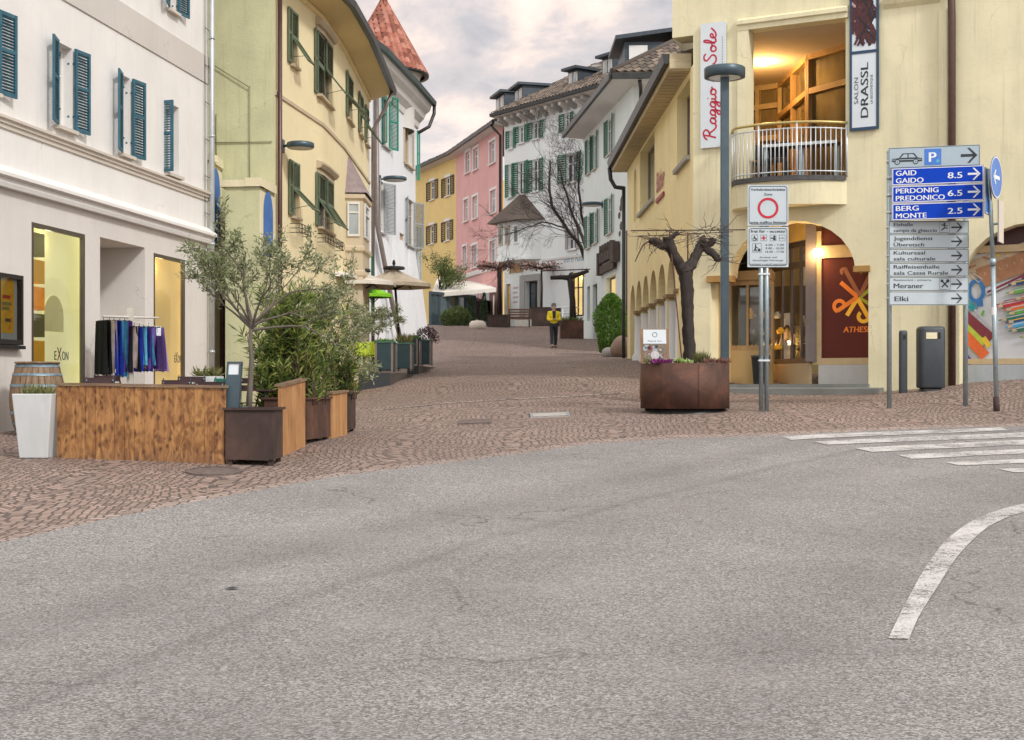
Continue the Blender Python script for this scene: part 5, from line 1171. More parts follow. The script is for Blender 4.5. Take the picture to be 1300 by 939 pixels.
# portrait poster in the display
mb = MB(); pq = V((B.x, B.y, zd0+.05)) + dv*.10 + nb_*.12; du = dv.normalized()
mb.obox(pq, du*.42, nb_*.01, V((0,0,1.05)), 0); c_ = pq + du*.21 - nb_*.006 + V((0,0,.55)); disc(mb, c_, du*.8, V((0,0,1)), 0, .18, 20, 1); disc(mb, c_+V((0,0,.09))-nb_*.003, du*.9, V((0,0,.8)), .10, .19, 20, 2, 0, PI); 
mb.build('portrait_poster', [glow('poster_white', (.75,.68,.58), .2, 3, .1), M['skin_pr'], M['hair_pr']], ds)
mb = MB(); c_ = FF.at(FF.u(1030), FF.z(1030, 319), -.62) + nF*.16; mb.tube([c_, c_ - nF*.14 + V((0,0,.06))], .02, 7, 1); mb.lathe(c_, [(.0,-.07),(.09,-.05),(.12,.03),(.07,.08),(0,.09)], 14); mb.build('spot_lamp', [emit('spot_amber', (1,.72,.35), 22), M['tan']], bF)
# amber transom above the display
mb = MB(); mb.obox(V((B.x, B.y, zd1+.44)), dv, V((dv.y,-dv.x,0)).normalized()*.03, V((0,0,zp1-zd1-.42))); mb.build('transom', glow('transom_amber', (.80,.42,.08), .28, 2, .3), ds)
# left part: dark shop window, low counter wall
uA_, uB_ = FF.u(893), FF.u(952)
zz_ = FF.z(930, 356)
sw = glaz((uA_+.12, -.95), (uB_+.2, -.95), bF, 2, [zf0+.75, zz_], M['ochrewood'], M['shopglass'], .05, 'shop_window')
mb = MB(); fbox(mb, FF, uA_-.1, uB_+.2, zf0-.02, zf0+.72, -1.0, -.88); mb.build('stall_riser', plaster('riser_ochre', (.52,.36,.16), .08, .2), bF)
mb = MB(); fbox(mb, FF, uA_-.05, uB_+.2, zz_+.06, zz_+.26, -1.0, -.85); mb.build('window_beam', M['ochrewood'], bF)
mb = MB(); fbox(mb, FF, uA_-.1, uA_+.30, zf0, zz_, -1.1, -.5); mb.build('side_pier', plaster('pier_ochre', (.55,.40,.20), .08, .2), bF)
mb = MB(); fbox(mb, FF, uA_, uB_+.6, zf0, zz_, -2.3, -2.25); mb.build('room_wall', glow('room_dark', (.07,.045,.022), .2, 1.4, .6), bF)
mb = MB()
for k in range(26): u = ru(uA_+.4, uB_+.25); z = zf0+.75+random.choice([0, 0, .35, .7]); s_ = ru(.04,.10); o_ = ru(-1.9,-1.4); hh_ = ru(.08,.26); k_ = random.randrange(5); mb.lathe(FF.at(u, z, o_), [(0,0),(s_*.8,0),(s_,hh_*.5),(s_*.5,hh_*.8),(s_*.4,hh_),(0,hh_)], 9, k_)
mb.build('window_goods', [M['tan'], M['white'], M['darkframe'], M['p_ye'], M['ink']], bF)
# right arch: printed window picture of pencils, scissors and a ruler, over a marble plinth
dpR = -.40; G_ = lambda x, y, o=0: FF.at(FF.u(x-7), FF.z(x, y), dpR+o); a, b = FF.u(1210), FF.u(1410)
mb = MB(); fbox(mb, FF, a, b, z0F, FF.z(1300, 463), dpR-.06, dpR+.08); mb.build('plinth', plaster('marble_blue', (.42,.46,.47), .2, .4, .05), bF)
mb = MB(); fbox(mb, FF, a, b, FF.z(1300, 462), FF.z(1300, 455), dpR-.05, dpR+.07); mb.build('window_frame', M['tan'], bF); mb = MB(); fbox(mb, FF, a, b, FF.z(1300, 317), FF.z(1300, 308), dpR-.05, dpR+.07); mb.build('window_frame', M['tan'], bF)
mb = MB(); fbox(mb, FF, a, b, FF.z(1300, 308)+.003, FF.z(1300, 278), dpR-.04, dpR); mb.build('fanlight', flat('fanlight_dark', (.06,.02,.02), .4), bF)
mb = MB(); fbox(mb, FF, a, b, FF.z(1300, 455)+.003, FF.z(1300, 317)-.003, dpR-.02, dpR); pict = mb.build('window_picture', flat('print_ground', (.56,.57,.58), .35, 0, .12, 1.5), bF)
cols = dict(wood=(.36,.17,.08), tan=(.52,.40,.27), blue=(.03,.16,.40), red=(.45,.03,.04), orange=(.70,.14,.03), green=(.12,.34,.05), lime=(.42,.55,.05), teal=(.02,.28,.33), violet=(.10,.05,.34), yellow=(.70,.48,.04), navy=(.03,.06,.15), dgreen=(.03,.15,.08), sky=(.05,.32,.60), maroon=(.20,.03,.04), steel=(.45,.46,.47))
pm = [flat('print_'+k, c, .45, 0, .15, 8) for k, c in cols.items()]; ck = list(cols)
mb = MB(); cnt = [0]
def S2(pts, w, col):
    cnt[0] += 1; stroke(mb, [G_(x, y, .003+.0007*cnt[0]) for x, y in pts], w*.0153, ck.index(col), nF)
S2([(1232,345),(1330,312)], 30, 'tan')
for k in range(30): x = ru(1216, 1290); y = ru(316, 342) - (x-1216)*.12 + 6; S2([(x, y), (x+ru(4,14), y-ru(-4,6))], 2.2, random.choice(['yellow','wood','red','tan','orange']))
S2([(1245,352),(1340,318)], 26, 'wood'); S2([(1257,371),(1340,332)], 6, 'maroon'); S2([(1255,373),(1300,352)], 2, 'steel')
for k in range(9): y = 344 - k*3.4; S2([(1252+9.5*k, y), (1254+9.5*k, y+3.5)], .8, 'tan')
for cx, cy, rx, ry, a0, a1 in ((1242, 368, 9, 13, -60, 300),):
    S2([(cx + rx*math.cos(R(a)), cy - ry*math.sin(R(a))) for a in range(a0, a1+1, 15)], 5, 'blue')
S2([(1246,378),(1247,388)], 8, 'blue'); S2([(1228,380),(1240,392)], 8, 'teal'); S2([(1240,392),(1268,423)], 2.4, 'steel'); S2([(1238,345),(1250,353),(1245,357),(1236,349)], 1.4, 'steel')
S2([(1219,392),(1262,430)], 13, 'maroon'); S2([(1214,400),(1252,437)], 9, 'lime'); S2([(1212,408),(1254,452)], 13, 'orange'); S2([(1210,430),(1236,462)], 8, 'violet'); S2([(1251,428),(1259,440)], 7, 'yellow')
S2([(1249,396),(1252,397)], 7, 'green')
pens = [(1283,360,'navy'),(1280,371,'green'),(1268,386,'maroon'),(1266,389,'red'),(1277,393,'orange'),(1281,398,'green'),(1271,406,'dgreen'),(1280,409,'navy'),(1279,415,'sky'),(1284,420,'dgreen'),(1298,428,'green'),(1290,379,'wood')]
for x, y, c in pens:
    S2([(x, y), (x+4, y-.8)], 1.6, c); S2([(x+4, y-.8), (x+10, y-2.0)], 4, 'tan'); S2([(x+10, y-2.0), (x+70, y-15)], 6.4, c); S2([(x+10, y-3.4), (x+70, y-16.4)], 1.4, 'steel' if c != 'navy' else 'yellow')
mb.build('picture_print', pm, pict)
# ------------------------------------------------------------------ foliage
def leafquad(mb, p, d, L, w, m=0, fold=.25):
    d = d.normalized(); s = d.cross(V((ru(-1,1), ru(-1,1), ru(-1,1))))
    if s.length < 1e-4: return
    s = s.normalized()*w/2; up = d.cross(s).normalized()*w*fold
    mb.add([p, p+d*L*.5+s+up, p+d*L, p+d*L*.5-s+up], [(0,1,2),(0,2,3)], m)
def rdir(): 
    z = ru(-1,1); a = ru(0, 2*PI); r = math.sqrt(1-z*z); return V((r*math.cos(a), r*math.sin(a), z))
def branch(mb, tips, p, d, L, r, depth, spread=.6, up=.15, shrink=.72, kids=(2,3), wob=.18, n=6, rmin=.006):
    pts = [p]; q = p; dd = d.normalized(); seg = 4
    for k in range(seg):
        dd = (dd + rdir()*wob + V((0,0,up*.3))).normalized(); q = q + dd*(L/seg); pts.append(q)
    r1 = max(rmin, r*.66)
    mb.tube(pts, [r+(r1-r)*k/seg for k in range(seg+1)], n, cap=False)
    tips.append((q, dd, depth, pts))
    if depth <= 0: return
    for k in range(random.randint(*kids)):
        nd_ = (dd + rdir()*spread + V((0,0,up))).normalized()
        s = random.choice(pts[2:]) if k else q
        branch(mb, tips, s, nd_, L*shrink*ru(.8,1.15), r1*(.95 if not k else .75), depth-1, spread, up, shrink, kids, wob, max(4, n-1), rmin)

# ------------------------------------------------------------------ terrace fence, planters, left front
def boards(name, px0, px1, d0, d1, yt0, yt1, yb0, yb1, mat, label, bw=.13):
    A = P(px0, yb0, d0); B = P(px1, yb1, d1); At = P(px0, yt0, d0); Bt = P(px1, yt1, d1)
    g = thing(name, label, 'fence', (A+B)/2, 'timber terrace fence panels')
    L = (V((B.x-A.x, B.y-A.y, 0))).length; t = V(((B.x-A.x)/L, (B.y-A.y)/L, 0)); n = V((t.y, -t.x, 0)); k = int(L/bw)
    mb = MB()
    for i in range(k):
        f0, f1 = i/k, (i+1)/k; a = A.lerp(B, f0); b = A.lerp(B, f1); at = At.lerp(Bt, f0); bt = At.lerp(Bt, f1); o = n*ru(-.004,.006)
        b = b - t*.004
        vs = [a+o+V((0,0,-.03)), b+o+V((0,0,-.03)), b+o-n*.045+V((0,0,-.03)), a+o-n*.045+V((0,0,-.03)), at+o, bt+o-t*.004, bt+o-n*.045, at+o-n*.045]
        mb.add(vs, [(0,3,2,1),(4,5,6,7),(0,1,5,4),(1,2,6,5),(2,3,7,6),(3,0,4,7)])
    mb.build('board_panel', mat, g)
    mb = MB(); d = Bt-At; mb.obox(At - t*.015 + n*.025 + V((0,0,.003)), d+t*.03, -n*.11, V((0,0,.032))); mb.build('cap_rail', M['fcap'], g)
    return g
boards('terrace_fence', 72, 285, 9.7, 9.42, 488.5, 492, 581, 588.5, M['fence'], 'long knotty orange timber fence panel facing the road beside the white planter')
boards('terrace_fence', 357, 387.5, 10.02, 10.72, 490.5, 482.5, 580, 566.5, M['fence2'], 'plain slanting timber fence panel between the corner planter and the oleander planter')
boards('terrace_fence', 421, 441, 11.58, 12.15, 500, 497, 556, 549.5, M['fence2'], 'shortest timber fence panel, beyond the oleander planter')

def box_planter(label, A, t, n_, w, dpt, h, mat, rim=.03, cat='planter', group=None, soil=True, foot=True):
    """A = front left foot, t along the front, n_ backwards"""
    g = thing('planter_box', label, cat, A, group); mb = MB(); z0 = V((0,0,.05 if foot else 0)); H = V((0,0,h-.05 if foot else h))
    th = .02
    O = A+z0; mb.obox(O, t*w, n_*th, H); mb.obox(O+n_*(dpt-th), t*w, n_*th, H); mb.obox(O+n_*th, t*th, n_*(dpt-2*th), H); mb.obox(O+n_*th+t*(w-th), t*th, n_*(dpt-2*th), H)
    mb.obox(O+t*th+n_*th, t*(w-2*th), n_*(dpt-2*th), V((0,0,.02)))
    bx_ = mb.build('box', mat, g)
    mb = MB(); T = O+H-V((0,0,.0)); e = rim
    mb.obox(T-t*e-n_*e+V((0,0,.002)), t*(w+2*e), n_*(e+.03), V((0,0,.03))); mb.obox(T-t*e+n_*(dpt-.03)+V((0,0,.002)), t*(w+2*e), n_*(e+.03), V((0,0,.03)))
    mb.obox(T-t*e+n_*.03+V((0,0,.003)), t*(e+.03), n_*(dpt-.06), V((0,0,.028))); mb.obox(T+t*(w-.03)+n_*.03+V((0,0,.003)), t*(e+.03), n_*(dpt-.06), V((0,0,.028))); mb.build('rim', mat, bx_)
    if soil:
        mb = MB(); N = 8
        vs = [O+H-V((0,0,.06+ru(-.015,.02)))+t*(th+(w-2*th)*i/N)+n_*(th+(dpt-2*th)*j/N) for j in range(N+1) for i in range(N+1)]
        mb.add(vs, [(j*(N+1)+i, j*(N+1)+i+1, (j+1)*(N+1)+i+1, (j+1)*(N+1)+i) for j in range(N) for i in range(N)], 0, True); mb.build('soil', M['soil'], g)
    if foot:
        mb = MB()
        for a in (.08, .92):
            for b in (.1, .9): mb = MB(); mb.box(A+t*w*a+n_*dpt*b+V((0,0,.0)), (.06,.06,.12)); mb.build('foot', M['rust2'], g)
    return g, O+H
X_, Y_ = V((1,0,0)), V((0,1,0))
A = P(286, 588, 9.4); plc, Tc = box_planter('square dark rust planter at the terrace corner with the olive tree and bollard light', A, X_, Y_, .58, .66, .64, M['rust2'])
A1_, B1_ = P(389.5, 562, 10.8), P(419.5, 555.5, 11.54); t1 = V((B1_.x-A1_.x, B1_.y-A1_.y, 0)); w1 = t1.length; t1.normalize(); n1 = V((-t1.y, t1.x, 0))
pl1, T1 = box_planter('long rust planter holding the big oleander between two fence panels', A1_, t1, n1, w1, .6, .60, M['rust'])
A2_, B2_ = P(442, 549, 12.2), P(451.5, 547, 12.6); t2 = V((B2_.x-A2_.x, B2_.y-A2_.y, 0)); w2 = t2.length; t2.normalize(); n2_ = V((-t2.y, t2.x, 0))
pl2, T2 = box_planter('far end rust planter of the terrace under the grey green shrub', A2_, t2, n2_, w2, .55, .60, M['rust2'])

# bollard light standing in the corner planter
bl = P(293.5, 523, 9.52); g = thing('bollard_light', 'slim anthracite bollard light standing in the corner planter', 'garden light', bl)
mb = MB(); k_ = V((.07,0,1)).normalized(); mb.obox(bl+V((-.085,-.06,-.06)), V((.17,0,0)), V((0,.13,0)), k_*.52); mb.build('post', M['anth'], g, .006)
mb = MB(); o_ = bl+V((-.085,-.06,-.06))+k_*.52
for a, b in ((0,0),(.15,0),(0,.11),(.15,.11)): mb.obox(o_+V((a,b,0)), V((.02,0,0)), V((0,.02,0)), k_*.12)
mb.obox(o_+k_*.121, V((.17,0,0)), V((0,.13,0)), k_*.025); mb.build('head_frame', M['anth'], g)
mb = MB(); mb.obox(o_+V((.022,.014,.002)), V((.126,0,0)), V((0,.1,0)), k_*.115); mb.build('lens', flat('lens_white', (.74,.80,.84), .3), g)

# olive tree in the corner planter
def olive(label, base, h, seed, lean=V((.0,0,1)), R0=.04, n=14, spread=1.0, group=None, fork=.55, lm='l_olive', dens=1.0, cw=1.0):
    random.seed(seed); g = thing('olive_tree', label, 'tree', base, group); mb = MB(); tips = []
    q = base; pts = [q]
    for k in range(5): q = q + V((ru(-.02,.02)+lean.x*.1, ru(-.02,.02), h*fork/5)); pts.append(q)
    mb.tube(pts, [R0*(1.15-.1*k) for k in range(6)], 8)
    for k in range(n):
        a = 2*PI*k/n*1.6 + ru(-.3,.3); el = ru(.25, 1.2)
        d = V((math.cos(a)*math.cos(el)*cw, math.sin(a)*math.cos(el)*.8, math.sin(el)))
        branch(mb, tips, q - V((0,0,ru(0,.12))), d, h*ru(.17,.25)*spread, R0*.5, 3, .65, .12, .74, (2,2), .22, 6, .004)
    mb.build('trunk', M['bark'], g)
    lf = MB()
    for p, d, dep, pts in tips:
        if dep > 2: continue
        m = int((15 if dep else 26)*dens)
        for k in range(m):
            s = random.choice(pts).lerp(random.choice(pts), rnd()) + rdir()*.05; dd = (d + rdir()*1.1).normalized(); leafquad(lf, s, dd, ru(.045,.085), ru(.014,.024))
    lf.build('crown', M[lm], g); return g
ob = V((P(316,0,9.68).x, K*9.68, Tc.z-.06))
olive('tall olive tree with an open silvery crown rising from the square corner planter', ob, 2.45, 5, R0=.036, n=12, spread=1.05, fork=.46, dens=1.7)
olive('loose grey green olive shrub behind the oleander in the far end planter', V((P(440,0,12.4).x-.12, K*12.5, T2.z-.08)), 1.9, 9, R0=.022, n=9, spread=.85, fork=.45, dens=.7)
olive('spindly young olive behind the oleander, rising over the terrace chairs', V((P(385,0,12.3).x, K*12.3, gz(P(385,0,12.3).x, K*12.3))), 2.6, 21, R0=.022, n=9, spread=.85, fork=.5, dens=.7)
# oleander: many canes with long lance leaves
def lance_shrub(name, label, base, wx, wy, h, canes, mat, L=(.11,.19), W=(.016,.026), seed=1, cat='shrub', per=46, ang=None, low=.15):
    random.seed(seed); g = thing(name, label, cat, base); st = MB(); lf = MB()
    c, s = (math.cos(ang), math.sin(ang)) if ang is not None else (1, 0)
    for k in range(canes):
        ox, oy = ru(-.5,.5)*wx*.55, ru(-.5,.5)*wy*.6; b = base + V((ox*c-oy*s, ox*s+oy*c, -.03))
        ou = V((ru(-.5,.5)*wx, ru(-.5,.5)*wy, 0)); ou = V((ou.x*c-ou.y*s, ou.x*s+ou.y*c, 0)); hh = h*ru(.55,1.02)
        pts = [b + ou*(t**1.6)*.75 + V((0,0,hh*t*(1-.12*t))) for t in [i/6 for i in range(7)]]
        st.tube(pts, [.009*(1-.6*i/6) for i in range(7)], 4)
        for j in range(per):
            t = ru(low, 1)**.8; i = min(int(t*6), 5); p = pts[i].lerp(pts[i+1], t*6-i); dr = (pts[i+1]-pts[i]).normalized()
            a = rdir(); dd = (a - dr*a.dot(dr)).normalized()*1.0 + dr*ru(.3,1.4) + V((0,0,ru(-.5,.45))); leafquad(lf, p, dd, ru(*L), ru(*W), 0, .15)
    st.build('stem', M['twig'], g); lf.build('foliage', M[mat], g); return g
mid1 = A1_.lerp(B1_, .5) + n1*.3; mid1.z = T1.z-.05
lance_shrub('oleander', 'big dense oleander with long narrow leaves overflowing the long rust planter', mid1, 1.55, 1.1, 1.85, 95, 'l_olean', L=(.12,.22), W=(.018,.030), seed=3, per=80, ang=math.atan2(t1.y, t1.x), low=.02)
mid0 = P(352,0,11.1); mid0.z = gz(mid0.x, mid0.y)+.25
lance_shrub('oleander', 'darker oleander bush behind the slanting fence panel, left of the big one', mid0, .9, .9, 1.5, 50, 'l_olean', L=(.12,.2), W=(.018,.028), seed=4, per=64)
mid2 = A2_.lerp(B2_, .5) + n2_*.2; mid2.z = T2.z-.05
lance_shrub('oleander', 'small drooping oleander at the street end of the terrace', mid2, .9, .7, 1.15, 30, 'l_olean', seed=8, per=56, low=.05)
# small pots and sprigs in the corner planter
g = thing('flower_pot', 'tiny black flower pot in the corner planter beside the olive trunk', 'pot', (ob.x-.04, ob.y-.2, Tc.z-.06))
mb = MB(); mb.lathe((ob.x-.04, ob.y-.2, Tc.z-.08), [(.0,0),(.045,0),(.062,.10),(.068,.10),(.068,.125),(.055,.125),(.05,.05)], 14); mb.build('pot', M['bin'], g)
random.seed(31); mb = MB()
for k in range(50): leafquad(mb, V((ob.x-.04+ru(-.03,.03), ob.y-.2+ru(-.03,.03), Tc.z+.02)), rdir()+V((0,0,1)), ru(.04,.09), .012)
mb.build('plant', M['l_mix'], g)

# white tapered planter with shrub
wp = P(48.5, 580, 9.75); g = thing('tall_planter', 'tall white tapered planter with a scruffy green plant at the end of the fence', 'planter', wp)
mb = MB(); sa, sb, H = .175, .245, .79
vs = []
for r, z in ((sa, 0), (sb, H), (sb-.03, H), (sb-.05, H-.09)):
    for a, b in ((-1,-1),(1,-1),(1,1),(-1,1)): vs.append(wp + V((a*r, b*r, z)))
fs = [(3,2,1,0)]
for i in range(3):
    for k in range(4): fs.append((i*4+k, i*4+(k+1) % 4, (i+1)*4+(k+1) % 4, (i+1)*4+k))
mb.add(vs, fs); mb.build('pot', M['whitepot'], g, .012)
mb = MB(); mb.quad(*[wp+V((a*.2, b*.2, H-.085)) for a, b in ((-1,-1),(1,-1),(1,1),(-1,1))]); mb.build('soil', M['soil'], g)
random.seed(14); mb = MB()
for k in range(420):
    b = wp+V((ru(-.17,.17), ru(-.17,.17), H-.08)); d = V((ru(-.6,.6), ru(-.6,.6), 1)); leafquad(mb, b+d.normalized()*ru(0,.1), d, ru(.05,.16), ru(.008,.02))
for k in range(16):
    b = wp+V((ru(-.1,.1), ru(-.1,.1), H-.08)); d = V((ru(-.4,.4), ru(-.4,.4), 1)); mb.tube([b, b+d*.2], .004, 4)
mb.build('plant', M['l_mix'], g)

# wine barrel
bp = GP(47.5, 11.35); bz = bp.z; g = thing('wine_barrel', 'old grey oak wine barrel with blue painted hoops against the shop wall', 'barrel', bp)
HB = 1.0; prof = [(.29+.10*math.sin(PI*t)**.85, HB*t) for t in [i/16 for i in range(17)]]
mb = MB(); n = 26
for k in range(n):
    a0, a1 = 2*PI*k/n+.008, 2*PI*(k+1)/n-.008; rr = ru(-.003,.003); vs = []
    for r, z in prof: vs += [bp+V(((r+rr)*math.cos(a0), (r+rr)*math.sin(a0), z)), bp+V(((r+rr)*math.cos(a1), (r+rr)*math.sin(a1), z))]
    mb.add(vs, [(2*i, 2*i+1, 2*i+3, 2*i+2) for i in range(16)], 0, True)
mb.lathe(bp, [(.27, .01), (.375, HB*.5), (.27, HB-.03), (0, HB-.03)], n); mb.build('staves', M['oak'], g)
for t, w in ((.02,.04),(.14,.035),(.29,.04),(.68,.04),(.84,.035),(.95,.04)):
    r0 = .296+.10*math.sin(PI*t)**.85; r1 = .296+.10*math.sin(PI*min(1, t+w/HB))**.85; mb = MB(); mb.lathe(bp, [(r0, HB*t), (r1, HB*t+w), (r1-.012, HB*t+w), (r0-.012, HB*t)], 32); mb.build('hoop', M['hoop'], g)
mb = MB(); mb.lathe(bp, [(0,HB+.0),(.315,HB+.0),(.315,HB+.028),(0,HB+.028)], 30); mb.build('lid', M['oak'], g)
# orange plaque seen on the barrel lid
# poster case on the wall
u0, u1 = FA.u(-9), FA.u(22); z1_, z0_ = FA.z(10, 349), FA.z(10, 438)
g = thing('poster_case', 'black framed poster case with a yellow printed poster on the left wall', 'display case', FA.at(u0, z0_))
mb = MB(); fw = .045; fbox(mb, FA, u0, u1, z0_, z0_+fw*1.6, .002, .10); fbox(mb, FA, u0, u1, z1_-fw*1.3, z1_, .002, .10); fbox(mb, FA, u0, u0+fw, z0_+fw*1.6, z1_-fw*1.3, .002, .10); fbox(mb, FA, u1-fw, u1, z0_+fw*1.6, z1_-fw*1.3, .002, .10); fbox(mb, FA, u0-.02, u1+.03, z0_-.06, z0_-.01, .002, .12); mb.build('frame', M['black'], g)
mb = MB(); fbox(mb, FA, u0+fw, u1-fw, z0_+.07, z1_-.06, .002, .02); mb.build('backing', M['signwhite'], g)
mb = MB(); ua, ub = u0+fw+.05, u1-fw-.10; fbox(mb, FA, ua, ub, z0_+.17, z1_-.09, .022, .026, 0); O = lambda u, z: FA.at(u, z, .030); tA = FA.fr(0)[1]; wd = ub-ua
put_text(mb, 'FEST', O(ua+wd*.35, z1_-.40), tA, (0,0,1), .10, wd*.5, 1, .03) if False else None
for zz_, c, a, b in ((z1_-.36, 1, .28, .75), (z1_-.46, 2, .25, .85), (z1_-.53, 2, .25, .7), (z1_-.7, 3, .45, .8)): fbox(mb, FA, ua+wd*a, ua+wd*b, zz_, zz_+.05, .027, .029, c)
for k in range(7): disc(mb, O(ua+wd*ru(.7,.9), z0_+.25+.12*k), tA, V((0,0,1)), 0, ru(.02,.05), 8, 4)
mb.build('poster', [flat('poster_amber', (.85,.46,.02), .6, 0, .15, 6), M['signred'], M['l_mix'], M['ink'], flat('poster_orange', (.80,.26,.02), .6)], g)
mb = MB(); mb.quad(FA.at(u0+fw, z0_+.07, .09), FA.at(u1-fw, z0_+.07, .09), FA.at(u1-fw, z1_-.06, .09), FA.at(u0+fw, z1_-.06, .09)); mb.build('pane', M['shopglass'], g)

# ------------------------------------------------------------------ clothes rack
rd0, rd1 = 12.75, 13.15
rA, rB = P(130, 402, rd0), P(201, 404, rd1); rgz = gz(rA.x+.4, rA.y+.3)
g = thing('clothes_rack', 'white metal clothes rack set out before the shop doorway', 'clothes rack', V((P(165,0,12.9).x, K*12.9, rgz)))
mb = MB(); d = rB-rA; mid = rA.lerp(rB, .49)
mb.tube([rA, rB], .018, 8); mb.box((mid.x, mid.y, (rgz+mid.z+.15)/2), (.10,.06,mid.z+.15-rgz)); lo = rA.lerp(rB, .40)
tr = V((d.x, d.y, 0)).normalized(); nr_ = V((tr.y, -tr.x, 0))
mb.bar(mid+nr_*.0+V((0,0,-.06)), mid+tr*.45+V((0,0,-.14)), .02); mb.bar(V((mid.x, mid.y, rgz+.03))-nr_*.35, V((mid.x, mid.y, rgz+.03))+nr_*.35, .06); mb.bar(V((mid.x, mid.y, rgz+.03))-tr*.5, V((mid.x, mid.y, rgz+.03))+tr*.5, .06)
mb.build('frame', M['offwhite'], g)
cl_m = {'black': (.012,.014,.016), 'beige': (.50,.42,.36), 'royal blue': (.012,.035,.36), 'light blue': (.10,.40,.60), 'violet': (.16,.075,.36), 'teal': (.01,.20,.26), 'lilac': (.30,.20,.56)}
def cloth(label, p, wdt, h, col, name, seed, flare=0, cuff=None, grp='trousers and skirts hanging on the clothes rack'):
    random.seed(seed); g = thing(name, label, 'garment', p - V((0,0,h)), grp)
    mb = MB(); n, mm = 10, 9; ph = ru(0,6); s = tr; f = nr_
    for side in (0, 1):
        vs = []
        for j in range(mm+1):
            t = j/mm
            for i in range(n+1):
                u = (i/n-.5); wv = .022*math.sin(u*14+ph+t*1.2)*(.35+t) ; ww = wdt*(1+flare*t)
                vs.append(p + f*(u*.36*(1+.25*flare*t)) + s*((.5 if side else -.5)*ww*(.6+.4*math.cos(u*2.6)) + wv) - V((0,0,h*t + .012*math.sin(i*1.3+ph)*t)))
        mb.add(vs, [(j*(n+1)+i, j*(n+1)+i+1, (j+1)*(n+1)+i+1, (j+1)*(n+1)+i) for j in range(mm) for i in range(n)], 0, True)
    mt = flat('cloth_'+col.replace(' ', '_'), cl_m[col], .85, 0, .22, 9, 0, .2) if 'cloth_'+col.replace(' ', '_') not in bpy.data.materials else bpy.data.materials['cloth_'+col.replace(' ', '_')]
    o = mb.build('fabric', mt, g)
    mb = MB(); mb.tube([p+V((0,0,.07)), p+V((0,0,.0))], .005, 5); mb.bar(p-f*.18, p+f*.18, .014, .02); mb.build('hanger', M['black'], g)
    if cuff:
        mb = MB()
        for k in range(7): c = p + f*ru(-.17,.17) + s*ru(-.05,.05) - V((0,0,h+ru(-.05,.03))); mb.lathe(c, [(0,-.03),(.03,-.02),(.035,.02),(0,.035)], 7)
        mb.build('cuff', cuff, g)
gg = [('black', 0, .0, .86, .085), ('beige', .105, 0, .84, .05), ('royal blue', .18, 0, .88, .085), ('light blue', .285, 0, .90, .07), ('violet', .37, 0, .83, .08)]
nm = {'black': 'black trousers at the far left end of the clothes rack', 'beige': 'narrow beige trousers next to the black pair on the left', 'royal blue': 'royal blue trousers in the left half of the rack', 'light blue': 'light blue trousers in the left half of the rack', 'violet': 'violet trousers just left of the rack post'}
for i, (c, f, fl_, h, w_) in enumerate(gg): cloth(nm[c], rA.lerp(rB, f+.02)-V((0,0,.07)), w_*1.15, h, c, 'trousers', i, .2, M['trimA'] if c in ('beige',) else None)
g2 = [('black', .47, .72, 'black jacket hanging just right of the rack post'), ('beige', .56, .68, 'beige top between the black and the blue jackets'), ('royal blue', .655, .72, 'royal blue jacket in the right half of the rack'), ('light blue', .73, .64, 'light blue top in the right half of the rack'), ('violet', .82, .70, 'violet jacket beside the lilac one'), ('lilac', .93, .72, 'lilac jacket with a white tag at the right end of the rack')]
for i, (c, f, h, l) in enumerate(g2): cloth(l, rA.lerp(rB, f)-V((0,0,.16)), .20 if c == 'lilac' else .12, h, c, 'jacket', 20+i, .85, M['trimA'] if c == 'beige' else None, 'jackets hanging on the clothes rack')
tg = rA.lerp(rB, .97) + V((.0,-.08,-.30)); g = [o for o in COL.objects if o.get('label', '').startswith('lilac')][0]
mb = MB(); mb.obox(tg+nr_*.02, tr*.09, nr_*.004, V((0,0,.16))); mb.build('tag', M['letwhite'], g)

# ------------------------------------------------------------------ terrace tables and chairs
chR = thing('folding_chair', 'x', 'chair', (0,0,0), 'slatted folding chairs on the terrace')
def chair_parts(root, mat_s):
    mb = MB()
    for z in (.80, .69): mb.obox((-.21, .20-(.86-z)*.12, z-.045), (.42,0,0), (0,.018,0), (0,0,.085))
    mb.build('backrest', mat_s, root)
    mb = MB()
    for k in range(6): mb.obox((-.21, -.21+.068*k, .45), (.42,0,0), (0,.058,0), (0,0,.018))
    mb.build('seat', mat_s, root)
    for s in (-1, 1):
        mb = MB(); mb.bar((s*.19, .225, .86), (s*.19, -.20, 0), .012, .028); mb.build('leg', M['green_box'], root)
        mb = MB(); mb.bar((s*.165, -.18, .45), (s*.165, .22, 0), .012, .028); mb.build('leg', M['green_box'], root)
    for x in (-.18, .18): mb = MB(); mb.lathe((x, .178, .80), [(0,-.01),(.010,-.01),(.010,.01),(0,.01)], 8); mb.build('bolt', M['galv'], root)
chair_parts(chR, M['chairwood'])
chG = thing('folding_chair', 'x', 'chair', (0,0,0), 'slatted folding chairs on the terrace'); chair_parts(chG, M['sh_emer'])
spots = [(126, 11.2, .25, 'brown slatted chair nearest the barrel, turned a little away'), (145, 11.6, 2.9, 'brown slatted chair under the hanging trousers'), (221, 11.0, 0.05, 'dark slatted chair behind the middle of the long fence'), (243, 11.9, .2, 'reddish slatted chair in front of the white plant pots'),
         (261, 10.8, -.1, 'mauve brown slatted chair with two pale bolts behind the long fence'), (322, 12.0, .15, 'brown slatted chair behind the olive trunk near the sage wall'), (338, 11.1, -.35, 'brown slatted chair between the olive trunk and the slanting fence')]
for i, (px, d, rz, l) in enumerate(spots):
    p = GP(px, d)
    if i == 0: chR.location = p; chR.rotation_euler.z = rz; chR['label'] = l
    else: dup(chR, p, rz, l)
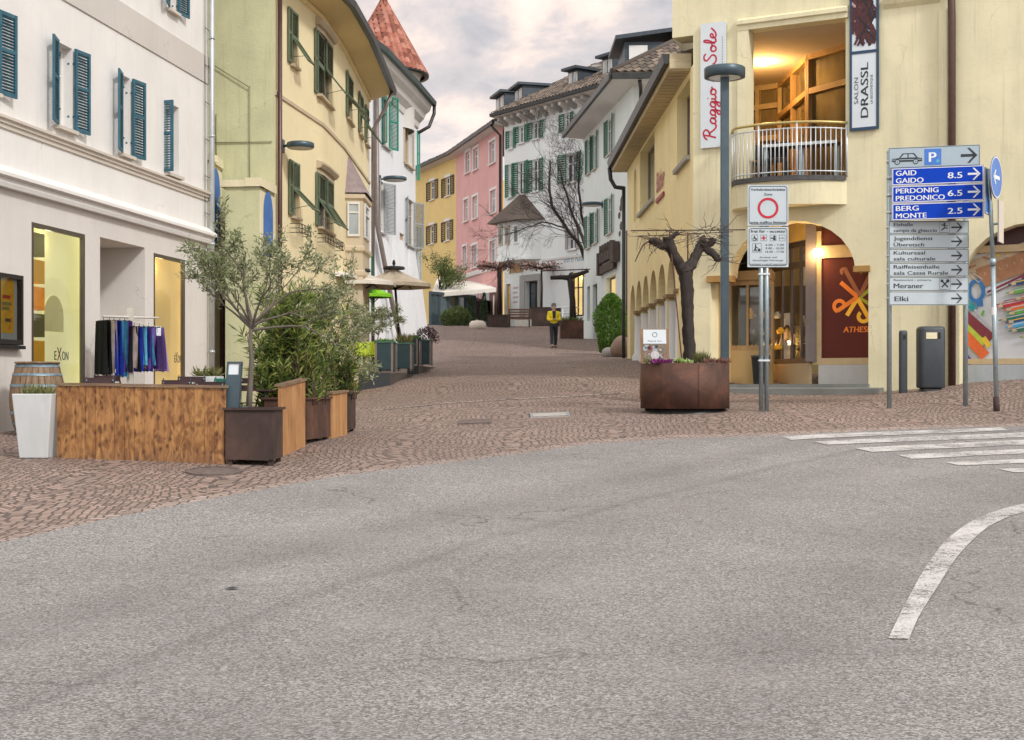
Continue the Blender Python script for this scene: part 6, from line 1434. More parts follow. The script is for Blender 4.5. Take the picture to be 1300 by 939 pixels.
p = GP(284, 11.6); chG.location = p; chG.rotation_euler.z = -.1; chG['label'] = 'green slatted chair behind the bollard light'
tb = thing('terrace_table', 'low dark slatted table behind the left half of the long fence', 'table', (0,0,0), 'slatted tables on the terrace')
mb = MB()
for k in range(8): mb.obox((-.55, -.33+.083*k, .70), (1.1,0,0), (0,.073,0), (0,0,.022))
mb.build('tabletop', M['chairwood'], tb)
for sx in (-1, 1):
    for sy in (-1, 1): mb = MB(); mb.bar((sx*.5, sy*.26, 0), (sx*.42, sy*.26, .70), .02, .03); mb.build('leg', M['green_box'], tb)
p = GP(192, 10.9); tb.location = p; dup(tb, GP(300, 11.0), .1, 'slatted table behind the bollard light and the olive trunk')
# white pots with succulents behind the chairs
for i, (px, l) in enumerate(((258, 'left of two white pots with a leafy succulent by the shop corner'), (270.5, 'right of two white pots with a leafy succulent, touching the downpipe'))):
    c = GP(px, 13.0); c.z = EYE + (492-486)*.013; 
    tbz = gz(c.x, c.y); g = thing('plant_pot', l, 'plant pot', (c.x, c.y, tbz), 'white succulent pots'); mb = MB()
    mb.lathe((c.x, c.y, tbz), [(.0,0),(.15,0),(.16,c.z-tbz-.0),(.175,c.z-tbz+.12),(.15,c.z-tbz+.12),(.14,c.z-tbz+.06),(0,c.z-tbz+.06)], 18); mb.build('pot', M['whitepot'], g)
    random.seed(50+i); mb = MB()
    for k in range(70): d = rdir(); d.z = abs(d.z)+.25; leafquad(mb, V((c.x+ru(-.07,.07), c.y+ru(-.07,.07), c.z+.10)), d, ru(.10,.22), ru(.03,.055), 0, .2)
    mb.build('plant', M['l_mix'], g)

# ------------------------------------------------------------------ wall lamps
def wall_lamp(label, p, n_, t, L, w):
    g = thing('wall_lamp', label, 'street lamp', p, 'disc shaped wall lamps'); mb = MB(); c = p + n_*L
    mb.tube([p, p+n_*(L*.5)+V((0,0,.02)), c+V((0,0,.02))], .03, 8); mb.obox(p-t*.08-V((0,0,.14))-n_*.01, t*.16, n_*.05, V((0,0,.28))); mb.build('arm', M['anth'], g)
    mb = MB(); mb.lathe(c-V((0,0,.06)), [(w*.9,0),(w,.03),(w,.11),(w*.9,.13),(0,.13)], 26); h = mb.build('lamp_head', M['anth'], g)
    mb = MB(); mb.lathe(c-V((0,0,.058)), [(0,0),(w*.9,0)], 26); mb.build('lens', M['offwhite'], h); return g
q, t_, n_ = FB.fr(FB.u(358)); wall_lamp('dark disc wall lamp on the cream house above the olive tree', FB.at(FB.u(358), FB.z(358, 186)), n_, t_, .42, .30)
q, t_, n_ = FC.fr(FC.u(483)); wall_lamp('dark disc wall lamp on the turret house beside the leaning downpipe', FC.at(FC.u(482), FC.z(482, 228)), n_, t_, .55, .42)
q, t_, n_ = FE.fr(FE.u(764)); wall_lamp('dark disc wall lamp on the mint house between its shutters', FE.at(FE.u(765), FE.z(765, 260)), n_, t_, .45, .45)
# ------------------------------------------------------------------ cafe terrace further up: decks, green planters, umbrellas
def deck(label, A, B, t_len, h_top, grp):
    """A front left foot, B far right foot; level top"""
    t = V((1,.05,0)).normalized(); d = V((B.x-A.x, B.y-A.y, 0)); 
    g = thing('terrace_deck', label, 'platform', A, grp); mb = MB(); z = h_top
    pts = [A, A+t*t_len, A+t*t_len+d, A+d]
    zb = min(gz(p.x, p.y) for p in pts)-.15
    lo = [V((p.x, p.y, zb)) for p in pts]; hi = [V((p.x, p.y, z)) for p in pts]
    mb.quad(lo[0], lo[1], hi[1], hi[0], 0); mb.quad(lo[1], lo[2], hi[2], hi[1], 1); mb.quad(lo[2], lo[3], hi[3], hi[2], 0); mb.quad(lo[3], lo[0], hi[0], hi[3], 0); mb.quad(*hi, 0)
    mb.build('platform', [M['plat'], M['plat_br']], g); return g
dA = GP(455, 19.5); dB = GP(495, 19.5); dC = GP(526, 21.8)
zt1 = P(495, 472.5, 19.5).z
deck('larger black terrace deck with two green planters', dA, V((dA.x + dC.x-dB.x, dC.y-.3, 0)), dB.x-dA.x, zt1, 'low decks of the cafe terrace')
eA = GP(517, 22.2); eB = GP(531.5, 22.2); eC = GP(551.5, 24.2); zt2 = P(532, 464.5, 22.2).z
deck('smaller black terrace deck higher up the street with two green planters', eA, V((eA.x+eC.x-eB.x, eC.y, 0)), eB.x-eA.x, zt2, 'low decks of the cafe terrace')
def green_planter(label, px0, px1, d, yb, yt, depth, plant, seed, lidded=False):
    A = P(px0, yb, d); w = (px1-px0)*d/1000; h = (yb-yt)*d/1000
    g = thing('cube_planter', label, 'planter', A+V((w/2, depth/2, 0)), 'dark green planters of the cafe terrace'); mb = MB()
    mb.obox(A+V((0,0,.03)), V((w,0,0)), V((0,depth,0)), V((0,0,h-.06))); mb.build('box', M['green_box'], g, .01)
    for a in (0, w-.05):
        for b in (-.006, depth-.045): mb = MB(); mb.obox(A+V((a-.004,b,0)), V((.055,0,0)), V((0,.05,0)), V((0,0,h-.03))); mb.build('corner_post', M['pipe_gr'], g)
    mb = MB(); mb.obox(A+V((-.02,-.02,h-.03)), V((w+.04,0,0)), V((0,depth+.04,0)), V((0,0,.04))); mb.build('rim', M['green_lid'], g)
    random.seed(seed); c = A+V((w/2, depth/2, h))
    if plant == 'grass':
        lf = MB()
        for k in range(420): leafquad(lf, c+V((ru(-.4,.4)*w, ru(-.4,.4)*depth, 0)), V((ru(-.6,.6), ru(-.6,.6), 1)), ru(.12,.34), ru(.008,.02))
        lf.build('plant', M['l_mix'], g)
    elif plant == 'purple':
        lf = MB()
        for k in range(520): d_ = rdir(); d_.z = abs(d_.z); leafquad(lf, c+V((d_.x*.30, d_.y*.30, d_.z*.34-.02))*1.0+rdir()*.08, rdir()+V((0,0,.3)), ru(.06,.12), ru(.02,.04))
        lf.build('plant', M['l_purple'], g)
    else:
        lf = MB()
        for k in range(160): leafquad(lf, c+V((ru(-.45,.45)*w, ru(-.45,.45)*depth, 0)), V((ru(-1,1), ru(-1,1), .6)), ru(.06,.14), ru(.015,.03))
        lf.build('plant', M['l_box'], g)
    return g
green_planter('dark green planter at the front left corner of the larger deck', 476, 499, 20.0, 471, 434, .75, 'low', 2)
green_planter('dark green planter with a tuft of grass below the cream umbrella pole', 502, 523, 20.9, 469.5, 436, .75, 'grass', 3)
green_planter('dark green planter between the grass tuft and the purple plant', 519.5, 530.5, 22.4, 464, 429, .7, 'low', 4)
green_planter('dark green planter with a purple leaved plant nearest the street', 533, 547.5, 22.7, 464, 432, .7, 'purple', 6)
def umbrella(label, px, d, ytop, yedge, hw, ybot, canvas, grp=None, lean=0):
    c = P(px, ytop, d); zb = P(px, ybot, d).z; g = thing('cafe_umbrella', label, 'umbrella', (c.x, c.y, zb), grp)
    mb = MB(); mb.tube([(c.x+lean, c.y, zb), (c.x, c.y, c.z-.05)], .035, 10); mb.build('pole', M['black'], g)
    ze = EYE+(492-yedge)*d/1000; N = 8; ring_ = []
    for k in range(N):
        a = 2*PI*(k+.5)/N; r = hw*1.03; ring_.append(V((c.x+r*math.cos(a), c.y+r*math.sin(a), ze)))
    mb = MB(); T = V((c.x, c.y, c.z)); S = 6
    for k in range(N):
        p, q = ring_[k], ring_[(k+1) % N]
        for j in range(S):
            f = lambda u, v: (T.lerp(p.lerp(q, v), u)) - V((0,0,(.10*math.sin(PI*u)*(.4+math.sin(PI*v)) if True else 0)))
            for v0 in (0, .5):
                u0, u1 = j/S, (j+1)/S; mb.quad(f(u0, v0), f(u1, v0), f(u1, v0+.5), f(u0, v0+.5))
        mb.quad(p, q, q-V((0,0,.10)), p-V((0,0,.10)))
    cn = mb.build('canopy', canvas, g)
    for pl in cn.data.polygons: pl.use_smooth = False
    mb = MB(); mb.lathe(T, [(.0,.22),(.03,.2),(.05,.1),(.02,.05),(.30,.02),(.32,-.05)], 12); mb.build('finial', M['black'], g)
    for k in range(N):
        mb = MB(); p = ring_[k]; mb.tube([T-V((0,0,.12)), p-V((0,0,.07))], .012, 5); hub = V((c.x+lean*.3, c.y, c.z-.62)); mb.tube([hub, T.lerp(p, .55)-V((0,0,.10))], .011, 5); mb.build('rib', M['black'], g)
    return g
umbrella('square cream cafe umbrella, the right hand one beside the white buttress', 500, 22.3, 340, 361, 1.08, 436, M['canvas'], 'cream cafe umbrellas', .16)
umbrella('cream cafe umbrella, the left hand one half hidden by olive leaves', 456, 21.5, 343, 359, 1.02, 470, M['canvas_w'], 'cream cafe umbrellas')
umbrella('small lime green umbrella under the two cream ones', 473, 24.5, 361, 374, .62, 455, M['lime'])
umbrella('cream umbrella at the far left end of the terrace, mostly hidden by leaves', 405, 20.5, 336, 349, 1.0, 500, M['canvas_w'], 'cream cafe umbrellas')
lc = thing('cafe_chair', 'lime plastic chair at the left edge of the deck', 'chair', (0,0,0), 'lime green cafe chairs')
mb = MB(); mb.lathe((0,0,.42), [(0,0),(.22,0),(.24,.03),(0,.03)], 16); mb.build('seat', M['limechair'], lc)
mb = MB()
for k in range(9):
    a = R(20+140*k/8); a2 = R(20+140*(k+.85)/8); mb.quad((.24*math.cos(a), .24*math.sin(a), .46), (.24*math.cos(a2), .24*math.sin(a2), .46), (.26*math.cos(a2), .26*math.sin(a2), .80), (.26*math.cos(a), .26*math.sin(a), .80))
mb.build('backrest', M['limechair'], lc)
for sx in (-1, 1):
    for sy in (-1, 1): mb = MB(); mb.tube([(sx*.14, sy*.14, .42), (sx*.2, sy*.2, 0)], .012, 6); mb.build('leg', M['galv'], lc)
p = P(464, 0, 20.3); lc.location = (p.x, p.y, zt1); p = P(471, 0, 21.2); dup(lc, (p.x, p.y, zt1), .6, 'lime plastic chair tucked behind the front green planter'); p = P(447, 0, 21.4); dup(lc, (p.x, p.y, max(zt1, gz(p.x, p.y))), -.5, 'lime plastic chair behind the olive shrub')
# small standard olive on the deck
p = P(478, 0, 20.8); olive('little standard olive tree with a round grey crown on the deck', V((p.x, p.y, zt1)), 1.75, 33, R0=.018, n=9, spread=.85, fork=.6, dens=1.2)

# ------------------------------------------------------------------ far end of the street
# glazed pavilion with cream awning
A = GP(546, 42); B = GP(603, 44); zt_ = P(560, 372, 42).z
g = thing('glass_pavilion', 'glazed cafe pavilion with dark posts in front of the pink house', 'pavilion', A); dv = B-A; 
for k in range(6): mb = MB(); q = A+dv*(k/5); mb.box((q.x, q.y, (gz(q.x,q.y)+zt_)/2), (.13,.13,zt_-gz(q.x,q.y))); mb.build('post', M['anth'], g)
mb = MB(); mb.bar(V((A.x, A.y, zt_)), V((B.x, B.y, zt_)), .16, .16); mb.build('beam', M['anth'], g)
mb = MB(); mb.obox(V((A.x, A.y, A.z-.3)), V((dv.x, dv.y, 0)), V((0,.12,0)), V((0,0,.9))); mb.build('base', M['anth'], g)
mb = MB(); mb.quad(V((A.x, A.y+.05, A.z+.5)), V((B.x, B.y+.05, A.z+.5)), V((B.x, B.y+.05, zt_)), V((A.x, A.y+.05, zt_))); mb.quad(V((B.x, B.y+.05, A.z+.5)), V((B.x+.8, B.y+4, A.z+.5)), V((B.x+.8, B.y+4, zt_)), V((B.x, B.y+.05, zt_))); mb.build('pane', darkglass('pavilion_glass', (.05,.085,.09), .1, (.20,.27,.28)), g)
a0 = P(558, 372, 42.5); a1 = P(630, 366, 43); mb = MB(); ap = P(592, 356.5, 44.5); 
q = [a0, a1, P(622, 362, 46.5), P(575, 362, 46.5)]
for i in range(4): mb.add([q[i], q[(i+1) % 4], ap], [(0,1,2)])
for i in range(2): mb.quad(q[i], q[i+1], q[i+1]-V((0,0,.22)), q[i]-V((0,0,.22)))
ga = thing('awning', 'wide cream square canopy over the far pavilion terrace', 'awning', V((a1.x-.6, a1.y+1, gz(a1.x, a1.y)))); mb.build('canopy', M['canvas_w'], ga)
mb = MB(); mb.tube([V((ap.x, ap.y, gz(ap.x, ap.y))), ap], .05, 8); mb.tube([V((a1.x-.15, a1.y+.2, gz(a1.x, a1.y))), a1+V((-.15,.2,-.05))], .04, 8); mb.build('post', M['offwhite'], ga)
A = P(540, 0, 43.5); mb = MB(); mb.add([P(556, 352, 45), P(585, 356, 45), P(570, 372, 43), P(548, 372, 43)], [(0,1,2,3)]); mb.add([P(556, 352, 45), P(548, 372, 43), P(548, 374, 43)], [(0,1,2)])
mb.add([P(556,352,45)-V((0,0,.05)), P(585,356,45)-V((0,0,.05)), P(570,372,43)-V((0,0,.05)), P(548,372,43)-V((0,0,.05))], [(3,2,1,0)]); tag(mb.build('awning', M['canvas_w']), 'small cream sail awning behind the leafy tree', 'awning')
def clump(name, label, cat, c, rx, ry, h, n, mat, L=.12, W=.05, seed=1, shape='dome', group=None, trunk=False):
    random.seed(seed); g = thing(name, label, cat, c, group); lf = MB()
    bumps = [(rdir(), ru(.75,1.12)) for k in range(26)]
    for k in range(n):
        d = rdir()
        if shape == 'cone':
            t = ru(0,1)**1.4; a = ru(0, 2*PI); r = (1-t)**.75*ru(.75,1.05)*(1+.12*math.sin(a*5+t*9)); p = V((rx*r*math.cos(a), ry*r*math.sin(a), h*t)); od = V((math.cos(a), math.sin(a), .9))
        else:
            m = max(b for v, b in bumps if v.dot(d) > max(w_.dot(d) for w_, _ in bumps)-.12); k_ = m*ru(.72,1.03)
            p = V((rx*d.x*k_, ry*d.y*k_, h*.5*(1+d.z*k_))); od = d+V((0,0,.4))
        leafquad(lf, c+p, od.normalized()+rdir()*.7, L*ru(.6,1.3), W*ru(.7,1.3))
    lf.build('foliage', M[mat], g)
    mb = MB(); mb.tube([c-V((0,0,.05)), c+V((0,0,h*.55))], [rx*.14+.02, .02], 7); mb.build('trunk', M['bark_d'], g); return g
for i, (px, rx, h, l) in enumerate(((567, .30, .75, 'left'), (574, .33, .85, 'second from the left'), (582, .33, .95, 'third from the left'), (589.5, .30, .8, 'right'))):
    clump('hedge_shrub', 'low green hedge shrub before the pavilion, %s of four' % l, 'shrub', GP(px, 40.5+i*.4), rx, .35, h, 900, 'l_hedge', .12, .05, 60+i, 'dome', 'hedge shrubs before the pavilion')
clump('conifer', 'left of two dark pointed conifers before the pavilion', 'tree', GP(598, 42), .30, .3, 1.5, 1500, 'l_con', .10, .035, 71, 'cone', 'pointed conifers')
clump('conifer', 'right of two dark pointed conifers, taller and nearer the pink wall', 'tree', GP(614.5, 42.3), .28, .3, 1.75, 1500, 'l_con', .10, .035, 72, 'cone', 'pointed conifers')
# leafy tree by the pavilion
p = GP(559, 43.5); random.seed(77); g = thing('leafy_tree', 'bushy green tree in front of the yellow house beside the pavilion', 'tree', p); mb = MB(); tips = []; mb.tube([p, p+V((0,0,1.6))], [.09,.07], 7)
for k in range(7): branch(mb, tips, p+V((0,0,1.2+.15*k)), V((ru(-1,1), ru(-1,1), .9)), .85, .045, 3, .7, .1, .75, (2,3), .2, 5)
mb.build('trunk', M['bark_d'], g); lf = MB()
for q, d, dep, pts in tips:
    for k in range(16): leafquad(lf, random.choice(pts)+rdir()*.22, rdir(), ru(.10,.2), ru(.03,.06))
lf.build('crown', M['l_hedge'], g)
# cream stone trough, rust planters, benches
c = GP(606, 39); mb = MB(); n = 10
mb.lathe((c.x, c.y, c.z-.05), [(.0,0),(.40,0),(.44,.15),(.42,.30),(.30,.42),(.0,.46)], 9); g = mb.build('boulder', M['limest']); tag(g, 'pale cream boulder marking the kerb left of the far rust planter', 'boulder')
def rust_far(label, px0, px1, d, yb, yt, dep=.9, grp=None, mat='rust2'):
    A = GP(px0, d); w = (px1-px0)*d/1000; h = (492-yt)*d/1000+EYE - A.z
    return box_planter(label, A, X_, Y_, w, dep, max(.4, h), M[mat], .02, 'planter', grp, True, False)
rf1, tp1 = rust_far('dark rust planter under the first flat trained tree', 619, 646, 40, 416, 400.5)
rf2, tp2 = rust_far('broad rust planter behind the person in yellow', 674, 711, 41.5, 412, 391)
rf3, tp3 = rust_far('rust planter with the pollarded tree against the mint house corner', 711.5, 741, 34, 429, 408, 1.0, None, 'rust')
bn = thing('park_bench', 'slatted wooden bench with a pale front between the far rust planters', 'bench', GP(658, 40.5)); bz_ = gz(P(658,0,40.5).x, 40.5*K); bx0, bx1 = P(645, 0, 40.5).x, P(674, 0, 40.5).x
mb = MB()
for k in range(4): mb.obox((bx0, 40.5*K+.50-.02*k, bz_+.48+.13*k), (bx1-bx0,0,0), (0,.04,0), (0,0,.09))
mb.build('backrest', wood('bench_wood', (.10,.05,.03), (.22,.12,.07), 'x'), bn)
mb = MB()
for k in range(4): mb.obox((bx0, 40.5*K+.02+.11*k, bz_+.42), (bx1-bx0,0,0), (0,.09,0), (0,0,.04))
mb.build('seat', bpy.data.materials['bench_wood'], bn)
for x in (bx0+.08, bx1-.08):
    mb = MB(); mb.box((x, 40.5*K+.24, bz_+.21), (.07,.42,.42)); mb.bar((x, 40.5*K+.46, bz_+.4), (x, 40.5*K+.52, bz_+.95), .05); mb.build('leg', M['rust2'], bn)
mb = MB(); mb.obox((bx0+.35, 40.5*K+.06, bz_+.04), (.85,0,0), (0,.03,0), (0,0,.36)); mb.build('front_panel', M['offwhite'], bn)
# railing of horizontal rods on the right
g = thing('railing', 'low railing with pale top rod before the lit doorway', 'railing', GP(722, 41)); A = GP(700, 41); B = GP(744, 41)
z = A.z+1.0
for dz in (0, -.3): mb = MB(); mb.tube([V((A.x, A.y, z+dz)), V((B.x, B.y, z+dz))], .035, 6); mb.build('rail', M['steel'], g)
for k in range(4): q = A.lerp(B, (k+.3)/4); mb = MB(); mb.tube([V((q.x, q.y, q.z-.2)), V((q.x, q.y, z))], .03, 6); mb.build('baluster', M['steel'], g)
# flat trained trees (plane trees on frames) with dry reddish leaves
def trained(label, px, d, ytr, px0, px1, seed, leaf=True, ybase=None, base=None):
    random.seed(seed); b = base or GP(px, d); zt_ = EYE+(492-ytr)*d/1000; g = thing('trained_tree', label, 'tree', b, 'flat trained street trees'); mb = MB(); tips = []
    T = V((b.x, b.y, zt_)); mb.tube([b, b.lerp(T, .5)+V((.03,0,0)), T], [.065,.055,.045], 8)
    xa, xb = P(px0, 0, d).x, P(px1, 0, d).x
    for s, xe in ((-1, xa), (1, xb)):
        for yy in (-.9, 0, .9):
            E = V((xe, b.y+yy, zt_+ru(-.05,.1))); pts = [T, T.lerp(E, .5)+V((0,0,.08)), E]; mb.tube(pts, [.045,.03,.015], 6); tips.append(pts)
    for pts in list(tips):
        for k in range(7):
            q = pts[0].lerp(pts[2], ru(.15,1)); e = q+V((ru(-.3,.3), ru(-.4,.4), ru(-.05,.28))); mb.tube([q, e], [.012,.005], 4)
    mb.build('trunk', M['bark_d'], g)
    lf = MB()
    for pts in tips:
        for k in range(90 if leaf else 0):
            q = pts[0].lerp(pts[2], ru(.05,1))+V((ru(-.15,.15), ru(-.3,.3), ru(-.12,.28))); leafquad(lf, q, rdir(), ru(.08,.17), ru(.05,.09))
    lf.build('crown', M['l_red'], g)
    return g
q1 = V((P(632,0,40).x, 40*K+.45, tp1.z-.05)); trained('flat trained tree with dry reddish leaves before the pink house', 632, 40.2, 341, 606, 651, 5, base=q1)
trained('flat trained tree with dry reddish leaves before the pale house door', 687.5, 41.2, 339, 660, 711, 6, base=V((P(687.5,0,41.5).x, 41.5*K+.4, tp2.z-.06)))
# pollarded tree in the third rust planter
random.seed(15); b = V((P(728,0,34).x, 34*K+.5, tp3.z-.05)); g = thing('pollarded_tree', 'dark pollarded tree with stubby level arms in the rust planter by the mint house', 'tree', b); mb = MB(); zt_ = P(0, 352, 34).z; T = V((P(724,0,34).x, b.y, zt_))
mb.tube([b, b.lerp(T, .5)+V((.05,0,0)), T], [.16,.13,.13], 9); 
mb.tube([T, T+V((-.35,0,.02)), P(699, 352, 34)+V((0,.5,0))], [.12,.10,.085], 8); mb.tube([T, T+V((.3,0,.12)), P(748, 343, 34)+V((0,.5,0))], [.11,.10,.07], 8); mb.tube([T, T+V((.05,.5,.2)), T+V((.15,1.1,.3))], [.10,.07,.05], 7)
for k in range(16): q = T+V((ru(-.8,.7), ru(-.1,.3), .05)); mb.tube([q, q+V((ru(-.15,.15), ru(-.2,.2), ru(.1,.4)))], [.012,.004], 4)
mb.build('trunk', M['bark_d'], g); mb = MB(); mb.tube([P(690, 343, 34)+V((0,.5,0)), P(750, 341, 34)+V((0,.5,0))], .025, 5); mb.build('training_bar', M['rust2'], g)
random.seed(16); lf = MB()
for k in range(160): leafquad(lf, V((P(ru(714,739),0,34).x, 34*K+ru(.1,.9), tp3.z)), V((ru(-.5,.5), ru(-.5,.5), 1)), ru(.10,.3), .03)
tag(lf.build('planter_shrub', M['l_hedge']), 'sparse green undergrowth round the pollarded tree', 'plant')
# big bare tree
random.seed(42); b = GP(752, 38.4); g = thing('bare_tree', 'large leafless tree spreading in front of the pale house', 'tree', b); mb = MB(); tips = []
F0 = P(749, 345, 38.4); mb.tube([b, b.lerp(F0, .5), F0], [.20,.17,.15], 10, cap=False)
def limb(pp, r0, r1, sub=8, sp=.6, L=1.25):
    r0 *= .85; r1 *= .8
    pts = [P(x, y, 38.4+dd) for x, y, dd in pp]; n = 14; out = []
    for k in range(n+1):
        t = k/n*(len(pts)-1); i = min(int(t), len(pts)-2); out.append(pts[i].lerp(pts[i+1], t-i)+rdir()*.04)
    rad = [r0+(r1-r0)*k/n for k in range(n+1)]; mb.tube(out, rad, 8, cap=False)
    for k in range(sub):
        i = int(n*(.25+.75*k/sub)); d = (out[min(i+1,n)]-out[i-1]).normalized(); nd_ = (d+rdir()*sp*1.3+V((0,0,.10))).normalized(); branch(mb, tips, out[i], nd_, L*ru(.6,1.1), max(.013, rad[i]*.36), 4, .66, .02, .74, (2,4), .16, 4, .0045)
limb([(749,345,0),(738,316,0),(720,290,.0),(699,259,.2),(697,232,.2),(699,205,.3)], .13, .045, 11)
limb([(749,345,0),(741,305,.4),(728,275,.7),(717,240,1.0),(710,213,1.1)], .12, .04, 11)
limb([(749,345,0),(743,300,-.4),(737,262,-.6),(734,225,-.7),(737,190,-.8)], .11, .035, 10)
limb([(749,345,0),(756,290,.3),(764,240,.5),(768,200,.5)], .10, .03, 5)
limb([(720,290,0),(690,282,-.2),(662,292,-.3),(640,300,-.4)], .05, .02, 8, .6, 1.2)
mb.build('trunk', M['bark_d'], g)
# round clipped conifer and boulders by the corner building
c = GP(776, 28.6); c.z -= .05; hh = EYE+(492-378)*.0286-c.z
random.seed(3); g = thing('clipped_bush', 'bright green egg shaped clipped conifer beside the boulders', 'shrub', c); lf = MB()
lumps = [(ru(0,2*PI), ru(.05,.95), ru(.05,.13)) for _ in range(40)]
for k in range(15000):
    t = ru(0,1); a = ru(0,2*PI); pr = math.sqrt(max(0, 1-(1.72*t-.72)**2)) if t > .42 else .80+.48*t
    bm_ = sum(h_*math.exp(-(((a-la+PI) % (2*PI)-PI)**2*5+(t-lt)**2*60)) for la, lt, h_ in lumps)
    r = pr*(.86+bm_)*math.sqrt(ru(.25,1.08)); p = c+V((.56*r*math.cos(a), .56*r*math.sin(a), .10+hh*t)); d = V((math.cos(a)*.8, math.sin(a)*.8, .8)); leafquad(lf, p, d+rdir()*.8, ru(.05,.12), ru(.02,.045))
lf.build('foliage', M['l_box'], g); mb = MB(); mb.tube([c-V((0,0,.1)), c+V((0,0,hh*.7))], [.09,.03], 8); mb.build('trunk', M['bark_d'], g)
def boulder(label, px, d, r, h, seed, mat):
    random.seed(seed); c = GP(px, d); bm = bmesh.new(); bmesh.ops.create_icosphere(bm, subdivisions=3, radius=1)
    o3 = [ (rdir(), ru(.06,.2)) for _ in range(9)]
    for v in bm.verts:
        n = v.co.normalized(); k = 1 + sum(a*max(0, n.dot(d_))**3 for d_, a in o3) - .12; v.co = V((n.x*r*k, n.y*r*k, n.z*h*.55*k + h*.42))
    me = bpy.data.meshes.new('boulder'); bm.to_mesh(me); bm.free(); me.materials.append(M[mat]); me.polygons.foreach_set('use_smooth', [True]*len(me.polygons)); o = bpy.data.objects.new('boulder', me); COL.objects.link(o); o.location = c; tag(o, label, 'boulder')
boulder('large rounded brown boulder at the end of the arcade', 787, 26.6, .36, .66, 4, 'boulder')
boulder('smaller grey boulder tucked under the clipped bush', 773, 27.0, .24, .36, 7, 'stone')

# ------------------------------------------------------------------ people
def skin_mesh(name, joints, edges, mat, parent, sub=2):
    me = bpy.data.meshes.new(name); me.from_pydata([j[0] for j in joints], edges, []); me.materials.append(mat)
    o = bpy.data.objects.new(name, me); COL.objects.link(o); o.parent = parent
    o.modifiers.new('skin', 'SKIN'); 
    for i, j in enumerate(joints):
        sv = me.skin_vertices[0].data[i]; r = j[1]; sv.radius = r if isinstance(r, tuple) else (r, r); sv.use_root = (i == 0)
    s = o.modifiers.new('sub', 'SUBSURF'); s.levels = sub; s.render_levels = sub
    dg = bpy.context.evaluated_depsgraph_get(); ev = o.evaluated_get(dg); m2 = bpy.data.meshes.new_from_object(ev); m2.materials.clear(); m2.materials.append(mat)
    m2.polygons.foreach_set('use_smooth', [True]*len(m2.polygons)); m2.polygons.foreach_set('material_index', [0]*len(m2.polygons)); o.modifiers.clear(); o.data = m2; return o
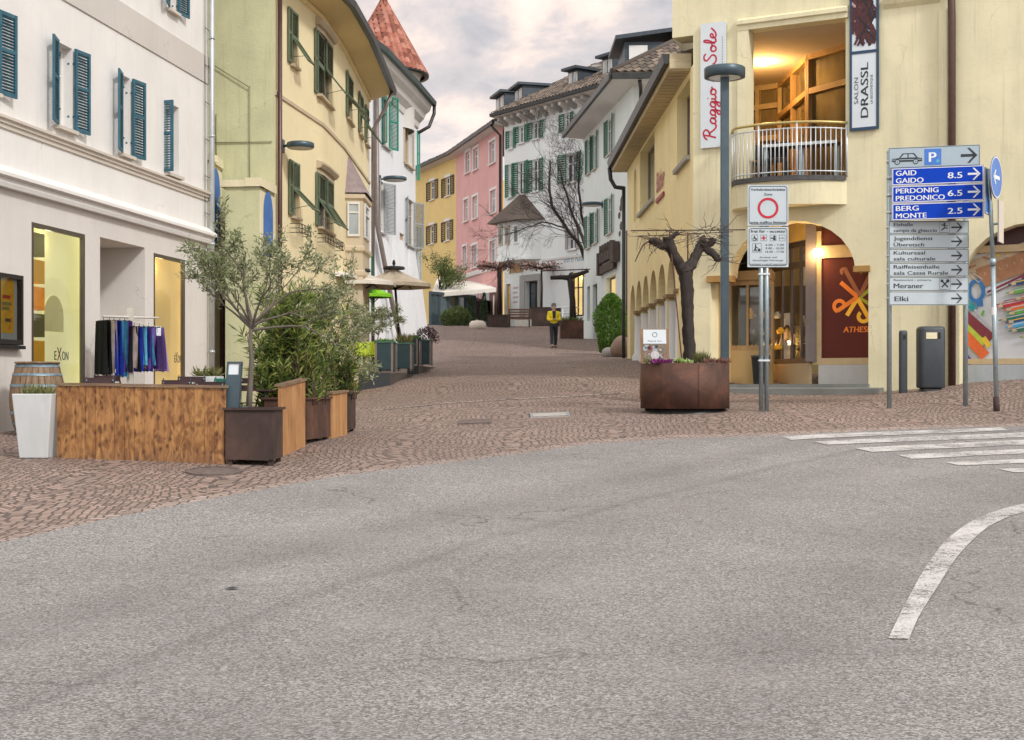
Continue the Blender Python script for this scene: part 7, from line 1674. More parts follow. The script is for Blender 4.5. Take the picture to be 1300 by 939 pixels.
def person(label, loc, rz, jacket, trousers, arms, step=.14, hairm='hair', sc=1.0):
    g = thing('person', label, 'person', loc)
    # body: pelvis, spine, neck, head, arms with hands, legs with feet (faces -y)
    J = [((0,0,.95),.10), ((0,0,1.18),.115), ((0,0,1.40),.105), ((0,-.005,1.50),.055), ((0,-.015,1.57),.075), ((0,-.02,1.66),(.078,.092)), ((0,-.01,1.735),.06)]
    E = [(0,1),(1,2),(2,3),(3,4),(4,5),(5,6)]
    la, ra = arms
    def arm(pts, r=(.055,.048,.038,.030,.034,.022)):
        i0 = 2; 
        for k, p in enumerate(pts): J.append((p, r[k])); E.append((i0, len(J)-1)); i0 = len(J)-1
        return i0
    hl = arm(la); hr = arm(ra)
    for h, pts in ((hl, la), (hr, ra)):
        d = (V(pts[-1])-V(pts[-2])).normalized(); s = d.cross(V((0,0,1))).normalized() if abs(d.z) < .95 else V((1,0,0))
        for f in (-.022, -.008, .008, .022):
            q = V(pts[-1])+d*.05+s*f; J.append((tuple(q), .0085)); E.append((h, len(J)-1)); a = len(J)-1; J.append((tuple(q+d*.05*(1-abs(f)*8)), .007)); E.append((a, len(J)-1))
    legs = []
    for s, fy in ((-1, -step), (1, step)):
        pl_ = [((s*.09,0,.90),.095), ((s*.095,fy*.45,.50),.062), ((s*.10,fy,.09),.042), ((s*.11,fy-.15,.035),.032)]; i0 = 0
        for p, r in pl_: J.append((p, r)); E.append((i0, len(J)-1)); i0 = len(J)-1
        legs.append(pl_)
    skin_mesh('body', J, E, M['skin'], g)
    # jacket
    JJ = [((0,0,1.0),(.165,.125)), ((0,0,1.2),(.165,.125)), ((0,0,1.38),(.15,.11)), ((0,0,1.475),(.07,.065)), ((0,0,.84),(.17,.13))]; EE = [(0,1),(1,2),(2,3),(0,4)]
    for pts in (la, ra):
        i0 = 2
        for k, p in enumerate(pts[:4]): JJ.append((p, (.082,.068,.056,.047)[k])); EE.append((i0, len(JJ)-1)); i0 = len(JJ)-1
    skin_mesh('jacket', JJ, EE, jacket, g)
    TT = [((0,0,.93),(.15,.115))]; TE = []
    for pl_ in legs:
        i0 = 0
        for (p, r), rr in zip(pl_[:3], (.105,.08,.062)): TT.append((p, rr)); TE.append((i0, len(TT)-1)); i0 = len(TT)-1
    skin_mesh('trousers', TT, TE, trousers, g)
    mb = MB(); mb.lathe((0, .012, 1.70), [(.097,-.06),(.102,-.0),(.09,.06),(.05,.098),(0,.106)], 14); hob = mb.build('hair', M[hairm], None); hob.location = (0,.012,1.64); hob.parent = g
    mb = MB()
    for s in (-1, 1): mb.lathe((s*.032, -.107, 1.675), [(0,-.010),(.010,0),(0,.010)], 8)
    mb.build('eye', M['ink'], g).location = (0,0,0)
    mb = MB(); mb.add([(-.016,-.105,1.625),(.016,-.105,1.625),(0,-.135,1.628),(0,-.11,1.675)], [(0,1,2),(0,2,3),(1,3,2)]); mb.build('nose', M['skin'], g)
    for pl_ in legs:
        p = V(pl_[2][0]); mb = MB(); mb.tube([p+V((0,.06,-.05)), p+V((0,-.02,-.04)), p+V((0,-.12,-.055)), p+V((0,-.20,-.065))], [.042,.05,.045,.025], 10); mb.build('shoe', M['shoe'], g)
    # parts were built at the origin: shift every child back by the root location that build() removed
    for ch in [o for o in COL.objects if o.parent == g]:
        if ch.name.split('.')[0] in ('eye', 'nose', 'shoe'): ch.location = V(loc)
    g.rotation_euler.z = rz; g.scale = (sc,)*3; return g
p = GP(703, 31.6)
person('person in a bright yellow jacket and dark trousers walking down the street with folded hands', p, .12, M['yjack'], M['trous'],
       ([(-.19,0,1.40), (-.24,-.02,1.13), (-.10,-.20,1.10), (-.02,-.25,1.12), (.02,-.26,1.13)], [(.19,0,1.40), (.24,-.02,1.13), (.10,-.22,1.12), (.02,-.27,1.13), (-.03,-.28,1.13)]), .23)
mb = MB(); 
for g in [o for o in COL.objects if o.get('category') == 'person']:
    mb = MB(); mb.add([(-.05,-.128,1.10),(.05,-.128,1.10),(.075,-.10,1.47),(-.075,-.10,1.47)], [(0,1,2,3)]); q = mb.build('shirt', M['trous'], g); q.location = g.location
p = GP(737, 42.2)
person('person in a dark navy coat standing behind the railing at the lit doorway', p, 1.2, M['coat'], M['coat'],
       ([(-.19,0,1.40), (-.23,.0,1.12), (-.22,-.06,.90), (-.22,-.08,.84), (-.22,-.09,.78)], [(.19,0,1.40), (.23,.0,1.12), (.22,-.06,.90), (.22,-.08,.84), (.22,-.09,.78)]), .03)

# ------------------------------------------------------------------ right foreground: round corten planter with pollarded plane tree
rc = P(869.5, 0, 13.55); rr = 56.5*.01345; zb = gz(rc.x, rc.y-.5)-.0; zt_ = EYE + (492-461)*.0131
rcx = V((rc.x, rc.y, zb)); g = thing('round_planter', 'large round rusty steel planter on the cobbles before the corner building', 'planter', rcx)
mb = MB(); mb.lathe((rc.x, rc.y, 0), [(rr-.06, zb+.07),(rr, zb+.07),(rr, zt_),(rr-.02, zt_),(rr-.02, zt_-.15)], 64); mb.build('drum', M['rust'], g)
mb = MB(); mb.lathe((rc.x, rc.y, 0), [(rr-.07, zb-.12),(rr-.07, zb+.072),(0, zb+.072)], 48); mb.build('foot', M['gutter'], g)
mb = MB(); mb.tube([(rc.x+.14, rc.y-rr-.001, zb+.08), (rc.x+.14, rc.y-rr-.001, zt_-.01)], .004, 4); mb.build('weld_seam', M['rust2'], g)
mb = MB(); random.seed(2); n = 24; vs = [V((rc.x, rc.y, zt_-.04))]; 
for j in range(1, 7):
    for k in range(n): a = 2*PI*k/n; r = (rr-.02)*j/6; vs.append(V((rc.x+r*math.cos(a), rc.y+r*math.sin(a), zt_-.07+ru(-.015,.02))))
fs = [(0, 1+k, 1+(k+1) % n) for k in range(n)]
for j in range(5):
    for k in range(n): fs.append((1+j*n+k, 1+(j+1)*n+k, 1+(j+1)*n+(k+1) % n, 1+j*n+(k+1) % n))
mb.add(vs, fs, 0, True); mb.build('soil', M['soil'], g)
# tree
random.seed(8); D_ = 13.55; Q = lambda x, y, o=0: P(x, y, D_) + V((0,o,0)); tb_ = Q(876, 463); g = thing('pollarded_tree', 'knobbly pollarded plane tree growing in the round rust planter', 'tree', tb_); mb = MB()
def gn(pts, rad, n=14):
    out = []; rr_ = []
    for i in range(len(pts)-1):
        for k in range(8):
            t = k/8; out.append(pts[i].lerp(pts[i+1], t)+rdir()*rad[i]*.09); rr_.append((rad[i]+(rad[i+1]-rad[i])*t)*ru(.95,1.06))
    out.append(pts[-1]); rr_.append(rad[-1]); k0 = len(mb.v); mb.tube(out, rr_, n)
    rid = [ru(-.17,.17) for _ in range(n)]; c_i = k0
    for i, p in enumerate(out):
        for k in range(n):
            rid[k] = max(-.2, min(.2, rid[k]+ru(-.05,.05))); v = mb.v[k0+i*n+k]; mb.v[k0+i*n+k] = p+(v-p)*(1+rid[k])
gn([Q(876,463), Q(874.5,430), Q(872.5,385), Q(870,343)], [.12,.10,.094,.112]); 
gn([Q(869,347), Q(858,329,-.05), Q(850,312,-.08), Q(847,302,-.1)], [.11,.085,.08,.08])
gn([Q(871,346), Q(880,332,.05), Q(889,314,.1), Q(892,310,.1)], [.11,.085,.08,.085])
gn([Q(850,313,-.08), Q(840,313,-.1), Q(832,308,-.12), Q(824,306,-.14)], [.07,.065,.07,.05]); gn([Q(848,306,-.1), Q(856,299,-.1), Q(858,297,-.1)], [.055,.04,.03])
gn([Q(890,312,.1), Q(899,310,.1), Q(905,307,.12), Q(907,303,.12)], [.075,.065,.06,.04]); gn([Q(892,312,.1), Q(905,321,.1), Q(911,327,.1), Q(914,330,.12)], [.065,.055,.06,.042]); gn([Q(890,312,.1), Q(894,300,.3), Q(899,296,.5)], [.05,.035,.02])
for c, r in ((Q(826,307,-.14), .05), (Q(834,309,-.12), .06), (Q(858,298,-.1), .045), (Q(906,305,.12), .05), (Q(912,328,.1), .055), (Q(893,309,.1), .07)):
    for k in range(4): e = c+rdir()*r*.7; mb.lathe(e, [(0,-r*.6),(r*.5,-r*.35),(r*.62,0),(r*.5,r*.35),(0,r*.6)], 8)
mb.build('trunk', M['bark_d'], g)
mb = MB()
def twig(a, b, r=.007): 
    L_ = (b-a).length; mb.tube([a, a.lerp(b, .33)+rdir()*L_*.10, a.lerp(b, .66)+rdir()*L_*.13, b], [r, r*.8, r*.6, r*.35], 5)
for k in range(46):
    s = random.choice([Q(826,307,-.14), Q(834,309,-.12), Q(857,298,-.1), Q(905,304,.12), Q(905,304,.12), Q(913,329,.1), Q(898,297,.5), Q(895,300,.3), Q(893,308,.1)]); d = rdir(); d.z = d.z*.4-.02; e = s+d.normalized()*ru(.2,.62); twig(s, e)
    if k % 2: f = s.lerp(e, .6); twig(f, f+rdir()*ru(.1,.25), .005)
for k in range(26): s = Q(ru(880,930), ru(284,302), ru(0,.5)); twig(s, s+V((ru(-.4,.4), ru(-.2,.2), ru(-.25,.3))), .007)
for k in range(22):
    s = random.choice([Q(826,307,-.14), Q(834,309,-.12), Q(905,304,.12), Q(913,329,.1), Q(893,308,.1), Q(857,298,-.1)]); e1 = s+V((ru(-.35,.35), ru(-.2,.2), ru(-.02,.12))); e2 = e1+V((ru(-.15,.15), ru(-.1,.1), ru(-.3,-.05))); mb.tube([s, s.lerp(e1, .5)+V((0,0,.04)), e1, e1.lerp(e2, .5), e2], [.006,.005,.0045,.004,.003], 5)
mb.tube([Q(824,307,-.14), Q(815,313,-.16), Q(809,325,-.18), Q(805,334,-.18)], [.016,.015,.012,.008], 6); twig(Q(836,310), Q(822,334), .008); twig(Q(860,296), Q(846,284), .008)
mb.build('twig', M['twig'], g)
g = thing('tree_frame', 'thin rusty steel training frame with a leaning stake around the pollarded plane tree', 'tree support', Q(866,463,-.1)); mb = MB()
mb.bar(Q(865,463,-.12), Q(849,296,-.12), .035, .02); mb.build('stake', M['rust'], g); mb = MB(); mb.bar(Q(875,335,.2), Q(875,294,.2), .03, .02); mb.build('stake', M['rust'], g)
for a, b, r_ in ((Q(800,294,-.1), Q(945,293,-.1), .018), (Q(812,297,.45), Q(936,291,.45), .014), (Q(824,300,-.12), Q(826,292,.5), .014)): mb = MB(); mb.bar(a, b, r_); mb.build('crossbar', M['rust2'], g)
# planting
random.seed(12)
def tuft(name, label, cat, px, oy, n, spread, L, W, mat, up=1.0):
    c = V((P(px, 0, D_).x, rc.y+oy, zt_-.01)); lf = MB()
    for k in range(n): leafquad(lf, c+V((ru(-1,1)*spread, ru(-1,1)*spread*.6, ru(0,.03))), V((ru(-.9,.9), ru(-.9,.9), up)), ru(*L), ru(*W))
    tag(lf.build(name, M[mat]), label, cat)
tuft('violas', 'patch of dark magenta violas at the left rim of the round planter', 'flowers', 836, -.5, 260, .16, (.04,.08), (.03,.05), 'l_viola', .8)
tuft('ground_plant', 'sparse brown green ground plants between violas and cabbage', 'plant', 826, -.35, 160, .14, (.04,.1), (.012,.025), 'l_mix')
c = V((P(857, 0, D_).x, rc.y-.55, zt_+.0)); lf = MB()
for k in range(5):
    for j in range(9+k*2): a = 2*PI*j/(9+k*2)+k; t = k/4; d = V((math.cos(a)*(.35+t), math.sin(a)*(.35+t), 1.1-t)); leafquad(lf, c+V((0,0,.02)), d, .07+.05*t, .07, 0, .35)
tag(lf.build('ornamental_cabbage', M['l_cab']), 'pale yellow green ornamental cabbage beside the leaning stake', 'plant')
tuft('ground_plant', 'bright green low plant at the foot of the plane tree', 'plant', 866, -.45, 200, .10, (.04,.09), (.02,.035), 'l_cab', .6)
tuft('grass_tuft', 'green upright tuft right of the plane tree trunk', 'plant', 890, -.1, 300, .12, (.10,.26), (.008,.018), 'l_mix', 1.3)
tuft('ground_plant', 'brownish low heather along the right rim of the round planter', 'plant', 906, -.3, 420, .22, (.04,.12), (.008,.018), 'l_red', 1.0)
# menu board behind the planter
A = P(814.5, 472, 15.2); g = thing('menu_board', 'wooden framed menu board with a printed food poster behind the round planter', 'sign board', GP(833, 15.2)); w = 36*.0152; zb_ = gz(A.x+.25, A.y)-.02; H = EYE+(492-416.5)*.0152-zb_
tl = V((0,.16,1)).normalized(); O = V((A.x, A.y, zb_)); mb = MB(); mb.obox(O, V((.06,0,0)), V((0,.03,0)), tl*H); mb.obox(O+V((w-.06,0,0)), V((.06,0,0)), V((0,.03,0)), tl*H); mb.obox(O+V((.06,.002,0))+tl*.10, V((w-.12,0,0)), V((0,.026,0)), tl*.06); mb.obox(O+V((.06,.002,0))+tl*(H-.05), V((w-.12,0,0)), V((0,.026,0)), tl*.05)
mb.bar(O+V((.05,.9,0)), O+V((.05,.05,0))+tl*(H-.06), .03); mb.bar(O+V((w-.05,.9,0)), O+V((w-.05,.05,0))+tl*(H-.06), .03); mb.build('frame', M['boardwood'], g)
mb = MB(); mb.obox(O+V((.05,-.006,0))+tl*.16, V((w-.10,0,0)), V((0,.005,0)), tl*(H-.17)); ps = mb.build('poster', M['bannerw'], g)
mb = MB(); nB = V((0,-.0012,0)); PB = lambda u, v, k=0: O+V((.05+(w-.1)*u, -.0075-.0012*k, 0))+tl*(.16+(H-.17)*v); aX = V((1,0,0)); 
vz = lambda v: v
mb.quad(PB(0,.05), PB(1,.05), PB(1,.78), PB(0,.78), 0)
for k in range(40): disc(mb, PB(ru(.06,.94), ru(.30,.76), 1), aX, tl, 0, ru(.015,.05), 9, random.choice([1,2,3,4]))
disc(mb, PB(.5,.60,2), aX, tl, 0, .085, 20, 7); disc(mb, PB(.5,.92,1), aX, tl, .04, .05, 16, 6); put_text(mb, 'Pizza & Vino', PB(.5,.81,1), aX, tl, .03, .27, 6, 0, .2, 'c')
mb.build('print', [flat('food_beige', (.20,.16,.12), .6, 0, .5, 30), flat('food_dark', (.05,.05,.055), .6), M['skin_pr'], flat('food_red', (.35,.05,.06), .6), M['greyprint'], M['letwhite'], M['ink'], flat('food_plate', (.52,.50,.50), .5, 0, .2, 20)], ps)

# ------------------------------------------------------------------ street lamp
lp = P(920, 0, 15.0); lz = gz(lp.x, lp.y)-.1; g = thing('street_lamp', 'tall anthracite street lamp with a flat disc head behind the round planter', 'street lamp', (lp.x, lp.y, lz)); zh = EYE+(492-93)*.015
mb = MB(); mb.box((lp.x, lp.y, (lz+zh-.05)/2), (.15,.15,zh-.05-lz)); mb.build('pole', M['anth'], g, .012)
mb = MB(); mb.lathe((lp.x, lp.y, zh), [(.30,-.10),(.385,-.09),(.39,.08),(.37,.10),(0,.11)], 40); h = mb.build('lamp_head', M['anth'], g); mb = MB(); mb.lathe((lp.x, lp.y, zh-.095), [(0,0),(.34,0)], 36); mb.build('lens', flat('lens_glass', (.55,.60,.62), .2), h)

# ------------------------------------------------------------------ signs
def arrow(mb, O, A, B, w, h, th, m=0):
    """right arrow in a w x h box with lower left O"""
    A, B = V(A), V(B); cy = h/2; N = A.cross(B)
    mb.quad(O+B*(cy-th/2), O+A*(w-th*.9)+B*(cy-th/2), O+A*(w-th*.9)+B*(cy+th/2), O+B*(cy+th/2), m)
    for s in (-1, 1):
        p = O+A*w+B*cy; q = O+A*(w-cy)+B*(cy+s*cy); k = th*.72
        mb.add([p, q, q-A*k*1.2, p-A*k*1.6], [(0,1,2,3) if s < 0 else (3,2,1,0)], m)
def sign_plate(name, parent, O, A, B, w, h, face, edge=None, em=None, rad=0, th=.02, back=None):
    """plate with lower left O; border strip of width edge"""
    A, B = V(A).normalized(), V(B).normalized(); N = A.cross(B); mb = MB()
    mb.obox(O - N*th, A*w, B*h, N*th, 1); s = mb.build(name, [face, M['signback']], parent)
    m2 = MB(); m2.quad(O+N*.0015, O+A*w+N*.0015, O+A*w+B*h+N*.0015, O+B*h+N*.0015); m2.build('face', face, s)
    if edge:
        m3 = MB(); e = edge; i = .006; z = N*.0032
        for a, b, ww, hh in ((i, i, w-2*i, e), (i, h-e-i, w-2*i, e), (i, i+e, e, h-2*e-2*i), (w-e-i, i+e, e, h-2*e-2*i)):
            q = O+A*a+B*b+z; m3.quad(q, q+A*ww, q+A*ww+B*hh, q+B*hh)
        m3.build('border', em or M['ink'], s)
    return s
sg = P(1179, 517, 13.5); g = thing('direction_sign', 'tall direction sign on two posts with a parking panel, blue and white arrow panels', 'road sign', V((sg.x, sg.y, gz(sg.x, sg.y))))
dS = 13.5; sc = dS/1000
for px, yt in ((1129.5, 192), (1226.5, 250)):
    p = P(px, 0, dS+.03); z0 = gz(p.x, p.y)-.08; mb = MB(); mb.tube([(p.x, p.y+.03, z0), (p.x, p.y+.03, P(px, yt, dS).z)], .042, 12); mb.lathe((p.x, p.y+.03, P(px, yt, dS).z), [(.044,-.02),(.044,.01),(0,.02)], 12); mb.build('post', M['galv'], g)
def plate_px(x0, x1, yl, yl2, yr, yr2, d0, d1):
    O = P(x0, yl2, d0); A = P(x1, yr2, d1)-O; return O, A, P(x0, yl, d0).z-O.z
B_ = V((0,0,1))
def sp(a, off=0): return a
# parking panel
O = P(1128, 214.5, 13.45); A = V((P(1244,0,13.25).x-O.x, P(1244,0,13.25).y-O.y, 0)); w = A.length; A.normalize(); N = V((A.y,-A.x,0)); h = 26*sc
s = sign_plate('sign_panel', g, O, A, B_, w, h, M['signgrey'], .008, M['ink']); mb = MB(); f = N*.005; u = w/116
c0 = O+f+A*(u*4)+B_*(h*.14); cw = u*39; ch = h*.62
body = [(0,.30),(.02,.52),(.24,.56),(.36,.92),(.74,.92),(.86,.56),(1,.52),(1.0,.28),(.90,.26),(.10,.26)]
mb.poly([c0+A*cw*x+B_*ch*y for x, y in body], 0)
for x0, x1, xt0, xt1 in ((.29,.52,.40,.52), (.56,.80,.56,.70)): mb.poly([c0+f*.3+A*cw*x+B_*ch*y for x, y in ((x0,.58),(x1,.58),(xt1,.84),(xt0,.84))], 1)
mb.quad(*[c0+f*.3+A*cw*x+B_*ch*y for x, y in ((.02,.40),(.98,.40),(.98,.45),(.02,.45))], 1)
for x in (.19, .79): disc(mb, c0+f*.4+A*cw*x+B_*ch*.26, A, B_, 0, .046, 16, 0); disc(mb, c0+f*.6+A*cw*x+B_*ch*.26, A, B_, 0, .032, 16, 1); disc(mb, c0+f*.8+A*cw*x+B_*ch*.26, A, B_, .0, .010, 10, 0)
q = O+f+A*(u*46)+B_*(h*.1); e = h*.78; mb.quad(q, q+A*e, q+A*e+B_*e, q+B_*e, 2); put_text(mb, 'P', q+f*.3+A*e*.28+B_*e*.2, A, B_, e*.62, e*.42, 3, .02); disc(mb, q+f*.3+A*e*.80+B_*e*.24, A, B_, 0, .028, 12, 4)
arrow(mb, O+f+A*(u*92)+B_*(h*.14), A, B_, u*21, h*.72, h*.13, 0)
mb.build('pictogram', [M['ink'], M['signgrey'], M['signblue2'], M['letwhite'], flat('sign_teal', (.1,.45,.55), .5)], s)
for i, (a, b, num, yl, yl2) in enumerate((('GAID','GAIDO','8.5',214.5,236), ('PERDONIG','PREDONICO','6.5',237.2,258.2), ('BERG','MONTE','2.5',259.4,280.4))):
    O = P(1132.5, yl2, 13.42); A = V((P(1249,0,13.20).x-O.x, P(1249,0,13.20).y-O.y, 0)); w = A.length; A.normalize(); N = V((A.y,-A.x,0)); h = (yl2-yl)*sc; f = N*.005; u = w/116
    s = sign_plate('sign_panel', g, O, A, B_, w, h, M['signblue'], .012, M['letwhite']); mb = MB()
    put_text(mb, a, O+f+A*u*5+B_*h*.56, A, B_, h*.31, u*{'GAID':26,'PERDONIG':54,'BERG':29}[a], 0, .008); put_text(mb, b, O+f+A*u*5+B_*h*.12, A, B_, h*.31, u*{'GAIDO':35,'PREDONICO':62,'MONTE':39}[b], 0, .008)
    put_text(mb, num, O+f+A*u*71+B_*h*.30, A, B_, h*.36, u*18, 0, .01); arrow(mb, O+f+A*u*96+B_*h*.16, A, B_, u*16, h*.70, h*.12, 0); mb.build('lettering', M['letwhite'], s)
wh = [('Eishalle', 'campo da ghiaccio', 'skate', 280.8, 297.3, 24, 54), ('Jugenddienst', 'Überetsch', None, 297.9, 315.8, 49, 38), ('Kultursaal', 'sala culturale', None, 316.4, 333.5, 39, 52), ('Raiffeisenhalle', 'sala Cassa Rurale', None, 334.1, 351.6, 57, 68), ('Restaurant - pizzeria', 'Meraner', 'fork', 352.2, 369.8, 47, 37), ('', 'Elki', None, 370.4, 388, 0, 17)]
for a, b, ic, yl, yl2, wa, wb in wh:
    O = P(1128.5, yl2, 13.46); A = V((1,-.02,0)).normalized(); N = V((A.y,-A.x,0)); w = 100.5*sc; h = (yl2-yl)*sc; f = N*.005; u = w/100
    s = sign_plate('sign_panel', g, O, A, B_, w, h, M['signwhite'], .008, M['ink']); mb = MB(); sm = a.startswith('Rest')
    if a: put_text(mb, a, O+f+A*u*6+B_*h*(.72 if sm else .58), A, B_, h*(.15 if sm else .27), u*wa, 0, .004 if not sm else .0)
    put_text(mb, b, O+f+A*u*(6 if a else 7)+B_*h*(.20 if sm else (.14 if a else .30)), A, B_, h*(.36 if sm or not a else .27), u*wb, 0, .006)
    arrow(mb, O+f+A*u*78+B_*h*.14, A, B_, u*14, h*.70, h*.12, 0)
    if ic:
        q = O+f+A*u*63+B_*h*.10; e = h*.80
        for a_, b_, ww, hh in ((0,0,e,.004),(0,e-.004,e,.004),(0,0,.004,e),(e-.004,0,.004,e)): r_ = q+A*a_+B_*b_; mb.quad(r_, r_+A*ww, r_+A*ww+B_*hh, r_+B_*hh)
        if ic == 'fork': stroke(mb, [q+A*e*.22+B_*e*.2, q+A*e*.78+B_*e*.8], .022, 0, N); stroke(mb, [q+A*e*.78+B_*e*.2, q+A*e*.22+B_*e*.8], .022, 0, N); disc(mb, q+A*e*.76+B_*e*.77+f*.1, A, B_, 0, .030, 10); disc(mb, q+A*e*.24+B_*e*.77+f*.1, A, B_, 0, .026, 10)
        else: stroke(mb, [q+A*e*.2+B_*e*.2, q+A*e*.5+B_*e*.45, q+A*e*.45+B_*e*.7, q+A*e*.2+B_*e*.72], .02, 0, N); stroke(mb, [q+A*e*.5+B_*e*.45, q+A*e*.8+B_*e*.4], .018, 0, N); stroke(mb, [q+A*e*.45+B_*e*.68, q+A*e*.8+B_*e*.62], .015, 0, N); disc(mb, q+A*e*.5+B_*e*.82, A, B_, 0, .018, 10)
    mb.build('lettering', M['ink'], s)
# clamps
mb = MB()
for y in (205, 226, 248, 270, 289, 307, 325, 343, 361, 379):
    for px in (1129.5, 1226.5):
        if px > 1200 and y < 255: continue
        p = P(px, y, dS+.03); mb = MB(); mb.lathe((p.x, p.y+.03, p.z-.02), [(.046,0),(.05,0),(.05,.04),(.046,.04)], 10); mb.build('clamp', M['steel'], g)
# traffic restriction sign
tp = GP(970.5, 13.35); g = thing('traffic_sign', 'traffic restriction sign with a red ring above an exemption plate on a double steel post', 'road sign', tp); d = 13.35
for px in (967, 974): p = P(px, 0, d); mb = MB(); mb.tube([(p.x, p.y+.05, tp.z-.08), (p.x, p.y+.05, P(0, 245, d).z)], .038, 12); mb.build('post', M['galv'], g)
for y in (348, 458): p = P(970.5, y, d); mb = MB(); mb.box((p.x, p.y+.05, p.z), (.19,.095,.03)); mb.build('clamp', M['steel'], g)
def rplate(O, w, h, r=.05):
    s = sign_plate('sign_panel', g, O+V((.0,0,0)), X_, B_, w, h, M['signwhite']); m3 = MB(); e = .010; i = .022; pts = []; pin = []
    for cx, cy, a0 in ((w-i-r, i+r, -90), (w-i-r, h-i-r, 0), (i+r, h-i-r, 90), (i+r, i+r, 180)):
        for k in range(7): a = R(a0+90*k/6); pts.append(O+V((cx+r*math.cos(a), -.0045, cy+r*math.sin(a)))); pin.append(O+V((cx+(r-e)*math.cos(a), -.0045, cy+(r-e)*math.sin(a))))
    for k in range(len(pts)): m3.quad(pts[k], pts[(k+1) % len(pts)], pin[(k+1) % len(pts)], pin[k])
    m3.build('border', M['ink'], s); return s
O = P(949, 287, d); w, h = 52*d/1000, 52*d/1000; s = rplate(O, w, h); mb = MB(); f = V((0,-.006,0)); T = lambda t, x, y, hh, ww, b=.006: put_text(mb, t, O+f+V((w*x, 0, h*y)), X_, B_, h*hh, w*ww, 0, b, 0, 'c')
T('Verkehrsbeschränkte', .5, .855, .062, .84); T('Zone', .5, .74, .062, .20); T('zona traffico limitata', .5, .055, .062, .86)
disc(mb, O+f+V((w*.5, 0, h*.43)), X_, B_, w*.195, w*.255, 40, 1); mb.build('lettering', [M['ink'], M['signred']], s)
O = P(949, 339.5, d); w, h = 52*d/1000, 51*d/1000; s = rplate(O, w, h); mb = MB()
T('frei für - eccetto', .5, .86, .072, .84, .01)
def sq(x, y, e): 
    q = O+f*1.0+V((w*x, 0, h*y)); t_ = .004
    for a_, b_, ww, hh in ((0,0,e,t_),(0,e-t_,e,t_),(0,0,t_,e),(e-t_,0,t_,e)): mb.quad(q+V((a_,0,b_)), q+V((a_+ww,0,b_)), q+V((a_+ww,0,b_+hh)), q+V((a_,0,b_+hh)))
    return q
e = w*.15
q = sq(.10, .65, e); stroke(mb, [q+V((e*.45,-.001,e*.8)), q+V((e*.5,-.001,e*.45)), q+V((e*.75,-.001,e*.4)), q+V((e*.8,-.001,e*.15))], .018, 0, V((0,-1,0))); disc(mb, q+V((e*.45,-.001,e*.32)), X_, B_, e*.2, e*.28, 14)
q = sq(.32, .65, e); mb.quad(q+V((e*.4,-.001,e*.15)), q+V((e*.6,-.001,e*.15)), q+V((e*.6,-.001,e*.85)), q+V((e*.4,-.001,e*.85)), 1); mb.quad(q+V((e*.15,-.0015,e*.4)), q+V((e*.85,-.0015,e*.4)), q+V((e*.85,-.0015,e*.6)), q+V((e*.15,-.0015,e*.6)), 1)
q = sq(.55, .65, e); disc(mb, q+V((e*.7,-.001,e*.7)), X_, B_, 0, e*.18, 12); mb.quad(q+V((e*.5,-.001,e*.15)), q+V((e*.9,-.001,e*.15)), q+V((e*.85,-.001,e*.55)), q+V((e*.55,-.001,e*.55))); stroke(mb, [q+V((e*.55,-.001,e*.45)), q+V((e*.1,-.001,e*.5))], .016, 0, V((0,-1,0)))
q = sq(.77, .65, e); put_text(mb, 'I.A.', q+V((e*.12,-.001,e*.35)), X_, B_, e*.3, e*.75, 0, .0)
e = w*.22; q = sq(.12, .37, e); disc(mb, q+V((e*.35,-.001,e*.8)), X_, B_, 0, e*.09, 10); stroke(mb, [q+V((e*.35,-.001,e*.7)), q+V((e*.3,-.001,e*.4)), q+V((e*.45,-.001,e*.12))], .02, 0, V((0,-1,0))); stroke(mb, [q+V((e*.3,-.001,e*.4)), q+V((e*.15,-.001,e*.12))], .016, 0, V((0,-1,0))); stroke(mb, [q+V((e*.35,-.001,e*.6)), q+V((e*.62,-.001,e*.45))], .014, 0, V((0,-1,0))); disc(mb, q+V((e*.74,-.001,e*.25)), X_, B_, 0, e*.16, 12)
for k, t in enumerate(('6.00 - 7.00', '9.00 - 10.00', '16.00 - 17.00')): put_text(mb, t, O+f+V((w*.44, 0, h*(.53-.085*k))), X_, B_, h*.052, w*.45, 0, .0)
T('Anrainer und', .5, .225, .045, .42, .0); T('berechtigte Fahrzeuge', .5, .15, .045, .74, .0); T('residenti e veicoli autorizzati', .5, .055, .045, .86, .0)
mb.build('lettering', [M['ink'], M['signred']], s)
# leaning pole with round blue sign turned to the side road
pb_ = GP(1265.5, 13.05); g = thing('mandatory_sign', 'round blue arrow sign seen nearly edge on, on a slightly leaning grey pole', 'road sign', pb_); d = 13.05
mb = MB(); tq = P(1257.5, 262, d); mq = P(1260.5, 330, d); mb.tube([pb_-V((0,0,.08)), mq], .040, 12); mb.tube([mq-V((0,0,.1)), mq+V((0,0,.02))], .052, 12); mb.tube([mq, tq, P(1253.5, 215, d)], .034, 12); mb.tube([P(1262,285,d), P(1268,284,d), P(1268,284,d)+V((0,0,0))], .02, 8); mb.build('post', M['galv'], g)
mb = MB(); mb.tube([pb_-V((0,0,.06)), pb_+V((-.012,0,.22))], .052, 12); mb.build('sleeve', M['rust2'], g); mb = MB(); p = P(1262, 395, d); mb.lathe((p.x, p.y, p.z-.07), [(.042,0),(.042,.13)], 12); mb.build('sticker', M['letwhite'], g)
ang = R(-66); A = V((math.cos(ang), math.sin(ang), 0)); A = V((.558,.83,0)).normalized(); N = V((A.y,-A.x,0))
c = P(1265, 225.5, d-.02); rS = 26.5*d/1000; mb = MB(); disc(mb, c, A, B_, 0, rS, 36, 0); disc(mb, c-N*.02, A, B_, 0, rS, 36, 1)
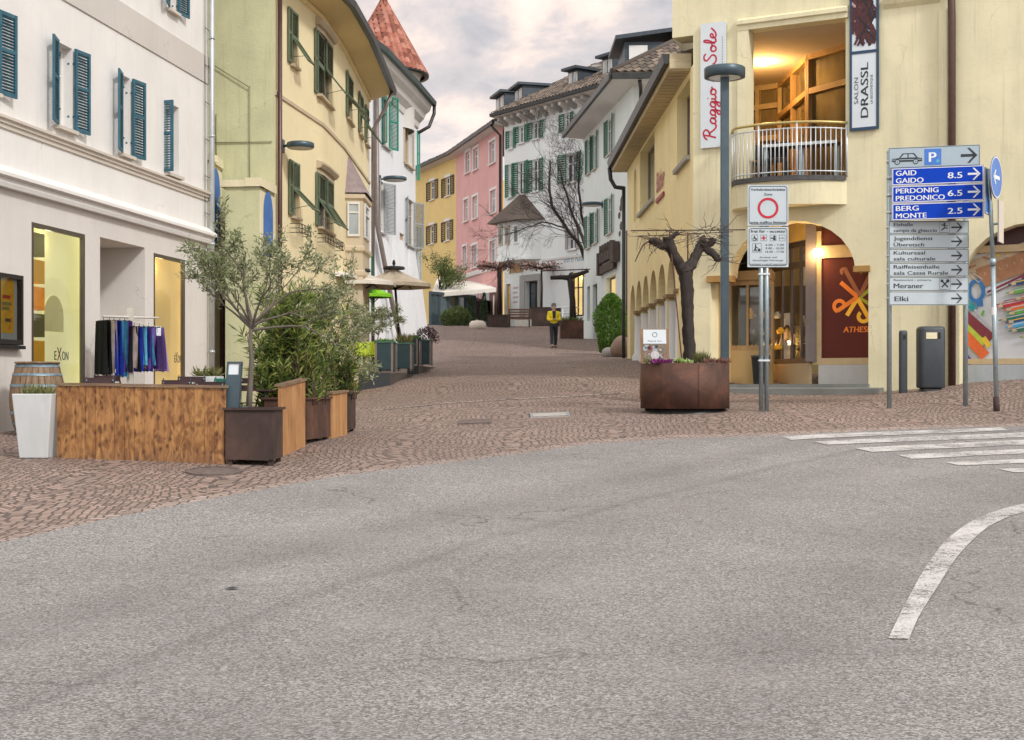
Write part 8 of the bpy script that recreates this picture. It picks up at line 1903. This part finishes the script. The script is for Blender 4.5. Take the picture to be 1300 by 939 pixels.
for k in range(36):
    a0, a1 = 2*PI*k/36, 2*PI*(k+1)/36; e0 = A*math.cos(a0)+B_*math.sin(a0); e1 = A*math.cos(a1)+B_*math.sin(a1); mb.quad(c+e0*rS, c+e1*rS, c+e1*rS-N*.02, c+e0*rS-N*.02, 1)
s = mb.build('sign_disc', [M['signblue2'], M['signback']], g); mb = MB(); disc(mb, c+N*.003, A, B_, rS*.93, rS*.98, 36); arrow(mb, c+N*.004+A*rS*.55-B_*rS*.35, -A, B_, rS*1.1, rS*.7, rS*.18); mb.build('arrow', M['letwhite'], s)
O = P(1251.5, 272, d+.1); A2 = V((.50,.866,0)).normalized(); sign_plate('sign_panel', g, P(1251, 271, d-.1), A2, B_, .42, 58*d/1000, M['signblue2'], .015, M['letwhite'])
A3 = V((.50,.866,0)).normalized(); sign_plate('sign_panel', g, P(1268, 307, d-.05), A3, B_, .40, 53*d/1000, M['limest'])

# ------------------------------------------------------------------ litter bin and ash bollard
bp_ = GP(1181.5, 15.05); bz = EYE+(492-493)*.01505; bz = gz(bp_.x, bp_.y); H = EYE+(492-415)*.01505-bz; g = thing('litter_bin', 'rounded anthracite litter bin with a wide slot against the yellow wall', 'litter bin', (bp_.x, bp_.y, bz))
def rbox(mb, c, wx, wy, z0, z1, r, m=0, n=5):
    ring_ = lambda k, z: [V((c.x+sx*(wx/2-r)+r*k*math.cos(R(a0+90*i/n)), c.y+sy*(wy/2-r)+r*k*math.sin(R(a0+90*i/n)), z)) for sx, sy, a0 in ((1,1,0),(-1,1,90),(-1,-1,180),(1,-1,270)) for i in range(n+1)]
    L = [(ring_(.8, z0)), ring_(1, z0+.03), ring_(1, z1-.06), ring_(.85, z1-.02), ring_(.5, z1)]; N = len(L[0]); vs = [p for l in L for p in l]; fs = [tuple(range(N))[::-1], tuple((len(L)-1)*N+i for i in range(N))]
    for j in range(len(L)-1):
        for i in range(N): fs.append((j*N+i, j*N+(i+1) % N, (j+1)*N+(i+1) % N, (j+1)*N+i))
    mb.add(vs, fs, m, True)
W_ = 33*.01505; mb = MB(); rbox(mb, V((bp_.x, bp_.y, 0)), W_, .36, bz+.04, bz+H, .09); mb.build('body', M['bin'], g); mb = MB(); rbox(mb, V((bp_.x, bp_.y, 0)), W_*.8, .28, bz-.08, bz+.05, .05); mb.build('foot', M['black'], g)
zs_ = bz+H*.80; mb = MB(); mb.obox((bp_.x-W_*.28, bp_.y-.186, zs_), (W_*.42,0,0), (0,.01,0), (0,0,H*.10)); mb.build('slot', M['wallF'], g); mb = MB(); mb.obox((bp_.x+W_*.14, bp_.y-.186, zs_), (W_*.13,0,0), (0,.01,0), (0,0,H*.10)); mb.build('slot_edge', M['black'], g)
ap_ = GP(1146.5, 15.1); az = gz(ap_.x, ap_.y); H = EYE+(492-420)*.0151-az; g = thing('ash_bollard', 'narrow anthracite ashtray post left of the litter bin', 'ashtray', (ap_.x, ap_.y, az)); mb = MB(); rbox(mb, V((ap_.x, ap_.y, 0)), 9.5*.0151, .14, az-.04, az+H, .035); mb.build('body', M['bin'], g, 0); mb = MB(); mb.obox((ap_.x-.02, ap_.y-.075, az+H-.17), (.05,0,0), (0,.01,0), (0,0,.08)); mb.build('slot', M['black'], g)

# ------------------------------------------------------------------ banners on the front
nF = FF.fr(1)[2]; tF = FF.fr(1)[1]
def ban(x0, x1, y0l, y1l, off=.05): 
    u0, u1 = FF.u(x0), FF.u(x1); xc = (x0+x1)/2; return u0, u1, FF.z(xc, y1l), FF.z(xc, y0l)
u0, u1, z0, z1 = ban(890.5, 922.5, 30, 188); g = thing('banner_sign', 'white vertical banner sign with red script lettering on the front wall left of the balcony', 'sign', FF.at(u0, z0)); mb = MB(); fbox(mb, FF, u0, u1, z0, z1, .03, .06); mb.build('panel', M['bannerw'], g)
mb = MB()
# flowing hand script drawn as strokes: x runs up the sign, y to the left
GL = {
 'R': (.95, [[(.05,0),(.18,.5),(.28,1)], [(-.05,.75),(.15,1.0),(.45,1.08),(.62,.9),(.52,.65),(.25,.52),(.4,.5),(.6,.15),(.8,-.02),(.98,.08)]]),
 'a': (.55, [[(.42,.42),(.25,.48),(.08,.3),(.08,.08),(.2,0),(.38,.15),(.45,.42),(.42,.1),(.5,.0),(.6,.08)]]),
 'g': (.55, [[(.42,.42),(.25,.48),(.08,.3),(.1,.08),(.25,.05),(.42,.3),(.44,.4),(.38,-.1),(.28,-.38),(.1,-.36),(.15,-.18),(.6,.1)]]),
 'i': (.3, [[(.08,.42),(.06,.1),(.14,.0),(.32,.1)], [(.12,.66),(.15,.72)]]),
 'o': (.55, [[(.3,.45),(.12,.4),(.05,.2),(.12,.02),(.3,.02),(.42,.2),(.36,.42),(.26,.42),(.4,.34),(.6,.36)]]),
 'd': (.6, [[(.4,.38),(.22,.45),(.08,.28),(.1,.05),(.24,.02),(.4,.2),(.5,.98),(.44,.2),(.48,.02),(.62,.08)]]),
 'S': (.75, [[(.68,.86),(.55,1.02),(.3,1.0),(.22,.78),(.4,.55),(.56,.32),(.48,.06),(.22,-.02),(.0,.12),(-.05,.3)]]),
 'l': (.34, [[(.0,.1),(.25,.6),(.3,.98),(.2,1.0),(.1,.5),(.12,.06),(.22,0),(.36,.08)]]),
 'e': (.5, [[(.05,.2),(.3,.28),(.36,.42),(.22,.48),(.08,.3),(.1,.06),(.26,0),(.5,.12),(.75,.42)]]), ' ': (.35, [])}
tot = sum(GL[c][0] for c in 'Raggio di Sole'); Lz = (z1-z0)*.86; k = Lz/tot; x = 0; hh = (u1-u0)*.46/1.0
for c in 'Raggio di Sole':
    for st_ in GL[c][1]:
        pts = []
        for i in range(len(st_)-1):
            p0, p1, p2, p3 = st_[max(i-1,0)], st_[i], st_[i+1], st_[min(i+2,len(st_)-1)]
            for j in range(5):
                t = j/5; pts.append(tuple(.5*((2*p1[q])+(-p0[q]+p2[q])*t+(2*p0[q]-5*p1[q]+4*p2[q]-p3[q])*t*t+(-p0[q]+3*p1[q]-3*p2[q]+p3[q])*t**3) for q in (0,1)))
        pts.append(st_[-1]); xy = [(x+a, b) for a, b in pts]
        stroke(mb, [FF.at(u0+(u1-u0)*.62 - b*hh, z0+(z1-z0)*.07 + a*k, .064) for a, b in xy], .035, 0, nF)
    x += GL[c][0]
put_text(mb, 'GASTHAUS RISTORANTE', FF.at(u1-(u1-u0)*.12, z0+(z1-z0)*.62, .064), V((0,0,1)), -tF, .035, (z1-z0)*.30, 1) if False else None
for kk in range(15): a = z0+(z1-z0)*(.56+.022*kk); fbox(mb, FF, u1-(u1-u0)*.14, u1-(u1-u0)*.11, a, a+(z1-z0)*.014, .062, .064, 1)
mb.build('lettering', [M['scriptred'], M['greyprint']], g)
u0, u1, z0, z1 = ban(1079.5, 1116.5, -14, 166); zd = FF.z(1098, 67); g = thing('salon_sign', 'framed vertical salon sign with a hair portrait above dark lettering right of the balcony', 'sign', FF.at(u0, z0)); mb = MB(); fbox(mb, FF, u0, u1, z0, z1, .03, .055); fbox(mb, FF, u0, u1, zd-.03, zd+.03, .055, .068)
for a, b, c_, d_ in ((u0, u0+.05, z0, z1), (u1-.05, u1, z0, z1), (u0+.05, u1-.05, z0, z0+.06)): fbox(mb, FF, a, b, c_, d_, .055, .067)
mb.build('frame', M['navy'], g); mb = MB(); fbox(mb, FF, u0+.05, u1-.05, z0+.06, zd-.03, .055, .058); fbox(mb, FF, u0+.05, u1-.05, zd+.03, z1, .055, .058); mb.build('panel', M['bannerw'], g)
mb = MB(); wd = u1-u0; up = V((0,0,1)); lf_ = -tF; hz = zd-z0
put_text(mb, 'SALON', FF.at(u0+wd*.30, z0+hz*.34, .062), up, lf_, wd*.145, hz*.34, 0); put_text(mb, 'DRASSL', FF.at(u0+wd*.64, z0+hz*.16, .062), up, lf_, wd*.27, hz*.70, 0, .012); put_text(mb, 'LA BIOSTHETIQUE', FF.at(u0+wd*.80, z0+hz*.33, .062), up, lf_, wd*.09, hz*.37, 0); mb.build('lettering', M['ink'], g)
mb = MB(); random.seed(5); PH = lambda a, b, o=.060: FF.at(u0+wd*a, zd+.03+(z1-zd)*b, o)
mb.poly([PH(.1,.3), PH(.22,.22), PH(.30,.45), PH(.42,.55), PH(.36,.72), PH(.45,.85), PH(.3,.95), PH(.1,.95)], 1)
for kk in range(60):
    t = kk/60; a0 = .30+.35*math.sin(t*5)*.5+ru(-.05,.3); b0 = ru(.45, 1.0); pts = [PH(min(.9, max(.10, a0+.12*math.sin(j*1.1+kk)+.04*j*.6)), b0-.075*j, .0605+.0002*kk) for j in range(7) if b0-.075*j > .06]
    if len(pts) > 2: stroke(mb, pts, .045, 0 if kk % 4 else 2, nF)
mb.build('portrait', [M['hair_pr'], M['skin_pr'], flat('print_dark', (.02,.008,.01), .5)], g)

# ------------------------------------------------------------------ balcony furniture, shop tub
c = FF.at(FF.u(1018), zbf+.02, -.05); g = thing('bistro_table', 'long pale edged table on the balcony behind the railing', 'table', c); mb = MB(); A = FF.at(FF.u(970), zbf+.02, .10); B = FF.at(FF.u(1062), zbf+.02, -.05); dv = B-A; nn = V((-dv.y, dv.x, 0)).normalized()
mb.obox(A+V((0,0,.72)), dv, nn*.42, V((0,0,.05))); mb.build('tabletop', M['logwood'], g); mb = MB(); mb.obox(A+V((0,0,.715))-nn*.02, dv, nn*.018, V((0,0,.06))); mb.build('edge', M['steel'], g)
for f_ in (.03, .5, .97):
    mb = MB(); q = A+dv*f_; mb.bar(q+nn*.05, q+nn*.05+V((0,0,.72)), .05); mb.bar(q+nn*.36, q+nn*.36+V((0,0,.72)), .05); mb.build('leg', M['galv'], g)
for px, o, rz, l in ((963, -.25, .4, 'dark chair on the balcony at the left end of the table'), (985, .0, -.3, 'dark chair on the balcony half under the table')):
    p = FF.at(FF.u(px), zbf+.02, o-.1); g = thing('balcony_chair', l, 'chair', p, 'dark chairs on the balcony'); mb = MB(); ax = V((math.cos(rz), math.sin(rz), 0)); ay = V((-ax.y, ax.x, 0)); q = p-ax*.2-ay*.2
    mb.obox(q+V((0,0,.44)), ax*.4, ay*.4, V((0,0,.04))); mb.build('seat', M['black'], g); mb = MB(); mb.obox(q+ay*.37+V((0,0,.55)), ax*.4, ay*.03, V((0,0,.32))); mb.build('backrest', M['black'], g)
    for a in (0, .36):
        for b in (0, .36): mb = MB(); mb.obox(q+ax*a+ay*b, ax*.04, ay*.04, V((0,0,.44 if b == 0 else .87))); mb.build('leg', M['black'], g)
p = FF.at(FF.u(957), 0, -.45); g = thing('plant_tub', 'tall black plant tub beside the shop window under the arch', 'plant pot', (p.x, p.y, zf0)); mb = MB(); mb.lathe((p.x, p.y, zf0), [(0,0),(.15,0),(.20,.56),(.21,.56),(.21,.60),(.17,.60),(.15,.5),(0,.5)], 20); mb.build('tub', M['bin'], g); random.seed(9); lf = MB()
for k in range(120): leafquad(lf, V((p.x+ru(-.1,.1), p.y+ru(-.1,.1), zf0+.52)), V((ru(-1,1), ru(-1,1), .8)), ru(.06,.16), .03)
lf.build('plant', M['l_con'], g)

# ------------------------------------------------------------------ covers in the paving, leaf on the road
M['cover'] = flat('cover_iron', (.165,.13,.115), .7, .2, .35, 14, .5)
def cover(name, label, px, py, w, h, mat, round_=False):
    c = G(px, py); mb = MB()
    if round_:
        n = 28; pts = [(c.x+w*math.cos(2*PI*k/n), c.y+h*math.sin(2*PI*k/n)) for k in range(n)]
    else: pts = [(c.x-w, c.y-h), (c.x+w, c.y-h), (c.x+w, c.y+h), (c.x-w, c.y+h)]
    top_ = [V((x, y, gz(x, y)+.013)) for x, y in pts]; bot = [p-V((0,0,.03)) for p in top_]; mb.poly(top_)
    for k in range(len(pts)): mb.quad(bot[k], bot[(k+1) % len(pts)], top_[(k+1) % len(pts)], top_[k])
    if not round_ or True:
        inn = [c.lerp(V((x, y, 0)), .85) for x, y in pts]; m = len(pts)
        for k in range(m): a, b, cc, dd = pts[k], pts[(k+1) % m], inn[(k+1) % m], inn[k]; mb.quad(*[V((x, y, gz(x, y)+.017)) for x, y in ((a[0],a[1]),(b[0],b[1]),(cc.x,cc.y),(dd.x,dd.y))], 1)
    tag(mb.build(name, mat), label, 'manhole cover')
cover('manhole_cover', 'pale rectangular manhole cover in the middle of the cobbled street', 698, 526, .34, .42, [flat('cover_concrete', (.42,.39,.36), .8, 0, .2, 9, .4), M['galv']])
cover('manhole_cover', 'dark round manhole cover in the setts below the corner planter', 272, 598, .32, .36, [M['cover'], M['cover']], True)
cover('manhole_cover', 'brown square manhole cover left of the pale one', 603, 535, .28, .34, [M['cover'], M['cover']])
c = G(294, 750); mb = MB(); mb.add([c+V((-.055,0,.02)), c+V((0,-.03,.022)), c+V((.055,.01,.022)), c+V((0,.035,.03))], [(0,1,2),(0,2,3)]); tag(mb.build('fallen_leaf', M['ink']), 'single dark fallen leaf lying on the asphalt', 'leaf')

# ------------------------------------------------------------------ camera, sky, light
cam = bpy.data.cameras.new('camera'); co = bpy.data.objects.new('camera', cam); COL.objects.link(co); co.location = (0,0,EYE); co.rotation_euler = (R(90),0,0)
cam.sensor_width = 36; cam.sensor_fit = 'HORIZONTAL'; cam.lens = 36*1800/1300; cam.shift_y = 22.5/1300; cam.clip_start = .1; cam.clip_end = 2000; scene.camera = co
SUN_EL, SUN_AZ = R(38), R(138)       # azimuth clockwise from +Y: behind the camera, to its right
wd_ = bpy.data.worlds.new('World'); scene.world = wd_; wd_.use_nodes = True; nt = wd_.node_tree; nt.nodes.clear()
out = nt.nodes.new('ShaderNodeOutputWorld'); sky = nd(nt, 'ShaderNodeTexSky', sky_type='NISHITA'); sky.sun_disc = False; sky.sun_elevation = SUN_EL; sky.sun_rotation = SUN_AZ; sky.air_density = 1.2; sky.dust_density = 2.0
tc = nd(nt, 'ShaderNodeTexCoord'); sp_ = nd(nt, 'ShaderNodeSeparateXYZ', {0: tc.outputs['Generated']}); zc = math_(nt, 'ADD', math_(nt, 'MAXIMUM', sp_.outputs[2], 0.0), .20)
cx = nd(nt, 'ShaderNodeCombineXYZ', {0: math_(nt, 'DIVIDE', sp_.outputs[0], zc), 1: math_(nt, 'DIVIDE', sp_.outputs[1], zc), 2: 0.0})
mp = nd(nt, 'ShaderNodeMapping', {0: cx.outputs[0], 'Scale': (1.15, .85, 1), 'Rotation': (0, 0, .5), 'Location': (3.3, 1.7, 0)})
n1 = noise(nt, mp.outputs[0], 2.2, 9, .56, .35); n2 = noise(nt, mp.outputs[0], 7, 6, .6, .3)
f = math_(nt, 'ADD', math_(nt, 'MULTIPLY', n1, .78), math_(nt, 'MULTIPLY', n2, .24))
cc = ramp(nt, f, [(.40, (.50,.48,.49)), (.47, (.61,.575,.585)), (.52, (.72,.645,.63)), (.57, (.94,.78,.70)), (.64, (1.02,.89,.80))])
# the sky is whiter low over the roofs and brightest behind the viewer
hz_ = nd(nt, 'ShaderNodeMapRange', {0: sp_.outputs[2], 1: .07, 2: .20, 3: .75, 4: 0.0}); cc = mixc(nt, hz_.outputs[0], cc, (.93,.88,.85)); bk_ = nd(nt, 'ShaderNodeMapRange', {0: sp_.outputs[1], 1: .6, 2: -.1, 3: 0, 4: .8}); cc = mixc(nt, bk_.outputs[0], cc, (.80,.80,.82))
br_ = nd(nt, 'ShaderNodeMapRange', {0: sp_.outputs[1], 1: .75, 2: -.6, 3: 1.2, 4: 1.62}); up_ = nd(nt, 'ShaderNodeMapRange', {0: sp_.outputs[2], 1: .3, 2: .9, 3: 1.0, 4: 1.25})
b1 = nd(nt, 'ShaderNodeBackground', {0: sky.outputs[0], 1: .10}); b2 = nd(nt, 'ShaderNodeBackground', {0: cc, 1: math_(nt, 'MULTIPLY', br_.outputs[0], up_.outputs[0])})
cov = ramp(nt, n2, [(.30, (.80,.80,.80)), (.5, (.97,.97,.97))])
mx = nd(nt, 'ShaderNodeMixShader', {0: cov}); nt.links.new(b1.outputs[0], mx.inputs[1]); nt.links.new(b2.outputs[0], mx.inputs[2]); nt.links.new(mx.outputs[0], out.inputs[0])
sl = bpy.data.lights.new('sun', 'SUN'); sl.energy = 2.1; sl.angle = R(7); sl.color = (1.0,.965,.91); so = bpy.data.objects.new('sun', sl); COL.objects.link(so)
dirv = V((math.sin(SUN_AZ)*math.cos(SUN_EL), math.cos(SUN_AZ)*math.cos(SUN_EL), math.sin(SUN_EL))); so.rotation_euler = dirv.to_track_quat('Z', 'Y').to_euler(); so.location = (10, -10, 30)
# lamps that are lit in the photograph
def lamp(name, loc, e, col, r=.08):
    l = bpy.data.lights.new(name, 'POINT'); l.energy = e; l.color = col; l.shadow_soft_size = r; o = bpy.data.objects.new(name, l); COL.objects.link(o); o.location = loc
lamp('balcony_light', lampc, 115, (1,.62,.25)); lamp('porch_light', FF.at(FF.u(1026), FF.z(1026, 322), -.35), 20, (1,.60,.22))
lamp('display_bulb', V(((A.x+0), 0, 0)) if False else FF.at(FF.u(1005), zd1+.2, -1.6), 14, (1,.72,.38)); lamp('shop_bulb', FF.at(FF.u(940), zz_+.0, -1.6), 14, (1,.66,.30)); 
lamp('window_bulb', FA.at((S1['u0']+S1['u1'])/2, S1['z1']-.2, -.2), 4, (1,.90,.55)); lamp('window_bulb', FA.at((S3['u0']+S3['u1'])/2, S3['z1']-.2, -.22), 4, (1,.72,.32)); lamp('doorway_bulb', FW.at(FW.u(735), FW.z(735, 352), -.12), 10, (1,.62,.2))
scene.view_settings.view_transform = 'Standard'; scene.view_settings.look = 'None'; scene.view_settings.exposure = 0; scene.view_settings.gamma = 1
scene.cycles.max_bounces = 7; scene.cycles.diffuse_bounces = 3; scene.cycles.glossy_bounces = 3; scene.cycles.transparent_max_bounces = 16; scene.cycles.caustics_reflective = False; scene.cycles.caustics_refractive = False
